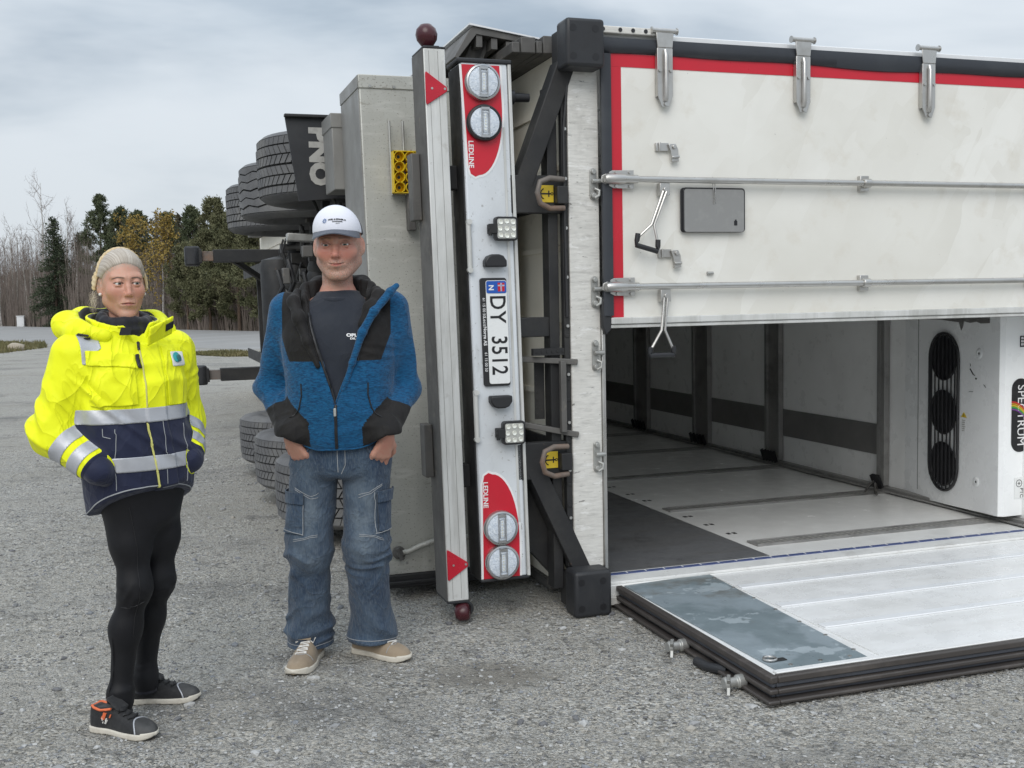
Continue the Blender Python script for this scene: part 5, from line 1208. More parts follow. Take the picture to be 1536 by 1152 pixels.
def skin_mat(name, base, flush, stub=(.3, .28, .25), stubamt=.7):
    m, t, b = principled(name)
    def at_(n): return N(t, 'ShaderNodeAttribute', attribute_name=n).outputs['Fac']
    c = mix(t, ramp(t, noise(t, 14, det=4), .35, .7, 0, .45), base, flush)
    c = mix(t, at_('flush'), c, flush); c = mix(t, math_(t, 'MULTIPLY', at_('scalp'), ramp(t, noise(t, 240, (1.2, .3, .5), det=4), .38, .55)), c, (.36, .30, .24)); c = mix(t, ramp(t, noise(t, 45, det=5), .52, .68, 0, .35), c, flush); c = mix(t, at_('lip'), c, (.36, .09, .075)); 
    sp = ramp(t, noise(t, 420, (1, 1, .6), det=2), .38, .6)
    c = mix(t, math_(t, 'MULTIPLY', math_(t, 'MULTIPLY', at_('stubble'), sp), stubamt), c, mix(t, ramp(t, noise(t, 330, (1, 1, .5), det=2, loc=(3, 1, 2)), .42, .6), (.17, .12, .09), stub))
    c = mix(t, at_('mouth'), c, (.16, .035, .03)); c = mix(t, at_('brow'), c, (.13, .085, .06)); c = mix(t, at_('lash'), c, (.05, .035, .03))
    lk(t, c, b.inputs['Base Color']); b.inputs['Roughness'].default_value = .48; b.inputs['Subsurface Weight'].default_value = .12; b.inputs['Subsurface Radius'].default_value = (.9, .35, .2); b.inputs['Subsurface Scale'].default_value = .006
    bump(t, b, noise(t, 260, det=4), .12, .001); return m
M['skin_man'] = skin_mat('skin_ruddy', (.52, .285, .21), (.52, .185, .14), (.38, .335, .285), .72)
M['skin_woman'] = skin_mat('skin_tanned', (.545, .315, .225), (.54, .22, .155))
M['eye_white'] = mat('eye_white', (.62, .60, .57), .15); M['iris'] = mat('iris_grey_green', (.10, .11, .09), .1); M['pupil'] = mat('pupil', (.004, .004, .004), .1)
def hairmat(name, c0, c1, c2):
    m, t, b = principled(name); c = mix(t, ramp(t, noise(t, 120, (1.4, .22, .5), det=5), .35, .65), c0, c1); c = mix(t, ramp(t, noise(t, 30, det=4, loc=(2, 1, 0)), .45, .7), c, c2)
    lk(t, c, b.inputs['Base Color']); b.inputs['Roughness'].default_value = .45; bump(t, b, noise(t, 170, (1.4, .2, .4), det=4), .7, .003); return m
def hairmat2(name, c0, c1, c2):
    m, t, b = principled(name); a = N(t, 'ShaderNodeAttribute', attribute_name='strand').outputs['Fac']; a2 = N(t, 'ShaderNodeAttribute', attribute_name='along').outputs['Fac']
    cb = N(t, 'ShaderNodeCombineXYZ'); lk(t, math_(t, 'ADD', math_(t, 'MULTIPLY', a, 34.0), math_(t, 'MULTIPLY', a2, 50.0)), cb.inputs[0]); lk(t, math_(t, 'MULTIPLY', a2, 5.0), cb.inputs[1])
    n = N(t, 'ShaderNodeTexNoise'); n.inputs['Scale'].default_value = 1.0; n.inputs['Detail'].default_value = 6; n.inputs['Roughness'].default_value = .75; lk(t, cb.outputs[0], n.inputs['Vector'])
    c = mix(t, ramp(t, n.outputs[0], .36, .50), c2, c0); c = mix(t, ramp(t, n.outputs[0], .50, .64), c, c1)
    lk(t, c, b.inputs['Base Color']); b.inputs['Roughness'].default_value = .42; bump(t, b, n.outputs[0], .25, .003); return m
M['hair'] = hairmat2('swept_blonde_hair', (.43, .375, .31), (.62, .57, .50), (.31, .26, .21))
M['strand_dark'] = mat('dark_blonde_strand', (.27, .21, .15), .45)
M['blonde'] = hairmat('ash_blonde_hair', (.42, .35, .26), (.62, .55, .44), (.27, .21, .15))
M['knit'] = cloth('beige_knit', (.66, .50, .28), [((.40, .30, .17), 150, (1, 1, 1), .5, .6, .7), ((.70, .60, .42), 40, (1, 1, 1), .5, .65, .6)], weave=180, bstr=.6)
M['hiviz'] = cloth('hi_vis_yellow_fabric', (.88, .92, .010), [((.76, .82, .008), 5, (1, 1, 1), .5, .75, .5)], rough=.6, weave=500, bstr=.12, sheen=.05, crumple=(6, (1, 1, .6), .85))
M['navy'] = cloth('navy_fabric', (.011, .015, .042), [((.022, .028, .065), 7, (1, 1, 1), .5, .72, .7)], rough=.65, weave=400, bstr=.15, crumple=(6, (1, 1, .6), .45))
M['lining'] = cloth('black_lining', (.010, .010, .015), [((.022, .022, .03), 12, (1, 1, 1), .5, .7, .7)], rough=.6)
M['reflect'] = mat('reflective_tape', (.46, .47, .50), .42, .25, layers=[((.34, .35, .38), 7, (1, 1, 1), .45, .7, .7), ((.60, .61, .64), 11, (1, 1, 1), .58, .7, .6)], bmp=(30, .2, .004))
M['tights'] = cloth('black_tights', (.0055, .0055, .007), [((.010, .010, .013), 6, (1, 1, 1), .45, .7, .7)], rough=.6, weave=0, sheen=.03)
M['zip'] = mat('dark_zip', (.02, .02, .022), .4, .3)
M['piping'] = mat('yellow_piping', (.60, .58, .18), .6)
M['stitch'] = mat('pale_stitching', (.34, .35, .36), .8)
M['fleece'] = cloth('blue_knit_fleece', (.006, .088, .205), [((.003, .030, .085), 105, (.6, .6, 2.6), .44, .60, .85), ((.018, .14, .29), 140, (.7, .7, 2.4), .58, .68, .7), ((.004, .07, .17), 4, (1, 1, 1), .5, .75, .5)], rough=.9, weave=160, bstr=.55, crumple=(6, (.8, .8, 1.3), .38))
M['softshell'] = cloth('black_softshell', (.011, .010, .010), [((.020, .018, .017), 6, (1, 1, 1), .45, .72, .7)], rough=.75, weave=500, bstr=.1, sheen=.05, crumple=(8, (1, 1, .7), .3))
M['tee'] = cloth('dark_navy_tshirt', (.022, .026, .036), [((.034, .038, .048), 9, (1, 1, 1), .45, .7, .7)], rough=.85, weave=500, bstr=.12, crumple=(5, (1, 1, .6), .28))
def denim():
    m, t, b = principled('worn_denim'); fade = N(t, 'ShaderNodeAttribute', attribute_name='fade').outputs['Fac']
    c = mix(t, ramp(t, noise(t, 11, (1, 1, .45), det=7, rough=.7), .38, .68), (.022, .040, .075), (.060, .092, .135))
    c = mix(t, math_(t, 'MULTIPLY', fade, ramp(t, noise(t, 16, (1, 1, .6), det=7, rough=.7), .3, .62)), c, (.145, .180, .215))
    c = mix(t, ramp(t, noise(t, 300, (1, 1, .12), det=3), .45, .75, 0, .5), c, (.16, .19, .22))
    lk(t, c, b.inputs['Base Color']); b.inputs['Roughness'].default_value = .85; b.inputs['Specular IOR Level'].default_value = .2; b.inputs['Sheen Weight'].default_value = .15
    bump(t, b, math_(t, 'ADD', math_(t, 'MULTIPLY', math_(t, 'POWER', math_(t, 'ABSOLUTE', math_(t, 'SUBTRACT', math_(t, 'MULTIPLY', noise(t, 11, (1, 1, .8), det=3, dist=.5, rot=(0, .6, 0)), 2.0), 1.0)), .6), -1.6), math_(t, 'ADD', noise(t, 34, (1, 1, .5), det=7), math_(t, 'MULTIPLY', noise(t, 420, (1, 1, .3), det=2), .25))), .6, .009); return m
M['denim'] = denim()
M['suede'] = cloth('taupe_suede', (.30, .235, .165), [((.22, .17, .12), 14, (1, 1, 1), .45, .7, .7), ((.38, .31, .23), 22, (1, 1, 1), .55, .7, .5)], weave=200, bstr=.2)
M['sole'] = mat('cream_sole', (.60, .56, .48), .6, layers=[((.42, .38, .32), 16, (1, 1, 1), .5, .7, .7)])
M['lace'] = mat('white_laces', (.66, .64, .60), .8); M['lace_dark'] = mat('black_laces', (.014, .014, .015), .6)
M['shoe_black'] = cloth('black_shoe_mesh', (.016, .016, .017), [((.032, .032, .032), 60, (1, 1, 1), .45, .65, .7)], rough=.65, weave=300, bstr=.4)
M['shoe_toe'] = mat('dark_grey_toe_cap', (.045, .045, .045), .6, layers=[((.08, .08, .078), 25, (1, 1, 1), .5, .7, .6)])
M['orange'] = mat('orange_accent', (.70, .16, .06), .6)
M['cap_white'] = cloth('white_cap_foam', (.76, .77, .84), rough=.7, sheen=.05); M['cap_navy'] = cloth('grey_navy_visor', (.075, .085, .11), [((.12, .13, .15), 30, (1, 1, 1), .5, .7, .5)], rough=.7, weave=300); M['cap_mesh'] = cloth('dark_cap_mesh', (.02, .025, .04), rough=.7, weave=400, bstr=.5)
M['logo_blue'] = mat('logo_blue', (.16, .25, .45), .6); M['logo_teal'] = mat('logo_teal', (.03, .36, .36), .5); M['logo_green'] = mat('logo_dark_green', (.03, .14, .14), .5); M['pearl'] = mat('pearl', (.74, .70, .66), .15)

# ---- a head in its own frame: face towards -y, origin midway between crown and chin
def make_head(sex):
    w_ = 1.04 if sex == 'm' else .98; jaw = 1.04 if sex == 'm' else .92
    EX, EY, EZ, ER = .0315 * w_, -.0745, .004, .0128
    def f(P):
        q = P.copy(); q[:, 0] = np.abs(q[:, 0])
        d = ell(q, (0, .018, .030), (.0765 * w_, .097, .088))
        d = smin(d, ell(q, (0, -.022, -.030), (.0655 * w_, .070, .080)), .030)
        d = smin(d, cone(q, (.050 * w_ * jaw, .006, -.055), (.012 if sex == 'f' else .019, -.056, -.098), .026, .020 if sex == 'f' else .023), .022)      # jaw
        d = smin(d, ell(q, (0, -.068, -.103), (.022, .018, .017)), .018)                                 # chin
        d = smin(d, ell(q, (.042 * w_, -.055, -.022), (.026, .024, .024)), .020)                           # cheek
        d = smin(d, cone(q, (.006, -.081, .023), (.048 * w_, -.064, .027), .011, .009), .016)              # brow ridge
        d = smax(d, -ell(q, (EX, -.094, EZ + .001), (.0205, .0155, .0140)), .013)                         # eye socket
        lid = sph(q, (EX, EY, EZ), ER + .0022)
        sl = np.sqrt(((q[:, 0] - EX) / .0135) ** 2 + ((q[:, 2] - EZ + .0006 + .02 * np.abs(q[:, 0] - EX)) / (.0033 if sex == 'm' else .0036)) ** 2) - 1
        d = smin(d, lid, .008); d = smax(d, -np.maximum(sl * .0046, np.maximum(sph(q, (EX, EY, EZ), ER + .006), -(sph(q, (EX, EY, EZ), ER - .003)))), .0015)
        nl = 1.0 if sex == 'm' else .92
        d = smin(d, chain(q, [(0, -.079, .018), (0, -.092, -.008), (0, -.1055 * (.5 + .5 * nl), -.030)], [.0075, .0085, .0115 if sex == 'm' else .0100], .006), .010)
        d = smin(d, ell(q, (.0125 if sex == 'm' else .0108, -.0905, -.034), (.0088 if sex == 'm' else .0076, .011, .0080)), .006)                           # nostril wing
        d = smax(d, -ell(q, (.0065, -.0985, -.0425), (.0038, .0055, .003)), .003)
        d = smin(d, ell(q, (0, -.074, -.064), (.030, .020, .020)), .012)                                  # muzzle
        d = smin(d, cone(q, (.0, -.0930, -.0590), (.022, -.0810, -.0622 if sex == 'm' else -.0640), .0042, .0026), .005)            # lips
        d = smin(d, cone(q, (.0, -.0920, -.0695), (.018, -.0830, -.0665), .0058, .0032), .005)
        d = smax(d, -cone(q, (0, -.0985, -.0642), (.027, -.0830, -.0645 + (.0040 if sex == 'm' else -.0020)), .0026, .0020), .002)
        d = smax(d, -cone(q, (.0195, -.0945, -.034), (.0315, -.0855, -.060), .0036, .0036), .006); d = smax(d, -cone(q, (.021, -.0905, -.0105), (.040, -.0805, -.0085), .0020, .0014), .004)           # smile line
        # ear
        er = ell(q, (.0790 * w_, .014, -.004), (.0072, .0185, .0310), np.array(Matrix.Rotation(R(-14), 3, 'X') @ Matrix.Rotation(R(-26), 3, 'Z')))
        er = smax(er, -ell(q, (.0880 * w_, .007, .001), (.0072, .0120, .0195)), .003); er = smin(er, ell(q, (.0745 * w_, .004, -.031), (.005, .008, .009)), .005)
        d = smin(d, er, .003)
        return d
    def attrs(V):
        x, y, z = np.abs(V[:, 0]), V[:, 1], V[:, 2]; fr = (y < -.03)
        lip = np.clip(1.15 - (((x / .0225) ** 2) + ((z + .0648) / (.0082 - .12 * x)) ** 2), 0, 1) * (y < -.07)
        bz = z - ((.0255 if sex == 'm' else .0225) + .10 * np.minimum(x - .012, .022) * 1.0 - .35 * np.maximum(x - .036, 0)); brow = np.clip(1.2 - (bz / (.0046 if sex == 'm' else .0028)) ** 2, 0, 1) * band(x, .013, .052, .006) * fr * (.55 if sex == 'm' else .95)
        flush = np.clip(bell(x, .040, .022) * bell(z, -.028, .026) * .65 + bell(x, 0, .016) * bell(z, -.028, .018) * .55, 0, 1) * fr
        ln = ((x - EX) / .0150) ** 2 + ((z - EZ) / .0062) ** 2; lash = np.clip(1.5 - np.abs(ln - 1.0) * 2.6, 0, 1) * (z > EZ - .001) * (y < -.07) * (.8 if sex == 'f' else .55)
        st = np.zeros(len(V))
        if sex == 'm':
            st = np.clip((-.036 - z + .55 * np.maximum(x - .042, 0)) / .020, 0, 1) * np.clip((z + .150) / .02, 0, 1) * np.clip((.030 - y) / .02, 0, 1)
            st = np.maximum(st, band(x, .052, .09, .010) * band(z, -.07, .012, .02) * band(y, -.055, .004, .015)); st *= 1 - lip; st *= np.clip(1 - bell(x, .036, .018) * bell(z, -.030, .016) * 1.2, 0, 1)
        my = -.0642 + x / .026 * (.0040 if sex == 'm' else -.0015); mouth = np.clip(1.2 - ((z - my) / .0020) ** 2, 0, 1) * band(x, -1, .0245, .006) * (y < -.07)
        scalp = np.clip((V[:, 1] + z - .004 + .022) / .022, 0, 1) * (sex == 'f') * (z > -.02)
        return dict(scalp=scalp * .85, mouth=mouth * .8, lip=lip * .75, brow=brow, flush=flush, lash=lash, stubble=st)
    return f, attrs, (EX, EY, EZ, ER)
def head_matrix(c, yaw, pitch, roll=0): return Matrix.Translation(c) @ Matrix.Rotation(yaw, 4, 'Z') @ Matrix.Rotation(pitch, 4, 'X') @ Matrix.Rotation(roll, 4, 'Y')
def to_local(Pw, Minv): return Pw @ np.array(Minv.to_3x3(), f32).T + np.array(Minv.translation, f32)
def eyes(body, Mh, E_, gaze):
    EX, EY, EZ, ER = E_
    for s in (-1, 1):
        c = Vector((s * EX, EY, EZ)); g = Vector(gaze).normalized(); b = MB().lathe([(ER * math.sin(a), -ER * math.cos(a)) for a in np.linspace(.05, math.pi - .05, 14)], c, g, 22)
        b.v = [tuple(Mh @ Vector(v)) for v in b.v]; e = P('eye', b, 'eye_white', body, smooth=80)
        for nm, r0, mm in (('iris', .0066, 'iris'), ('pupil', .0032, 'pupil')):
            k = .0004 if nm == 'iris' else .0008; b = MB().lathe([(r0, math.sqrt(ER ** 2 - r0 ** 2) + k), (r0 * .5, math.sqrt(ER ** 2 - (r0 * .5) ** 2) + k), (.0003, ER + k)], c, g, 18)
            b.v = [tuple(Mh @ Vector(v)) for v in b.v]; P(nm, b, mm, e, smooth=80)
def body_mesh(name, f, lo, hi, Mh, attrs, m, parent, zfine, h=.0065):
    V, F = mesh_sdf(f, lo, hi, h, proj=2)
    bm = bmesh.new(); me = bpy.data.meshes.new('t'); me.from_pydata(V.tolist(), [], F.tolist()); bm.from_mesh(me); bpy.data.meshes.remove(me)
    for it in range(2):
        zz_ = zfine if it == 0 else zfine + .02
        bmesh.ops.triangulate(bm, faces=bm.faces[:])
        Mi = Mh.inverted()
        def near(v):
            q = Mi @ v.co; return q.z > -.135 and (it == 0 or (q.y < -.03 and q.z < .05 and abs(q.x) < .066))
        ed = [e for e in bm.edges if near(e.verts[0]) and near(e.verts[1])]
        bmesh.ops.subdivide_edges(bm, edges=ed, cuts=1, use_grid_fill=True)
        bmesh.ops.triangulate(bm, faces=bm.faces[:])
    bm.verts.index_update(); V = np.array([v.co for v in bm.verts], f32); T_ = np.array([[v.index for v in f_.verts] for f_ in bm.faces]); bm.free()
    E2 = np.unique(np.sort(np.concatenate([T_[:, [0, 1]], T_[:, [1, 2]], T_[:, [2, 0]]]), 1), axis=0); Vl = to_local(V, Mh.inverted()); hm = (Vl[:, 2] > -.15)
    for it in range(4):
        V = project(f, V, 1, .0015); S_ = np.zeros((len(V), 3)); cn = np.zeros(len(V)); np.add.at(S_, E2[:, 0], V[E2[:, 1]]); np.add.at(S_, E2[:, 1], V[E2[:, 0]]); np.add.at(cn, E2.ravel(), 1)
        V = np.where(hm[:, None], V + (S_ / cn[:, None] - V) * .5, V).astype(f32)
    V = project(f, V, 1, .0008); a = attrs(to_local(V, Mh.inverted()))
    return sm_mesh(name, V, T_, m, parent, a)
def hand(P, wr, d, side, palm_n, s=1.0):            # relaxed hand: palm, four fingers bent a little, thumb from the side
    d = np.array(d, float); d /= np.linalg.norm(d); n = np.array(palm_n, float); n -= d * (n @ d); n /= np.linalg.norm(n); t = np.cross(d, n) * side; w_ = np.array(wr, float)
    pt = lambda a, b, c=0: tuple(w_ + (d * a + t * b + n * c) * s)
    dd = None
    for k in range(4): e = cone(P, pt(.012, .006 - .008 * (k - 1.5)), pt(.092 - .004 * abs(k - 1.2), .019 * (1.5 - k)), .0165 * s, .0120 * s); dd = e if dd is None else smin(dd, e, .010)
    for k, L in enumerate((.070, .078, .072, .056)):
        b = .020 * (1.5 - k); p0 = pt(.086 - .004 * abs(k - 1.2), b); p1 = pt(.090 + L * .48, b * 1.08, .010); p2 = pt(.088 + L * .80, b * 1.1, .024); p3 = pt(.084 + L, b * 1.1, .040)
        dd = smin(dd, chain(P, [p0, p1, p2, p3], [.0105 * s, .0092 * s, .0084 * s, .0072 * s], .004), .006)
    th = chain(P, [pt(.018, .022, .006), pt(.050, .046, .014), pt(.080, .056, .020), pt(.104, .054, .028)], [.016 * s, .0125 * s, .0105 * s, .0085 * s], .006)
    return smin(dd, th, .010)
def shoe(parent, toe, heel, yaw_off, kind, name='shoe', w_=.046):
    heel, toe = np.array(heel, float), np.array(toe, float); L = np.linalg.norm(toe - heel); a = math.atan2(*(toe - heel)[[1, 0]])
    Mx = Matrix.Translation((*heel, 0)) @ Matrix.Rotation(a, 4, 'Z'); Mi = Mx.inverted(); k = L / .285
    plan = Loft([(-.004, .0, 0, .030, .030), (.0, 0, 0, .034, .034), (.04, 0, 0, .036, .036), (.10, 0, 0, .037, .037), (.18, 0, .004, .047, .047), (.235, 0, .004, .045, .045), (.27, 0, .002, .030, .030), (.285, 0, 0, .012, .012), (.29, 0, 0, .004, .004)])
    hw = spl([-.004, .006, .03, .09, .18, .235, .268, .284, .29], [.010, .026, .035, .034, .047, .045, .031, .014, .004])
    ht = spl([-.004, .01, .045, .085, .115, .15, .2, .25, .28, .29], [.070, .093, .096, .098, .094, .082, .064, .052, .036, .020])
    def loc_(Pw): q = to_local(Pw, Mi); return q / k
    def up(Pw):
        q = loc_(Pw); x, y, z = q.T; hw_ = np.interp(x, *hw).astype(f32); H = np.interp(x, *ht).astype(f32)
        cy_ = (.006 * np.sin(np.clip(x / .285, 0, 1) * 3.14)).astype(f32); zz_ = np.clip((z - .012) / np.maximum(H - .012, .01), -1, 2)
        wz = hw_ * np.sqrt(np.clip(1 - np.clip(zz_, 0, 1) ** 2.6 * np.where(x < .11, .42, .86), .02, 1))
        d = np.maximum(np.abs(y - cy_) - wz, z - H); d = smax(d, np.maximum(.010 - z, np.maximum(-.006 - x, x - .288)), .010)
        return d * k * .8
    def sole(Pw):
        q = loc_(Pw); x, y, z = q.T; hw_ = np.interp(x, *hw).astype(f32) + .0055; cy_ = (.006 * np.sin(np.clip(x / .285, 0, 1) * 3.14)).astype(f32)
        z1 = .026 - .004 * np.sin(np.clip(x / .285, 0, 1) * 3.14) + .004 * (x > .25); z0 = .0015 + .012 * np.clip((x - .235) / .05, 0, 1) ** 2
        d = np.maximum(np.abs(y - cy_) - hw_, np.maximum(z - z1, z0 - z)); return smax(d, np.maximum(-.010 - x, x - .2935), .012) * k * .85
    lo = (min(heel[0], toe[0]) - .07, min(heel[1], toe[1]) - .07, -.012); hi = (max(heel[0], toe[0]) + .07, max(heel[1], toe[1]) + .07, .125)
    V, F = mesh_sdf(up, lo, hi, .0045, proj=2); so_ = sm_mesh(name, V, F, 'suede' if kind == 'suede' else 'shoe_black', parent)
    Vs, Fs = mesh_sdf(sole, lo, hi, .0045, proj=2); sm_mesh('sole', Vs, Fs, 'sole', so_)
    T_ = tris(F); X = lambda V: loc_(V)[:, 0]; Z = lambda V: loc_(V)[:, 2]; Y = lambda V: loc_(V)[:, 1]
    g = lambda x, y, z: np.array(Mx @ (Vector((x, y, z)) * k))
    if kind == 'suede':
        for i in range(5):
            x = .125 + i * .020; z = float(np.interp(x, *ht)) + .002; wv = .020 + .002 * i
            seam('lace', up, [g(x + .006, -wv, z), g(x, 0, z + .01), g(x - .004, wv, z)], .0032, 'lace', so_, lift=.002, n=14)
            if i < 4: seam('lace', up, [g(x, -wv, z), g(x + .014, wv, z)], .0030, 'lace', so_, lift=.0035, n=14)
        for s in (-1, 1): P('lace', MB().tube([g(.118, 0, .098), g(.112, s * .018, .108), g(.125, s * .038, .100), g(.14, s * .034, .084), g(.13, s * .012, .096)], .0028, 6), 'lace', so_)
        P('tongue', MB().prism([(.0, -.022), (.05, -.026), (.05, .026), (.0, .022)], g(.095, 0, .112), tuple(np.array(Mx.to_3x3() @ Vector((1, 0, -.35)))), tuple(np.array(Mx.to_3x3() @ Vector((0, 1, 0)))), (0, 0, .006)), 'suede', so_, bevel=.003)
        seam('seam', up, [g(.20, -.045, .035), g(.205, -.03, .065), g(.215, 0, .07), g(.205, .03, .065), g(.20, .045, .035)], .0012, 'stitch', so_, n=24)
    else:
        patch('toe_cap', up, V, T_, [lambda V: X(V) - .205 - 2.0 * Y(V) ** 2 * 8, lambda V: Z(V) - .012], .0018, 'shoe_toe', so_)
        patch('toe_line', up, V, T_, [lambda V: X(V) - .198 - 16 * Y(V) ** 2, lambda V: .204 + 16 * Y(V) ** 2 - X(V), lambda V: Z(V) - .012], .0022, 'reflect', so_)
        seam('collar', up, [g(.105, -.022, .096), g(.06, -.028, .088), g(.01, -.018, .095), g(-.002, 0, .097), g(.01, .018, .095), g(.06, .028, .088), g(.105, .022, .096)], .0045, 'orange', so_, lift=.001, n=30)
        b = MB(); b.lathe([(.016, -.004), (.018, .004), (.014, .009), (.004, .010)], g(.13, 0, .094), tuple(np.array(Mx.to_3x3() @ Vector((.5, 0, 1)))), 18); P('lace_dial', b, 'lace_dark', so_)
        for i in range(3):
            x = .135 + i * .024; z = float(np.interp(x, *ht)); seam('lace', up, [g(x, -.026, z), g(x + .012, 0, z + .01), g(x, .026, z)], .0040, 'lace_dark', so_, lift=.002, n=14)
        P('tongue', MB().prism([(.0, -.020), (.05, -.026), (.05, .026), (.0, .020)], g(.085, 0, .128), tuple(np.array(Mx.to_3x3() @ Vector((1, 0, -.62)))), tuple(np.array(Mx.to_3x3() @ Vector((0, 1, 0)))), (0, 0, .007)), 'shoe_black', so_, bevel=.003)
    return so_, up, g, V, T_
# ------------------------------------------------------------------ the man: navy T-shirt, open blue fleece, worn jeans, white cap
man = empty('person', (-.6525, 4.12, 0)); tag(man, 'man in a white cap, open blue fleece jacket and worn jeans, hands in his pockets', 'person')
MhM = head_matrix((.012, -.020, 1.592), R(2), R(3), R(-1)) @ Matrix.Scale(1.06, 4); MiM = MhM.inverted(); hf, hat, hE = make_head('m')
shL, elL, wrL = (-.196, .025, 1.354), (-.282, .075, 1.058), (-.172, -.118, .900)
shR, elR, wrR = (.196, .025, 1.354), (.240, .080, 1.045), (.184, -.118, .895)
hipL, knL, anL = (-.102, .0, .86), (-.136, -.02, .455), (-.156, .045, .08)
hipR, knR, anR = (.086, .0, .86), (.084, -.015, .455), (.084, .055, .08)
torso = Loft([(.78, 0, .005, .165, .115), (.88, 0, .005, .178, .125), (.98, 0, -.004, .172, .130), (1.08, 0, -.004, .172, .125), (1.2, 0, 0, .182, .120), (1.30, 0, .005, .185, .110), (1.37, 0, .012, .145, .085), (1.415, 0, .02, .075, .062), (1.43, 0, .02, .06, .055)])
def man_body(P):
    d = torso(P); d = smin(d, cone(P, (0, .022, 1.36), (0, .006, 1.50), .060, .056), .03)
    d = smin(d, hf(to_local(P, MiM)), .012)
    for sh, el, wr in ((shL, elL, wrL), (shR, elR, wrR)): d = smin(d, chain(P, [sh, el, wr], [.050, .040, .028], .02), .03)
    for hp_, kn, an in ((hipL, knL, anL), (hipR, knR, anR)): d = smin(d, chain(P, [hp_, kn, an], [.082, .054, .038], .03), .03)
    d = smin(d, hand(P, (-.170, -.122, .888), (.30, .34, -.88), -1, (.45, .85, .10)), .012); d = smin(d, hand(P, (.182, -.122, .884), (-.30, .34, -.88), 1, (-.45, .85, .10)), .012)
    return d
mb_ = body_mesh('body', man_body, (-.40, -.26, .02), (.40, .24, 1.75), MhM, hat, 'skin_man', man, 1.45)
eyes(man, MhM, hE, (.03, -1, -.02))
# T-shirt
tl_ = Loft([(.90, 0, -.004, .180, .136), (1.0, 0, -.008, .178, .138), (1.12, 0, -.006, .186, .135), (1.24, 0, -.004, .194, .132), (1.32, 0, .004, .185, .116), (1.375, 0, .014, .135, .094), (1.41, 0, .020, .085, .079), (1.428, 0, .02, .072, .070)])
def tee(P): 
    d = tl_(P); d = smax(d, -cone(P, (0, -.03, 1.50), (0, -.075, 1.462), .060, .040), .01)
    return d + .0035 * folds(P, (.35, 0, .9), 60, .5, 3) * bell(P[:, 2], 1.02, .16) * .7 + .002 * lump(P, 22, 2)
V, F = mesh_sdf(tee, (-.22, -.18, 1.0), (.22, .16, 1.45), .006); ts = sm_mesh('t_shirt', V, F, 'tee', man)
cr_pts = [(.073 * math.cos(a), .014 + .078 * math.sin(a), 1.418 - .030 * (-math.sin(a) * .5 + .5) ** 1.5) for a in np.linspace(0, 2 * math.pi, 40, endpoint=False)]
P('neck_rib', MB().tube(cr_pts, [.0125] * 40, 8, closed=True), 'tee', ts, smooth=70)
wrap_text('OPL', .017, tee, (.070, -.14, 1.262), (1, 0, 0), (0, 0, 1), 'ink_white', ts, bold=.0009, sx=1.35); wrap_text('DIL', .010, tee, (.074, -.14, 1.249), (1, 0, 0), (0, 0, 1), 'ink_white', ts, bold=.0005, sx=1.5)
# fleece jacket
jl = Loft([(.825, 0, .0, .196, .146), (.86, 0, 0, .203, .156), (.95, 0, -.006, .205, .162), (1.05, 0, -.008, .204, .158), (1.16, 0, -.004, .210, .154), (1.26, 0, 0, .218, .148), (1.33, 0, .008, .198, .128), (1.385, 0, .018, .145, .103), (1.43, 0, .026, .098, .088), (1.47, 0, .034, .088, .078)], 2.25)
def open_half(z): return np.interp(z, [.99, 1.0, 1.16, 1.30, 1.40, 1.5], [-.02, .0, .050, .092, .108, .12]).astype(f32)
def open_mid(z): return np.interp(z, [.98, 1.16, 1.3, 1.45], [.004, .014, .012, .0]).astype(f32)
def jacket(P):
    x, y, z = P.T; t = jl(P)
    t = t + .0070 * folds(P, (.35, .1, .9), 80, .5, 5) * (bell(z, .92, .08) * .9 + .25) + .003 * lump(P, 18, 4)
    sp = np.clip((1.38 - z) / .05, 0, 1)
    for sh, el, wr, sg, sd in ((shL, elL, wrL, -1, 7), (shR, elR, wrR, 1, 9)):
        ax = np.array(wr) - np.array(el); ax2 = np.array(el) - np.array(sh)
        c = chain(P, [sh, el, wr, tuple(np.array(wr) + ax / np.linalg.norm(ax) * .012)], [.070, .053, .045, .041], .04)
        c = c + .0105 * folds(P, ax2 + np.array([0, .3, 0]), 88, .55, sd) * bell(z, 1.10, .11) + .0085 * folds(P, ax, 100, .5, sd + 1) * bell(z, .955, .07) + .0025 * lump(P, 25, sd)
        t = smin(t, c, .035)
    q = P.copy(); 
    t = smax(t, .834 + .056 * np.clip((np.abs(x) - .06) / .13, 0, 1) ** 1.3 - z, .01)
    # collar and hood roll behind the neck
    ring = [(-.112, -.045, 1.398), (-.118, .020, 1.432), (-.085, .085, 1.452), (0, .112, 1.458), (.085, .085, 1.452), (.118, .020, 1.432), (.116, -.045, 1.400)]
    t = smin(t, chain(P, ring, [.018, .024, .028, .030, .028, .024, .018], .02), .022)
    hw_ = open_half(z); cut = np.maximum(np.abs(x - open_mid(z)) - hw_, y - .004 + np.where(z > 1.38, (z - 1.38) * -.2, 0)); t = smax(t, -cut * .85, .010)
    t = smax(t, -cone(P, (0, .012, 1.36), (0, .004, 1.56), .083, .080), .014)                              # neck hole
    return t
V, F = mesh_sdf(jacket, (-.40, -.24, .79), (.40, .20, 1.51), .0055); T_ = tris(F)
def armax(V, sh, el, wr):                          # how far along the forearm (0 elbow .. 1 wrist), and whether on the arm
    el, wr = np.array(el), np.array(wr); ax = wr - el; t = ((V - el) @ ax) / (ax @ ax); d = np.linalg.norm(V - el - np.clip(t, -1, 1.3)[:, None] * ax, axis=1); return t, d
def torso_d(V): return np.where(np.abs(V[:, 0]) < .215, 1.0, -1.0)
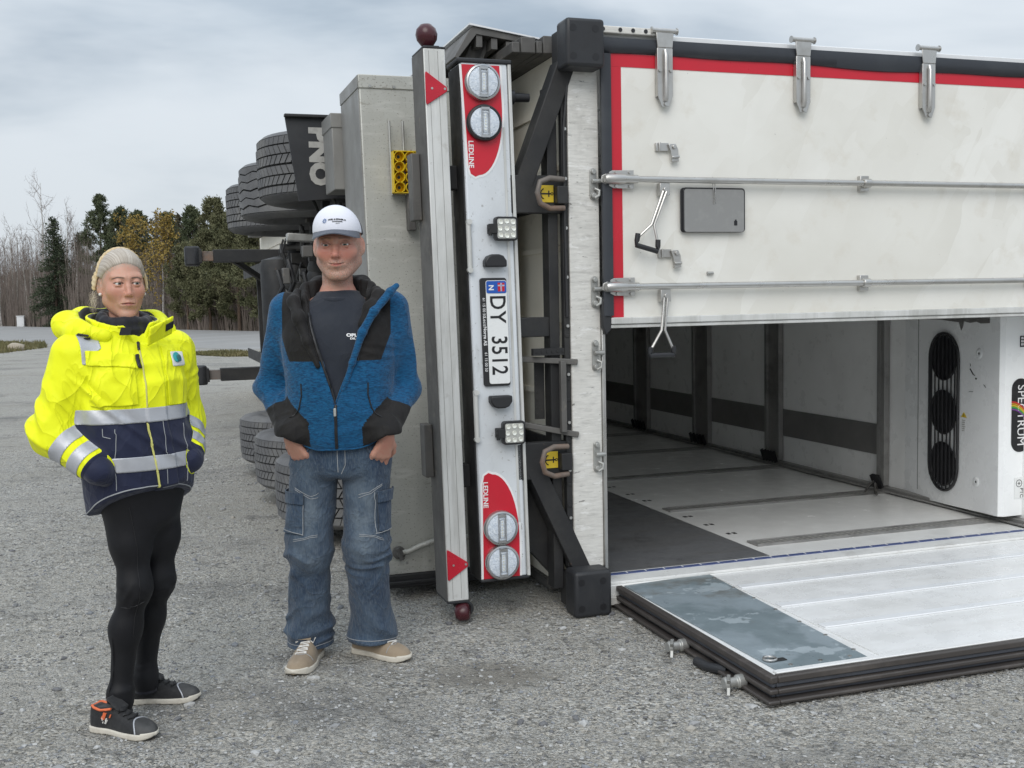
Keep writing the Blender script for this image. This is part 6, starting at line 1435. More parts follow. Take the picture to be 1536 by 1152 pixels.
def black_top(V):                                  # shoulders, chest yoke and collar
    x, y, z = V.T; ax = np.abs(x)
    lowz = 1.166 + .03 * np.clip((y - .02) / .1, 0, 1); side = .203 - .10 * np.clip((z - 1.25) / .14, 0, 1) * 0 - np.clip(1.26 - z, 0, .1) * .35
    return np.minimum((z - lowz), (side - ax)) 
def cuff(V):
    o = np.full(len(V), -1.0)
    for sh, el, wr in ((shL, elL, wrL), (shR, elR, wrR)):
        t, d = armax(V, sh, el, wr); ax = np.array(wr) - np.array(el); ax /= np.linalg.norm(ax)
        outw = (V[:, 1] - .02) * 1.2 + np.sign(el[0]) * (V[:, 0] - (np.array(el)[0] + (np.array(wr)[0] - np.array(el)[0]) * np.clip(t, 0, 1))) * .9
        s = (t - .42) * .2 + .55 * outw * np.clip(1 - t, 0, 1); o = np.maximum(o, np.where((d < .088) & (t > .02) & (np.abs(V[:, 0]) > .10), s, -1))
    return o
# clean boundaries: one field, black where positive
def blackf(V): return np.maximum(black_top(V), np.where(cuff(V) > -.9, cuff(V), -.02))
s_ = blackf(V); Vb, Tb = clip(V, T_, s_); Vf, Tf = clip(V, T_, -s_)
jk = sm_mesh('jacket', Vf, Tf, 'fleece', man); sm_mesh('softshell_panel', Vb, Tb, 'softshell', jk)
for sg in (-1, 1):                                  # zip edges along the opening and a rolled lapel
    zs = np.linspace(1.0, 1.36, 16); pts = [(float(open_mid(np.array([z]))[0] + sg * (open_half(np.array([z]))[0] + .004)), -.155 + .03 * max(0, (z - 1.2) / .16), z) for z in zs]
    seam('zip_edge', jacket, pts, .0055, 'zip' if sg < 0 else 'fleece', jk, lift=.002, n=40)
seam('zip', jacket, [(.004, -.17, .840), (.004, -.17, .90), (.006, -.165, 1.005)], .0062, 'zip', jk, lift=.001, n=24)
P('zip_pull', MB().box(-.001, .009, -.178, -.172, .965, .995), 'galv', jk, bevel=.002)
lap = [(.036, -.158, 1.06), (.070, -.158, 1.16), (.110, -.150, 1.27), (.150, -.122, 1.345), (.208, -.075, 1.415), (.230, -.060, 1.438)]
def lapel(P):
    d = chain(P, lap, [.008, .011, .014, .016, .015, .011], .012); return d + .002 * lump(P, 40, 6)
V2, F2 = mesh_sdf(lapel, (0, -.20, 1.03), (.26, -.02, 1.45), .005); sm_mesh('lapel_edge', V2, F2, 'fleece', jk)
def lapel2(P):
    d = chain(P, [(.112, -.118, 1.30), (.138, -.098, 1.355), (.165, -.055, 1.398), (.15, -.01, 1.42)], [.022, .028, .026, .02], .02); return d + .003 * lump(P, 30, 8)
V2, F2 = mesh_sdf(lapel2, (.05, -.17, 1.25), (.22, .06, 1.47), .006); sm_mesh('collar_flap', V2, F2, 'softshell', jk)
def lapel3(P):
    d = chain(P, [(-.055, -.160, 1.15), (-.092, -.148, 1.24), (-.124, -.120, 1.325), (-.155, -.070, 1.385), (-.150, -.01, 1.42)], [.010, .016, .022, .022, .018], .02); return d + .003 * lump(P, 30, 9)
V2, F2 = mesh_sdf(lapel3, (-.22, -.21, 1.12), (-.02, .06, 1.47), .006); sm_mesh('collar_flap', V2, F2, 'softshell', jk)
for sg in (-1, 1): seam('pocket_zip', jacket, [(sg * .128, -.15, 1.085), (sg * .126, -.15, 1.04), (sg * .140, -.15, .99), (sg * .168, -.13, .955)], .0030, 'zip', jk, lift=.001, n=24)
seam('chest_zip', jacket, [(.092, -.15, 1.165), (.098, -.15, 1.20), (.118, -.14, 1.265)], .0028, 'zip', jk, lift=.001, n=20)
seam('hem_band', jacket, [(.196 * math.cos(a), .15 * math.sin(a), .842 + .056 * max(0, min(1, (abs(.196 * math.cos(a)) - .06) / .13)) ** 1.3) for a in np.linspace(math.pi, 2 * math.pi, 24)], .0035, 'fleece', jk, lift=.001, n=60)
# jeans
jn_pelvis = Loft([(.70, 0, .0, .155, .105), (.76, 0, .005, .178, .128), (.84, 0, .006, .185, .134), (.92, 0, .004, .178, .128)], 2.4)
def jeans(P):
    x, y, z = P.T; d = jn_pelvis(P, cap=False); d = smax(d, np.maximum(.715 - z, z - .925), .03)
    for hp_, kn, an, sg, sd in ((hipL, knL, anL, -1, 3), (hipR, knR, anR, 1, 8)):
        h0 = np.array(hp_); top = (h0[0], h0[1] + .004, .80)
        c = chain(P, [top, kn, (an[0], an[1], .10), (an[0] - sg * -.002, an[1] - .005, .055)], [.098, .079, .081, .083], .05)
        c = c + .0080 * folds(P, (.45 * sg, .25, .8), 80, .55, sd) * bell(z, .41, .08) + .0085 * folds(P, (.30 * sg, .2, .9), 95, .6, sd + 1) * bell(z, .15, .11) + .0085 * folds(P, (.65 * sg, .2, .6), 70, .5, sd + 2) * bell(z, .72, .08) + .0045 * lump(P, 20, sd)
        c = c + .0065 * folds(P, (.7 * sg, .3, .5), 55, .6, sd + 4) * band(z, .1, .62, .1)
        d = smin(d, c, .022)
    d = smax(d, -np.maximum(np.maximum(np.abs(x + .010) - .001, z - .715), .60 - z), .022)                                    # between the legs
    d = smax(d, np.where(x < 0, .050, .060) - z, .006)
    d = smax(d, -cone(P, (anL[0], anL[1], .02), (anL[0], anL[1], .10), .066, .060), .008); d = smax(d, -cone(P, (anR[0], anR[1], .02), (anR[0], anR[1], .10), .066, .060), .008)
    return d
V, F = mesh_sdf(jeans, (-.30, -.20, .03), (.30, .22, .94), .0058); T_ = tris(F)
def fade(V):
    x, y, z = V.T; fr = np.clip(-y / .06, 0, 1); o = 0
    for kn, hp_ in ((knL, hipL), (knR, hipR)):
        o = o + bell(x, kn[0] * .55 + hp_[0] * .45, .055) * (bell(z, .60, .13) + .75 * bell(z, .44, .06) + .35 * bell(z, .2, .1))
    return np.clip(o * fr, 0, 1)
je = sm_mesh('jeans', V, F, 'denim', man, dict(fade=fade(V)))
for sg, kn in ((-1, knL), (1, knR)):
    cx0 = sg * .105
    for z0, dz in ((.672, .018), (.505, -.012)):
        for o_ in (0, .007): seam('seam', jeans, [(cx0 - sg * .045, -.15, z0 - dz * 1.2 - o_), (cx0, -.16, z0 - dz - o_), (cx0 + sg * .085, -.10, z0 + dz - o_)], .0011, 'stitch', je, n=36)
    # cargo pocket on the thigh side
    xo = sg * .150
    pk = patch('cargo_pocket', jeans, V, T_, [lambda v: sg * v[:, 0] - .138 + .02 * (v[:, 2] - .55), lambda v: .664 - v[:, 2], lambda v: v[:, 2] - .515, lambda v: .03 - v[:, 1]], .006, 'denim', je, solid=.006)
    patch('pocket_flap', jeans, V, T_, [lambda v: sg * v[:, 0] - .136 + .02 * (v[:, 2] - .55), lambda v: .672 - v[:, 2], lambda v: v[:, 2] - .628, lambda v: .03 - v[:, 1]], .013, 'denim', je, solid=.005)
    seam('seam', jeans, [(sg * .140, -.12, .665), (sg * .141, -.12, .59), (sg * .1415, -.11, .515)], .0013, 'stitch', je, lift=.010, n=30)
    seam('seam', jeans, [(sg * .140, -.12, .517), (sg * .17, -.08, .517), (sg * .2, -.02, .52)], .0013, 'stitch', je, lift=.010, n=20)
    seam('pocket_edge', jeans, [(sg * .112, -.14, .852), (sg * .125, -.14, .826), (sg * .150, -.12, .806), (sg * .185, -.06, .798)], .0042, 'denim', je, lift=.003, n=24)
seam('fly_seam', jeans, [(.03, -.16, .835), (.030, -.16, .775), (.012, -.15, .735)], .0012, 'stitch', je, n=24)
seam('seam', jeans, [(.0, -.16, .84), (.0, -.16, .74)], .0014, 'stitch', je, n=20)
for an, h0 in ((anL, .070), (anR, .080)): seam('hem_stitch', jeans, [(an[0] + .09 * math.cos(a), an[1] + .09 * math.sin(a), h0) for a in np.linspace(math.pi * .95, math.pi * 2.05, 14)], .0013, 'stitch', je, n=40)
shoe(man, (-.178, -.195), (-.145, .090), 0, 'suede'); shoe(man, (.238, -.045), (.008, .100), 0, 'suede')
# trucker cap
CR = (.0825, .104, .100)
def cap_solid(P):
    q = to_local(P, MiM); d = ell(q, (0, .012, .047), (.0855, .111, .085)); d = smin(d, ell(q, (0, -.044, .066), (.074, .062, .074)), .03); return smin(d, np.maximum(hf(q) - .0055, .03 - q[:, 2]), .01)
def cap_sdf(P): q = to_local(P, MiM); return smax(smax(cap_solid(P), -(cap_solid(P) + .006), .003), .046 - q[:, 2] - .10 * (q[:, 1] + .06), .003)
V, F = mesh_sdf(cap_sdf, (-.13, -.17, 1.55), (.13, .15, 1.78), .0032); T_ = tris(F)
def front(V): q = to_local(V.astype(f32), MiM); return -.012 - q[:, 1] + .28 * np.clip(q[:, 2] - .09, -.05, .1) * 0 + .0
s_ = front(V); Va, Ta = clip(V, T_, s_); Vb, Tb = clip(V, T_, -s_)
cp = sm_mesh('cap', Va, Ta, 'cap_white', man); sm_mesh('mesh_back', Vb, Tb, 'cap_mesh', cp)
def visor():
    b = MB(); n, m_ = 26, 10; top = []; 
    for i in range(n + 1):
        a = math.pi * (i / n) * 1.0; ca, sa = math.cos(a), math.sin(a)
        for j in range(m_ + 1):
            t = j / m_; rx = .080 + .006 * t; y = -.036 - .060 * sa ** .8 - t * .062 * sa ** .65; x = -rx * ca * (1 - .05 * t)
            z = .060 - .006 * t - .026 * (abs(ca) ** 1.8) * (.55 + .45 * t) - .010 * t * sa; top.append((x, y, z))
    k = len(top); b.v = top + [(x, y, z - .0035) for x, y, z in top]
    for i in range(n):
        for j in range(m_):
            q = (i * (m_ + 1) + j, i * (m_ + 1) + j + 1, (i + 1) * (m_ + 1) + j + 1, (i + 1) * (m_ + 1) + j); b.f += [q, tuple(k + v for v in reversed(q))]
    for i in range(n):
        for j in (0, m_): q = (i * (m_ + 1) + j, (i + 1) * (m_ + 1) + j); b.f.append((q[0], q[1], k + q[1], k + q[0]))
    for j in range(m_):
        for i in (0, n): q = (i * (m_ + 1) + j, i * (m_ + 1) + j + 1); b.f.append((q[0], q[1], k + q[1], k + q[0]))
    b.v = [tuple(MhM @ Vector(v)) for v in b.v]; return b
P('visor', visor(), 'cap_navy', cp, smooth=60)
hx, hz_ = tuple(MhM.to_3x3() @ Vector((1, 0, 0))), tuple(MhM.to_3x3() @ Vector((0, 0, 1)))
for s, sz, x, z, bd in (('HOEL & SØNNER AS', .0085, .016, .094, .0004), ('ENTREPRENØR', .0062, .016, .085, .0002), ('SKAUN', .0050, .016, .078, .0)):
    wrap_text(s, sz, cap_solid, tuple(MhM @ Vector((x, -.115, z))), hx, hz_, 'ink', cp, off=.0012, bold=bd, arc=1.2)
b = MB()
for k in range(8):
    a = k * math.pi / 4; p = [(-.036 + r_ * math.cos(a + o_), -.115, .090 + r_ * math.sin(a + o_)) for r_, o_ in ((.0035, 0), (.0075, .25), (.0105, -.1))]
    p = project(cap_solid, np.array([MhM @ Vector(q) for q in p], f32), 5); p = p + grad(cap_solid, p) * .001; b.tube(p.tolist(), .0012, 5)
P('emblem', b, 'logo_blue', cp)
# grey hair at the temples under the cap
def hair_m(P):
    q = to_local(P, MiM); d = smax(hf(q) - .0035, .012 - q[:, 1] * .8 - .012 + np.where(np.abs(q[:, 0]) > .05, -.03, .1), .004); return smax(d, np.maximum(q[:, 2] - .055, -.055 - q[:, 2]), .006)
# ------------------------------------------------------------------ the woman: hi-vis winter jacket, black tights, safety shoes
woman = empty('person', (-1.262, 3.55, 0)); tag(woman, 'blonde woman in a yellow and navy high visibility jacket and black tights', 'person')
PH = R(42); LX, LY = math.cos(PH), math.sin(PH); FX, FY = math.sin(PH), -math.cos(PH)
def BF(a, b, c): return (a * LX + b * FX, a * LY + b * FY, c)      # a: her left, b: forward, c: up
Rb = np.array([[LX, LY, 0], [FX, FY, 0], [0, 0, 1]], f32)            # world -> body frame (a, b, c)
def bf(P): return P @ Rb.T
MhW = head_matrix((.000, .0, 1.452), R(32), R(2), R(0)) @ Matrix.Scale(.935, 4) @ Matrix.Diagonal((.935, 1, 1, 1)); MiW = MhW.inverted(); wf, wat, wE = make_head('f'); WS = .985
rs_, re_, rw_ = BF(-.165, .0, 1.228), BF(-.240, -.030, .985), BF(-.150, .108, .872)
ls_, le_, lw_ = BF(.165, .0, 1.228), BF(.218, -.050, .985), BF(.158, .100, .872)
rhip, rkn, ran = (-.015, -.02, .80), (.014, -.050, .462), (-.050, -.055, .10)
lhip, lkn, lan = (.070, .070, .80), (.048, .078, .452), (-.028, .125, .10)
wt = Loft([(.72, .025, -.02, .085, .065), (.80, .022, -.016, .118, .082), (.95, 0, 0, .135, .10), (1.08, 0, 0, .145, .11), (1.2, 0, -.005, .15, .10), (1.27, 0, -.01, .11, .075), (1.31, 0, -.012, .055, .05)])
def woman_body(P):
    q = bf(P); q[:, 1] *= 1; qq = q * A3(1, -1, 1); d = wt(qq)
    d = smin(d, cone(P, BF(0, -.012, 1.26), (-.002, .018, 1.40), .048, .046), .02); d = smin(d, wf(to_local(P, MiW)), .010)
    for a, b, c in ((rs_, re_, rw_), (ls_, le_, lw_)): d = smin(d, chain(P, [a, b, c], [.042, .034, .024], .02), .03)
    for a, b, c in ((rhip, rkn, ran), (lhip, lkn, lan)): d = smin(d, chain(P, [a, b, tuple(np.array(b) * .62 + np.array(c) * .38 + np.array([-.018, .014, 0])), c], [.054, .037, .035, .022], .03), .03)
    d = smin(d, hand(P, BF(-.150, .085, .875), BF(.85, -.25, -.30), -1, BF(.2, -.9, .1), .80), .012); d = smin(d, hand(P, BF(.160, .080, .875), BF(-.85, -.25, -.30), 1, BF(-.2, -.9, .1), .80), .012)
    return d
body_mesh('body', woman_body, (-.42, -.40, .03), (.42, .40, 1.60), MhW, wat, 'skin_woman', woman, 1.33)
eyes(woman, MhW, wE, (.20, -1, -.01))
# tights
def tights(P):
    x, y, z = P.T; q = bf(P) * A3(1, -1, 1); d = Loft_t(q, cap=False); d = smax(d, np.maximum(.64 - z, z - .90), .05)
    for a, b, c, sd in ((rhip, rkn, ran, 3), (lhip, lkn, lan, 6)):
        cf_ = np.array(b) * .62 + np.array(c) * .38 + np.array([-.018, .014, 0])
        e = chain(P, [(a[0], a[1], .76), tuple(np.array(a) * .45 + np.array(b) * .55), b, tuple(cf_), c, (c[0], c[1], .07)], [.074, .059, .046, .044, .0325, .032], .05)
        e = e + .0024 * folds(P, (.3, .2, .9), 140, .6, sd) * bell(z, .44, .045) + .0018 * folds(P, (.1, 0, 1), 110, .4, sd + 2) * bell(z, .12, .04) + .0012 * lump(P, 26, sd); d = smin(d, e, .045 if a is rhip else .030)
    return d
Loft_t = Loft([(.62, .025, -.02, .08, .07), (.70, .025, -.02, .112, .088), (.80, .022, -.016, .142, .105), (.92, .015, -.010, .14, .105)])
V, F = mesh_sdf(tights, (-.28, -.25, .05), (.30, .32, .92), .0058); tg = sm_mesh('tights', V, F, 'tights', woman)
seam('seam', tights, [(.025, -.10, .74), (.045, -.10, .60), (.055, -.11, .47), (.03, -.10, .3)], .0014, 'zip', tg, n=40)
seam('knee_seam', tights, [(-.03, -.11, .405), (.02, -.13, .395), (.07, -.09, .41)], .0014, 'zip', tg, n=24)
P('zip', MB().tube(project(tights, np.array([(-.06, -.09, .30), (-.065, -.09, .2), (-.066, -.08, .12)], f32), 5).tolist(), .0025, 6), 'zip', tg)
# jacket in the body frame
jw = Loft([(.70, .022, -.012, .166, .140), (.80, .020, -.013, .174, .148), (.92, .012, -.008, .180, .154), (1.04, 0, .0, .182, .152), (1.14, 0, .0, .184, .146), (1.22, 0, .006, .172, .128), (1.275, 0, .012, .135, .108), (1.31, 0, .016, .105, .096), (1.33, 0, .016, .10, .092)], 2.35)
def hemz(q): return .800 - .088 * np.clip((.15 - q[:, 1]) / .17, 0, 1) - .010 * np.clip(-q[:, 0] / .18, -1, 1)
def jacket_w(P):
    q = bf(P); z = q[:, 2]; d = jw(q * A3(1, -1, 1), cap=False); d = d + .0050 * folds(P, (.55, .3, .7), 90, .55, 12) * (.3 + .7 * bell(z, 1.12, .08) + .4 * bell(z, .92, .08)) + .0080 * folds(P, (-.6, .2, .6), 70, .5, 15) * (.2 + .8 * bell(z, 1.14, .08)) * .35 + .0022 * lump(P, 15, 13)
    d = smax(d, np.maximum(hemz(q) - z, z - 1.335), .012)
    for a, b, c, sd in ((rs_, re_, rw_, 3), (ls_, le_, lw_, 5)):
        ax = np.array(c) - np.array(b); ax2 = np.array(b) - np.array(a); ax /= np.linalg.norm(ax)
        e = chain(P, [a, b, tuple(np.array(c) - ax * .035)], [.072, .058, .053], .05)
        e = e + .0055 * folds(P, ax2 + np.array([.1, .2, 0]), 80, .55, sd) * (bell(z, 1.05, .12) + .3) + .0085 * folds(P, ax, 85, .4, sd + 1) * bell(z, .92, .06) * .6 + .0015 * lump(P, 16, sd)
        d = smin(d, e, .030)
    # placket standing proud down the front
    pc = .030 + .030 * np.clip((1.02 - z) / .22, 0, 1); d = smin(d, smax(np.maximum(np.abs(q[:, 0] - pc) - .034, np.maximum(hemz(q) - .004 - z, z - 1.26)), d - .007, .004), .004)
    d = smax(d, -cone(P, BF(0, .0, 1.25), BF(0, .02, 1.42), .075, .085), .012)
    return d
V, F = mesh_sdf(jacket_w, (-.45, -.42, .69), (.45, .42, 1.37), .0055); T_ = tris(F)
def arm_t(V):
    o = np.full(len(V), -9.0); 
    for a, b, c in ((rs_, re_, rw_), (ls_, le_, lw_)):
        b_, c_ = np.array(b), np.array(c); ax = c_ - b_; t = ((V - b_) @ ax) / (ax @ ax); d = np.linalg.norm(V - b_ - np.clip(t, -.6, 1.1)[:, None] * ax, axis=1)
        q = bf(V.astype(f32)); body = jw(q * A3(1, -1, 1), cap=False); o = np.where((d < .105) & (body > .004), t, o)
    return o
at_ = arm_t(V); qV = bf(V); on_arm = at_ > -5
# smooth arm/torso membership so that cuts stay clean
bodyd = jw(qV * A3(1, -1, 1), cap=False)
armd = np.minimum(chain(V, [rs_, re_, rw_], [.072, .058, .053], .02), chain(V, [ls_, le_, lw_], [.072, .058, .053], .02))
mem = np.where(V[:, 2] < 1.16, bodyd - armd, -1)               # > 0 on the sleeves
navyf = np.minimum(1.012 - V[:, 2], -mem)
cuffs = np.minimum(mem, np.where(at_ > -5, (at_ - .90) * .2, -.05))
nv = np.maximum(navyf, cuffs)
Vy, Ty = clip(V, T_, -nv); Vn, Tn = clip(V, T_, nv)
jw_o = sm_mesh('jacket', Vy, Ty, 'hiviz', woman); sm_mesh('navy_panel', Vn, Tn, 'navy', jw_o)
def clipm(name, fields, off, m, solid=.0015):
    V_, T2 = V, T_; fs = [f_.copy() for f_ in fields]
    st = np.min(np.stack(fs), 0); V_, T2 = clip(V, T_, st)
    if len(T2) == 0: print('EMPTY', name); return
    V_ = V_ + grad(jacket_w, V_) * off; return sm_mesh(name, V_, T2, m, jw_o, solid=solid)
zV = V[:, 2] - .02 * qV[:, 0] * 0
for z0, z1 in ((1.012, 1.058), (.858, .905)): clipm('reflective_band', [zV - z0, z1 - zV, -mem], .0016, 'reflect')
for sel in (qV[:, 0] < 0, qV[:, 0] > 0):
    for t0, t1 in ((.28, .50), (.62, .83)): clipm('sleeve_band', [mem, np.where((at_ > -5) & sel, np.minimum(at_ - t0, t1 - at_) * .2, -.05)], .0016, 'reflect')
fr = qV[:, 1] - .03
clipm('shoulder_patch', [.030 - np.abs(qV[:, 0] + .140), .030 - np.abs(qV[:, 1] - .050), V[:, 2] - 1.20], .002, 'reflect')
clipm('chest_pocket', [.062 - np.abs(qV[:, 0] + .092), .075 - np.abs(V[:, 2] - 1.145), fr, -mem], .004, 'hiviz', .006)
clipm('pocket_flap', [.068 - np.abs(qV[:, 0] + .092), .022 - np.abs(V[:, 2] - 1.212 + .12 * (qV[:, 0] + .092)), fr], .009, 'hiviz', .006)
clipm('chest_panel', [.040 - np.abs(qV[:, 0] - .115), .095 - np.abs(V[:, 2] - 1.155), fr, -mem], .003, 'hiviz', .004)
bdg = clipm('badge', [.027 - np.abs(qV[:, 0] - .128), .022 - np.abs(V[:, 2] - 1.205), fr], .008, 'plate_white')
clipm('badge_emblem', [.0145 - np.sqrt((qV[:, 0] - .120) ** 2 + (V[:, 2] - 1.209) ** 2), fr], .011, 'logo_teal')
clipm('badge_emblem', [.0090 - np.sqrt((qV[:, 0] - .127) ** 2 + (V[:, 2] - 1.205) ** 2), fr], .0135, 'logo_green')
clipm('zip_end', [.008 - np.abs(qV[:, 0] + .012), .022 - np.abs(V[:, 2] - 1.205), fr], .006, 'zip')
def ps(pts): return [BF(*p) for p in pts]
pcV = .030 + .030 * np.clip((1.02 - V[:, 2]) / .22, 0, 1); clipm('placket_piping', [.0030 - np.abs(qV[:, 0] - pcV + .0355), fr, 1.012 - zV, zV - .80], .0025, 'piping', .003)
seam('zip', jacket_w, ps([(-.004, .14, 1.29), (-.004, .15, 1.24), (-.006, .16, 1.15), (-.006, .17, 1.06)]), .003, 'piping', jw_o, lift=.0, n=40)
seam('zip_pull', jacket_w, ps([(-.002, .12, 1.275), (-.004, .13, 1.245)]), .005, 'zip', jw_o, lift=.004, n=10)
for a in (-.105, .145): seam('pocket_seam', jacket_w, ps([(a, .15, 1.00), (a - .004, .15, .92), (a - .012, .15, .80)]), .0013, 'stitch', jw_o, n=40)
seam('pocket_seam', jacket_w, ps([(-.135, .12, 1.00), (-.135, .12, .975), (-.12, .14, .968)]), .0013, 'stitch', jw_o, n=20)
seam('placket_seam', jacket_w, ps([(.048, .18, 1.06), (.05, .18, .92), (.05, .17, .81)]), .0011, 'stitch', jw_o, n=40)
seam('hem_cord', jacket_w, [BF(.19 * math.cos(a), .16 * math.sin(a), .806 - .088 * max(0, min(1, (.15 - .16 * math.sin(a)) / .17)) + .010 * math.cos(a)) for a in np.linspace(-.3, math.pi + .3, 30)], .0022, 'stitch', jw_o, lift=.0005, n=80)
# stand-up collar with dark lining, open at the throat, and the hood behind
cl_ = Loft([(1.225, 0, .012, .118, .108), (1.27, 0, .010, .108, .102), (1.32, 0, .006, .106, .101), (1.355, 0, .004, .110, .106), (1.40, 0, .004, .118, .110)], 2.1)
def colz(q): return 1.343 + .018 * np.clip(-q[:, 1] / .1, -1, 1) - .010 * bell(q[:, 0], -.055, .04) * (q[:, 1] > .03)
def collar(P):
    q = bf(P); d = cl_(q * A3(1, -1, 1), cap=False) + .004 * lump(P, 26, 20); d = np.abs(d) - .0065; d = smax(d, np.maximum(1.225 - q[:, 2], q[:, 2] - colz(q)), .006)
    gap = np.interp(q[:, 2], [1.24, 1.27, 1.33, 1.38], [.0, .012, .045, .066]).astype(f32); return smax(d, -np.maximum(np.abs(q[:, 0] - .004) - gap, .02 - q[:, 1]) * .8, .008)
Vc, Fc = mesh_sdf(collar, (-.22, -.2, 1.20), (.22, .2, 1.40), .0045); Tc = tris(Fc); qc = bf(Vc); sc = cl_(qc * A3(1, -1, 1), cap=False)
Va, Ta = clip(Vc, Tc, sc + .001); Vb, Tb = clip(Vc, Tc, -(sc + .001)); co_ = sm_mesh('collar', Va, Ta, 'hiviz', woman); sm_mesh('lining', Vb, Tb, 'lining', co_)
def flap(P):                                        # the turned-out left collar wing
    q = bf(P); d = np.maximum(np.abs((q[:, 1] - .128) + .55 * (q[:, 0] - .055) - .30 * (q[:, 2] - 1.307)) - .007, 0) 
    u = q[:, 0] - .072; v = q[:, 2] - 1.300 - .35 * u; e = np.maximum(np.abs(u) - .052, np.abs(v) - .030); return smax(d * .8 - .0, e, .010) - .003
def flapS(P): q = bf(P); return np.abs((q[:, 1] - .128) + .55 * (q[:, 0] - .055) - .30 * (q[:, 2] - 1.307)) * .8 - .006
def flap2(P):
    q = bf(P); u = q[:, 0] - .072; v = q[:, 2] - 1.300 - .35 * u; return smax(flapS(P) + .002 * lump(P, 30, 3), np.maximum(np.abs(u) - .052, np.abs(v) - .030), .008)
Vc, Fc = mesh_sdf(flap2, (-.15, -.25, 1.20), (.28, .15, 1.37), .0045); Tc = tris(Fc); fo = sm_mesh('collar_wing', Vc, Fc, 'hiviz', co_); qc = bf(Vc)
patch('hook_tape', flap2, Vc, Tc, [lambda v: .016 - np.abs(bf(v)[:, 0] - .102), lambda v: .011 - np.abs(bf(v)[:, 2] - 1.285 - .35 * (bf(v)[:, 0] - .072)), lambda v: flap_front(v)], .002, 'ink', co_) if False else None
def flap_front(v): q = bf(v); return (q[:, 1] - .128) + .55 * (q[:, 0] - .055) - .30 * (q[:, 2] - 1.307)
patch('hook_tape', flap2, Vc, Tc, [lambda v: .017 - np.abs(bf(v)[:, 0] - .104), lambda v: .011 - np.abs(bf(v)[:, 2] - 1.303 - .35 * (bf(v)[:, 0] - .072)), flap_front], .002, 'ink', co_)
def hood(P):
    pts = [BF(-.092, .070, 1.288), BF(-.150, -.005, 1.305), BF(-.150, -.085, 1.322), BF(-.07, -.150, 1.33), BF(.05, -.155, 1.33), BF(.14, -.09, 1.322), BF(.145, .0, 1.30)]
    return chain(P, pts, [.020, .034, .042, .046, .046, .040, .030], .03) + .005 * folds(P, BF(.5, .5, .5), 50, .5, 9) * .7 + .003 * lump(P, 24, 22)
def hood_s(P): return smax(hood(P), -cone(P, BF(0, -.02, 1.27), BF(0, -.03, 1.42), .112, .128), .014)
Vc, Fc = mesh_sdf(hood_s, (-.32, -.28, 1.2), (.32, .28, 1.42), .005); Tc = tris(Fc); sc = cone(Vc, BF(0, -.02, 1.27), BF(0, -.03, 1.42), .112, .128) - .006
Va, Ta = clip(Vc, Tc, sc); Vb, Tb = clip(Vc, Tc, -sc); ho = sm_mesh('hood', Va, Ta, 'hiviz', woman); sm_mesh('lining', Vb, Tb, 'lining', ho)
P('hood_cord', MB().tube([BF(-.135, .060, 1.282), BF(-.155, .045, 1.280), BF(-.170, .02, 1.288), BF(-.165, .04, 1.296), BF(-.14, .06, 1.290)], .0035, 6), 'ink', ho)
seam('throat_edge', collar, ps([(-.012, .115, 1.26), (-.035, .11, 1.30), (-.058, .095, 1.335)]), .004, 'hiviz', co_, n=16)
P('hook_tape', MB().prism(rrect(.034, .026, .004), BF(-.046, .120, 1.302), BF(.9, .35, 0), BF(.25, .1, .95), BF(0, .003, 0)), 'ink', co_)
def scarf(P):
    d = None
    for k, (z, r_) in enumerate(((1.262, .078), (1.288, .076), (1.314, .073), (1.338, .069))):
        pts = [BF(r_ * math.cos(a), .005 + r_ * .95 * math.sin(a), z - .012 * math.sin(a) + .004 * math.sin(3 * a + k)) for a in np.linspace(0, 2 * math.pi, 14)]
        e = chain(P, pts, [.017] * 14, .01); d = e if d is None else smin(d, e, .012)
    return d + .003 * folds(P, (.2, .2, .9), 130, .5, 4)
Vc, Fc = mesh_sdf(scarf, (-.14, -.15, 1.22), (.14, .15, 1.38), .005); sm_mesh('neck_warmer', Vc, Fc, 'lining', woman)
# navy wind cuffs, going into the side pockets
for s, e_, w_, sg in ((rs_, re_, rw_, -1), (ls_, le_, lw_, 1)):
    ax = np.array(w_) - np.array(e_); ax /= np.linalg.norm(ax); w0 = np.array(w_)
    def cuffw(P): return chain(P, [tuple(w0 - ax * .055), tuple(w0 + ax * .002), BF(sg * .095, .080, .838)], [.048, .042, .038], .02) + .004 * folds(P, ax, 70, .5, 4)
    Vc, Fc = mesh_sdf(cuffw, w0 - .13, w0 + .13, .005); sm_mesh('cuff', Vc, Fc, 'navy', jw_o)
# hair, headband, ear stud
def hairline(q):
    x, y, z = q.T; ax = np.abs(x); return np.maximum((.076 - .35 * np.clip(ax, 0, .06) - z) * .8, y + .018 - 1.15 * np.clip(ax - .052, -.08, .03) - .9 * np.clip(z - .03, -.1, .1)) 
def hair_w(P):
    q = to_local(P, MiW); x, y, z = q.T; ax = np.abs(x)
    d = wf(np.stack([x, y, np.maximum(z, -.02 + 0 * z)], 1)) - .0025 - .0070 * np.clip((y + z - .004) / .03, 0, 1)
    face = np.maximum(y - (-.028 + 1.35 * np.clip(z - .055, -.02, .1) * -1.0 - .25 * 0), -1)
    cutp = -y - z + .004 + .25 * np.clip(ax - .035, 0, .04)                                   # plane leaning back from the forehead
    d = smax(d, cutp * .75, .006)
    d = smax(d, -.062 - z + .55 * np.clip(.04 - y, 0, .1), .01)
    ear = ell(np.stack([ax, y, z], 1), (.082, .008, -.008), (.022, .022, .034)); d = smax(d, -ear, .006)
    d = smin(d, ell(q, (-.012, .098, -.022), (.042, .034, .040)) + .003 * np.sin(z * 240 + x * 120), .014)
    return d
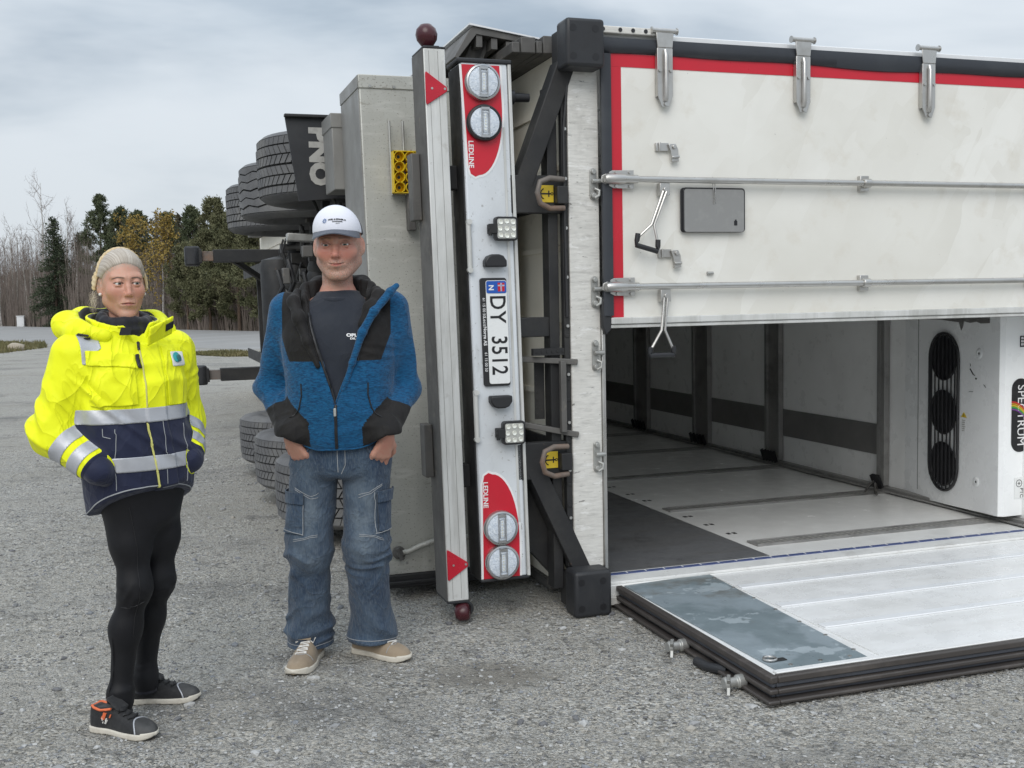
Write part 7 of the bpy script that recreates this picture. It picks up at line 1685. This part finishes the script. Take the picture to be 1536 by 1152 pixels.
c0 = MhW @ Vector((0, .02, .02)); Vc, Fc = mesh_sdf(hair_w, (c0.x - .15, c0.y - .17, c0.z - .14), (c0.x + .15, c0.y + .17, c0.z + .12), .004); qh = to_local(Vc, MiW); hr = sm_mesh('hair', Vc, Fc, 'hair', woman, dict(strand=np.arctan2(qh[:, 0], np.maximum(qh[:, 2], -.02) + .04), along=qh[:, 1]))
rs2 = np.random.RandomState(5)
b = MB()
for i in range(70):
    a = rs2.rand(); p = Vector((-.075 - .012 * rs2.rand(), .035 + .055 * rs2.rand(), -.02 - .05 * rs2.rand())); q = p + Vector((-.004 - .010 * rs2.rand(), .01 * rs2.randn(), -.018 - .02 * rs2.rand())); mid = (p + q) / 2 + Vector((-.006 + .004 * rs2.randn(), .004, .004 + .004 * rs2.randn())); qa = (p + mid) / 2 + Vector((-.002, 0, .002)); qb = (q + mid) / 2 + Vector((-.003, 0, .0015))
    b.tube([MhW @ p, MhW @ qa, MhW @ mid, MhW @ qb, MhW @ q], .00035, 3)
P('stray_hair', b, 'blonde', hr, smooth=None)
def hb_pt(a, w_): 
    q = np.array([[.078 * math.sin(a), .022 + w_ + .012 * math.cos(a), .034 + .088 * math.cos(a)]], f32); return q
def hb(P):
    q = to_local(P, MiW); x, y, z = q.T; base = wf(np.stack([x, y, np.maximum(z, -.02)], 1)) - .0095; pl = np.abs((y - .030) + .16 * (z - .03)) - .0200
    a = np.arctan2(x, z - .01); ss = (y - .030); br = .0032 * np.abs(np.sin(a * 17 + ss * 130)) * (ss > 0) + .0032 * np.abs(np.sin(a * 17 - ss * 130 + .8)) * (ss <= 0)
    return smax(smax(base - br, -(base + .008), .003), np.maximum(pl, -.020 - z), .006)
Vc, Fc = mesh_sdf(hb, (c0.x - .15, c0.y - .17, c0.z - .14), (c0.x + .15, c0.y + .17, c0.z + .13), .0040); sm_mesh('headband', Vc, Fc, 'knit', woman)
for s in (-1, 1):
    p = MhW @ Vector((s * .0790, .000, -.034)); P('ear_stud', MB().lathe([(.0055 * math.sin(a), -.0055 * math.cos(a)) for a in np.linspace(.1, 3.04, 9)], p, (0, 0, 1), 12), 'pearl', woman, smooth=80)
# shoes: near foot (her right) and far foot
sA = shoe(woman, (.100, -.172), (-.132, -.078), 0, 'safety'); sB = shoe(woman, (.142, .172), (-.105, .150), 0, 'safety')
so_, up, g, Vs, Ts = sA
P('sock', MB().lathe([(.036, .05), (.034, .09), (.026, .13)], (ran[0], ran[1], 0), (0, 0, 1), 20), 'lining', woman); P('sock', MB().lathe([(.036, .05), (.034, .09), (.026, .13)], (lan[0], lan[1], 0), (0, 0, 1), 20), 'lining', woman)
b = MB(); b2 = MB(); rp = random.Random(4)
for k in range(13):                                 # a loose orange and white splash, no emblem
    x0, z0 = .066 + .038 * rp.random(), .040 + .034 * rp.random(); p = project(up, np.array([g(x0, -.05, z0), g(x0 + .010 * (rp.random() - .3), -.05, z0 + .004 + .012 * rp.random())], f32), 5); p = p + grad(up, p) * .002
    (b if z0 > .056 else b2).tube(p.tolist(), .0020 + .0022 * rp.random(), 5)
P('side_print', b, 'orange', so_); P('side_print', b2, 'lace', so_)
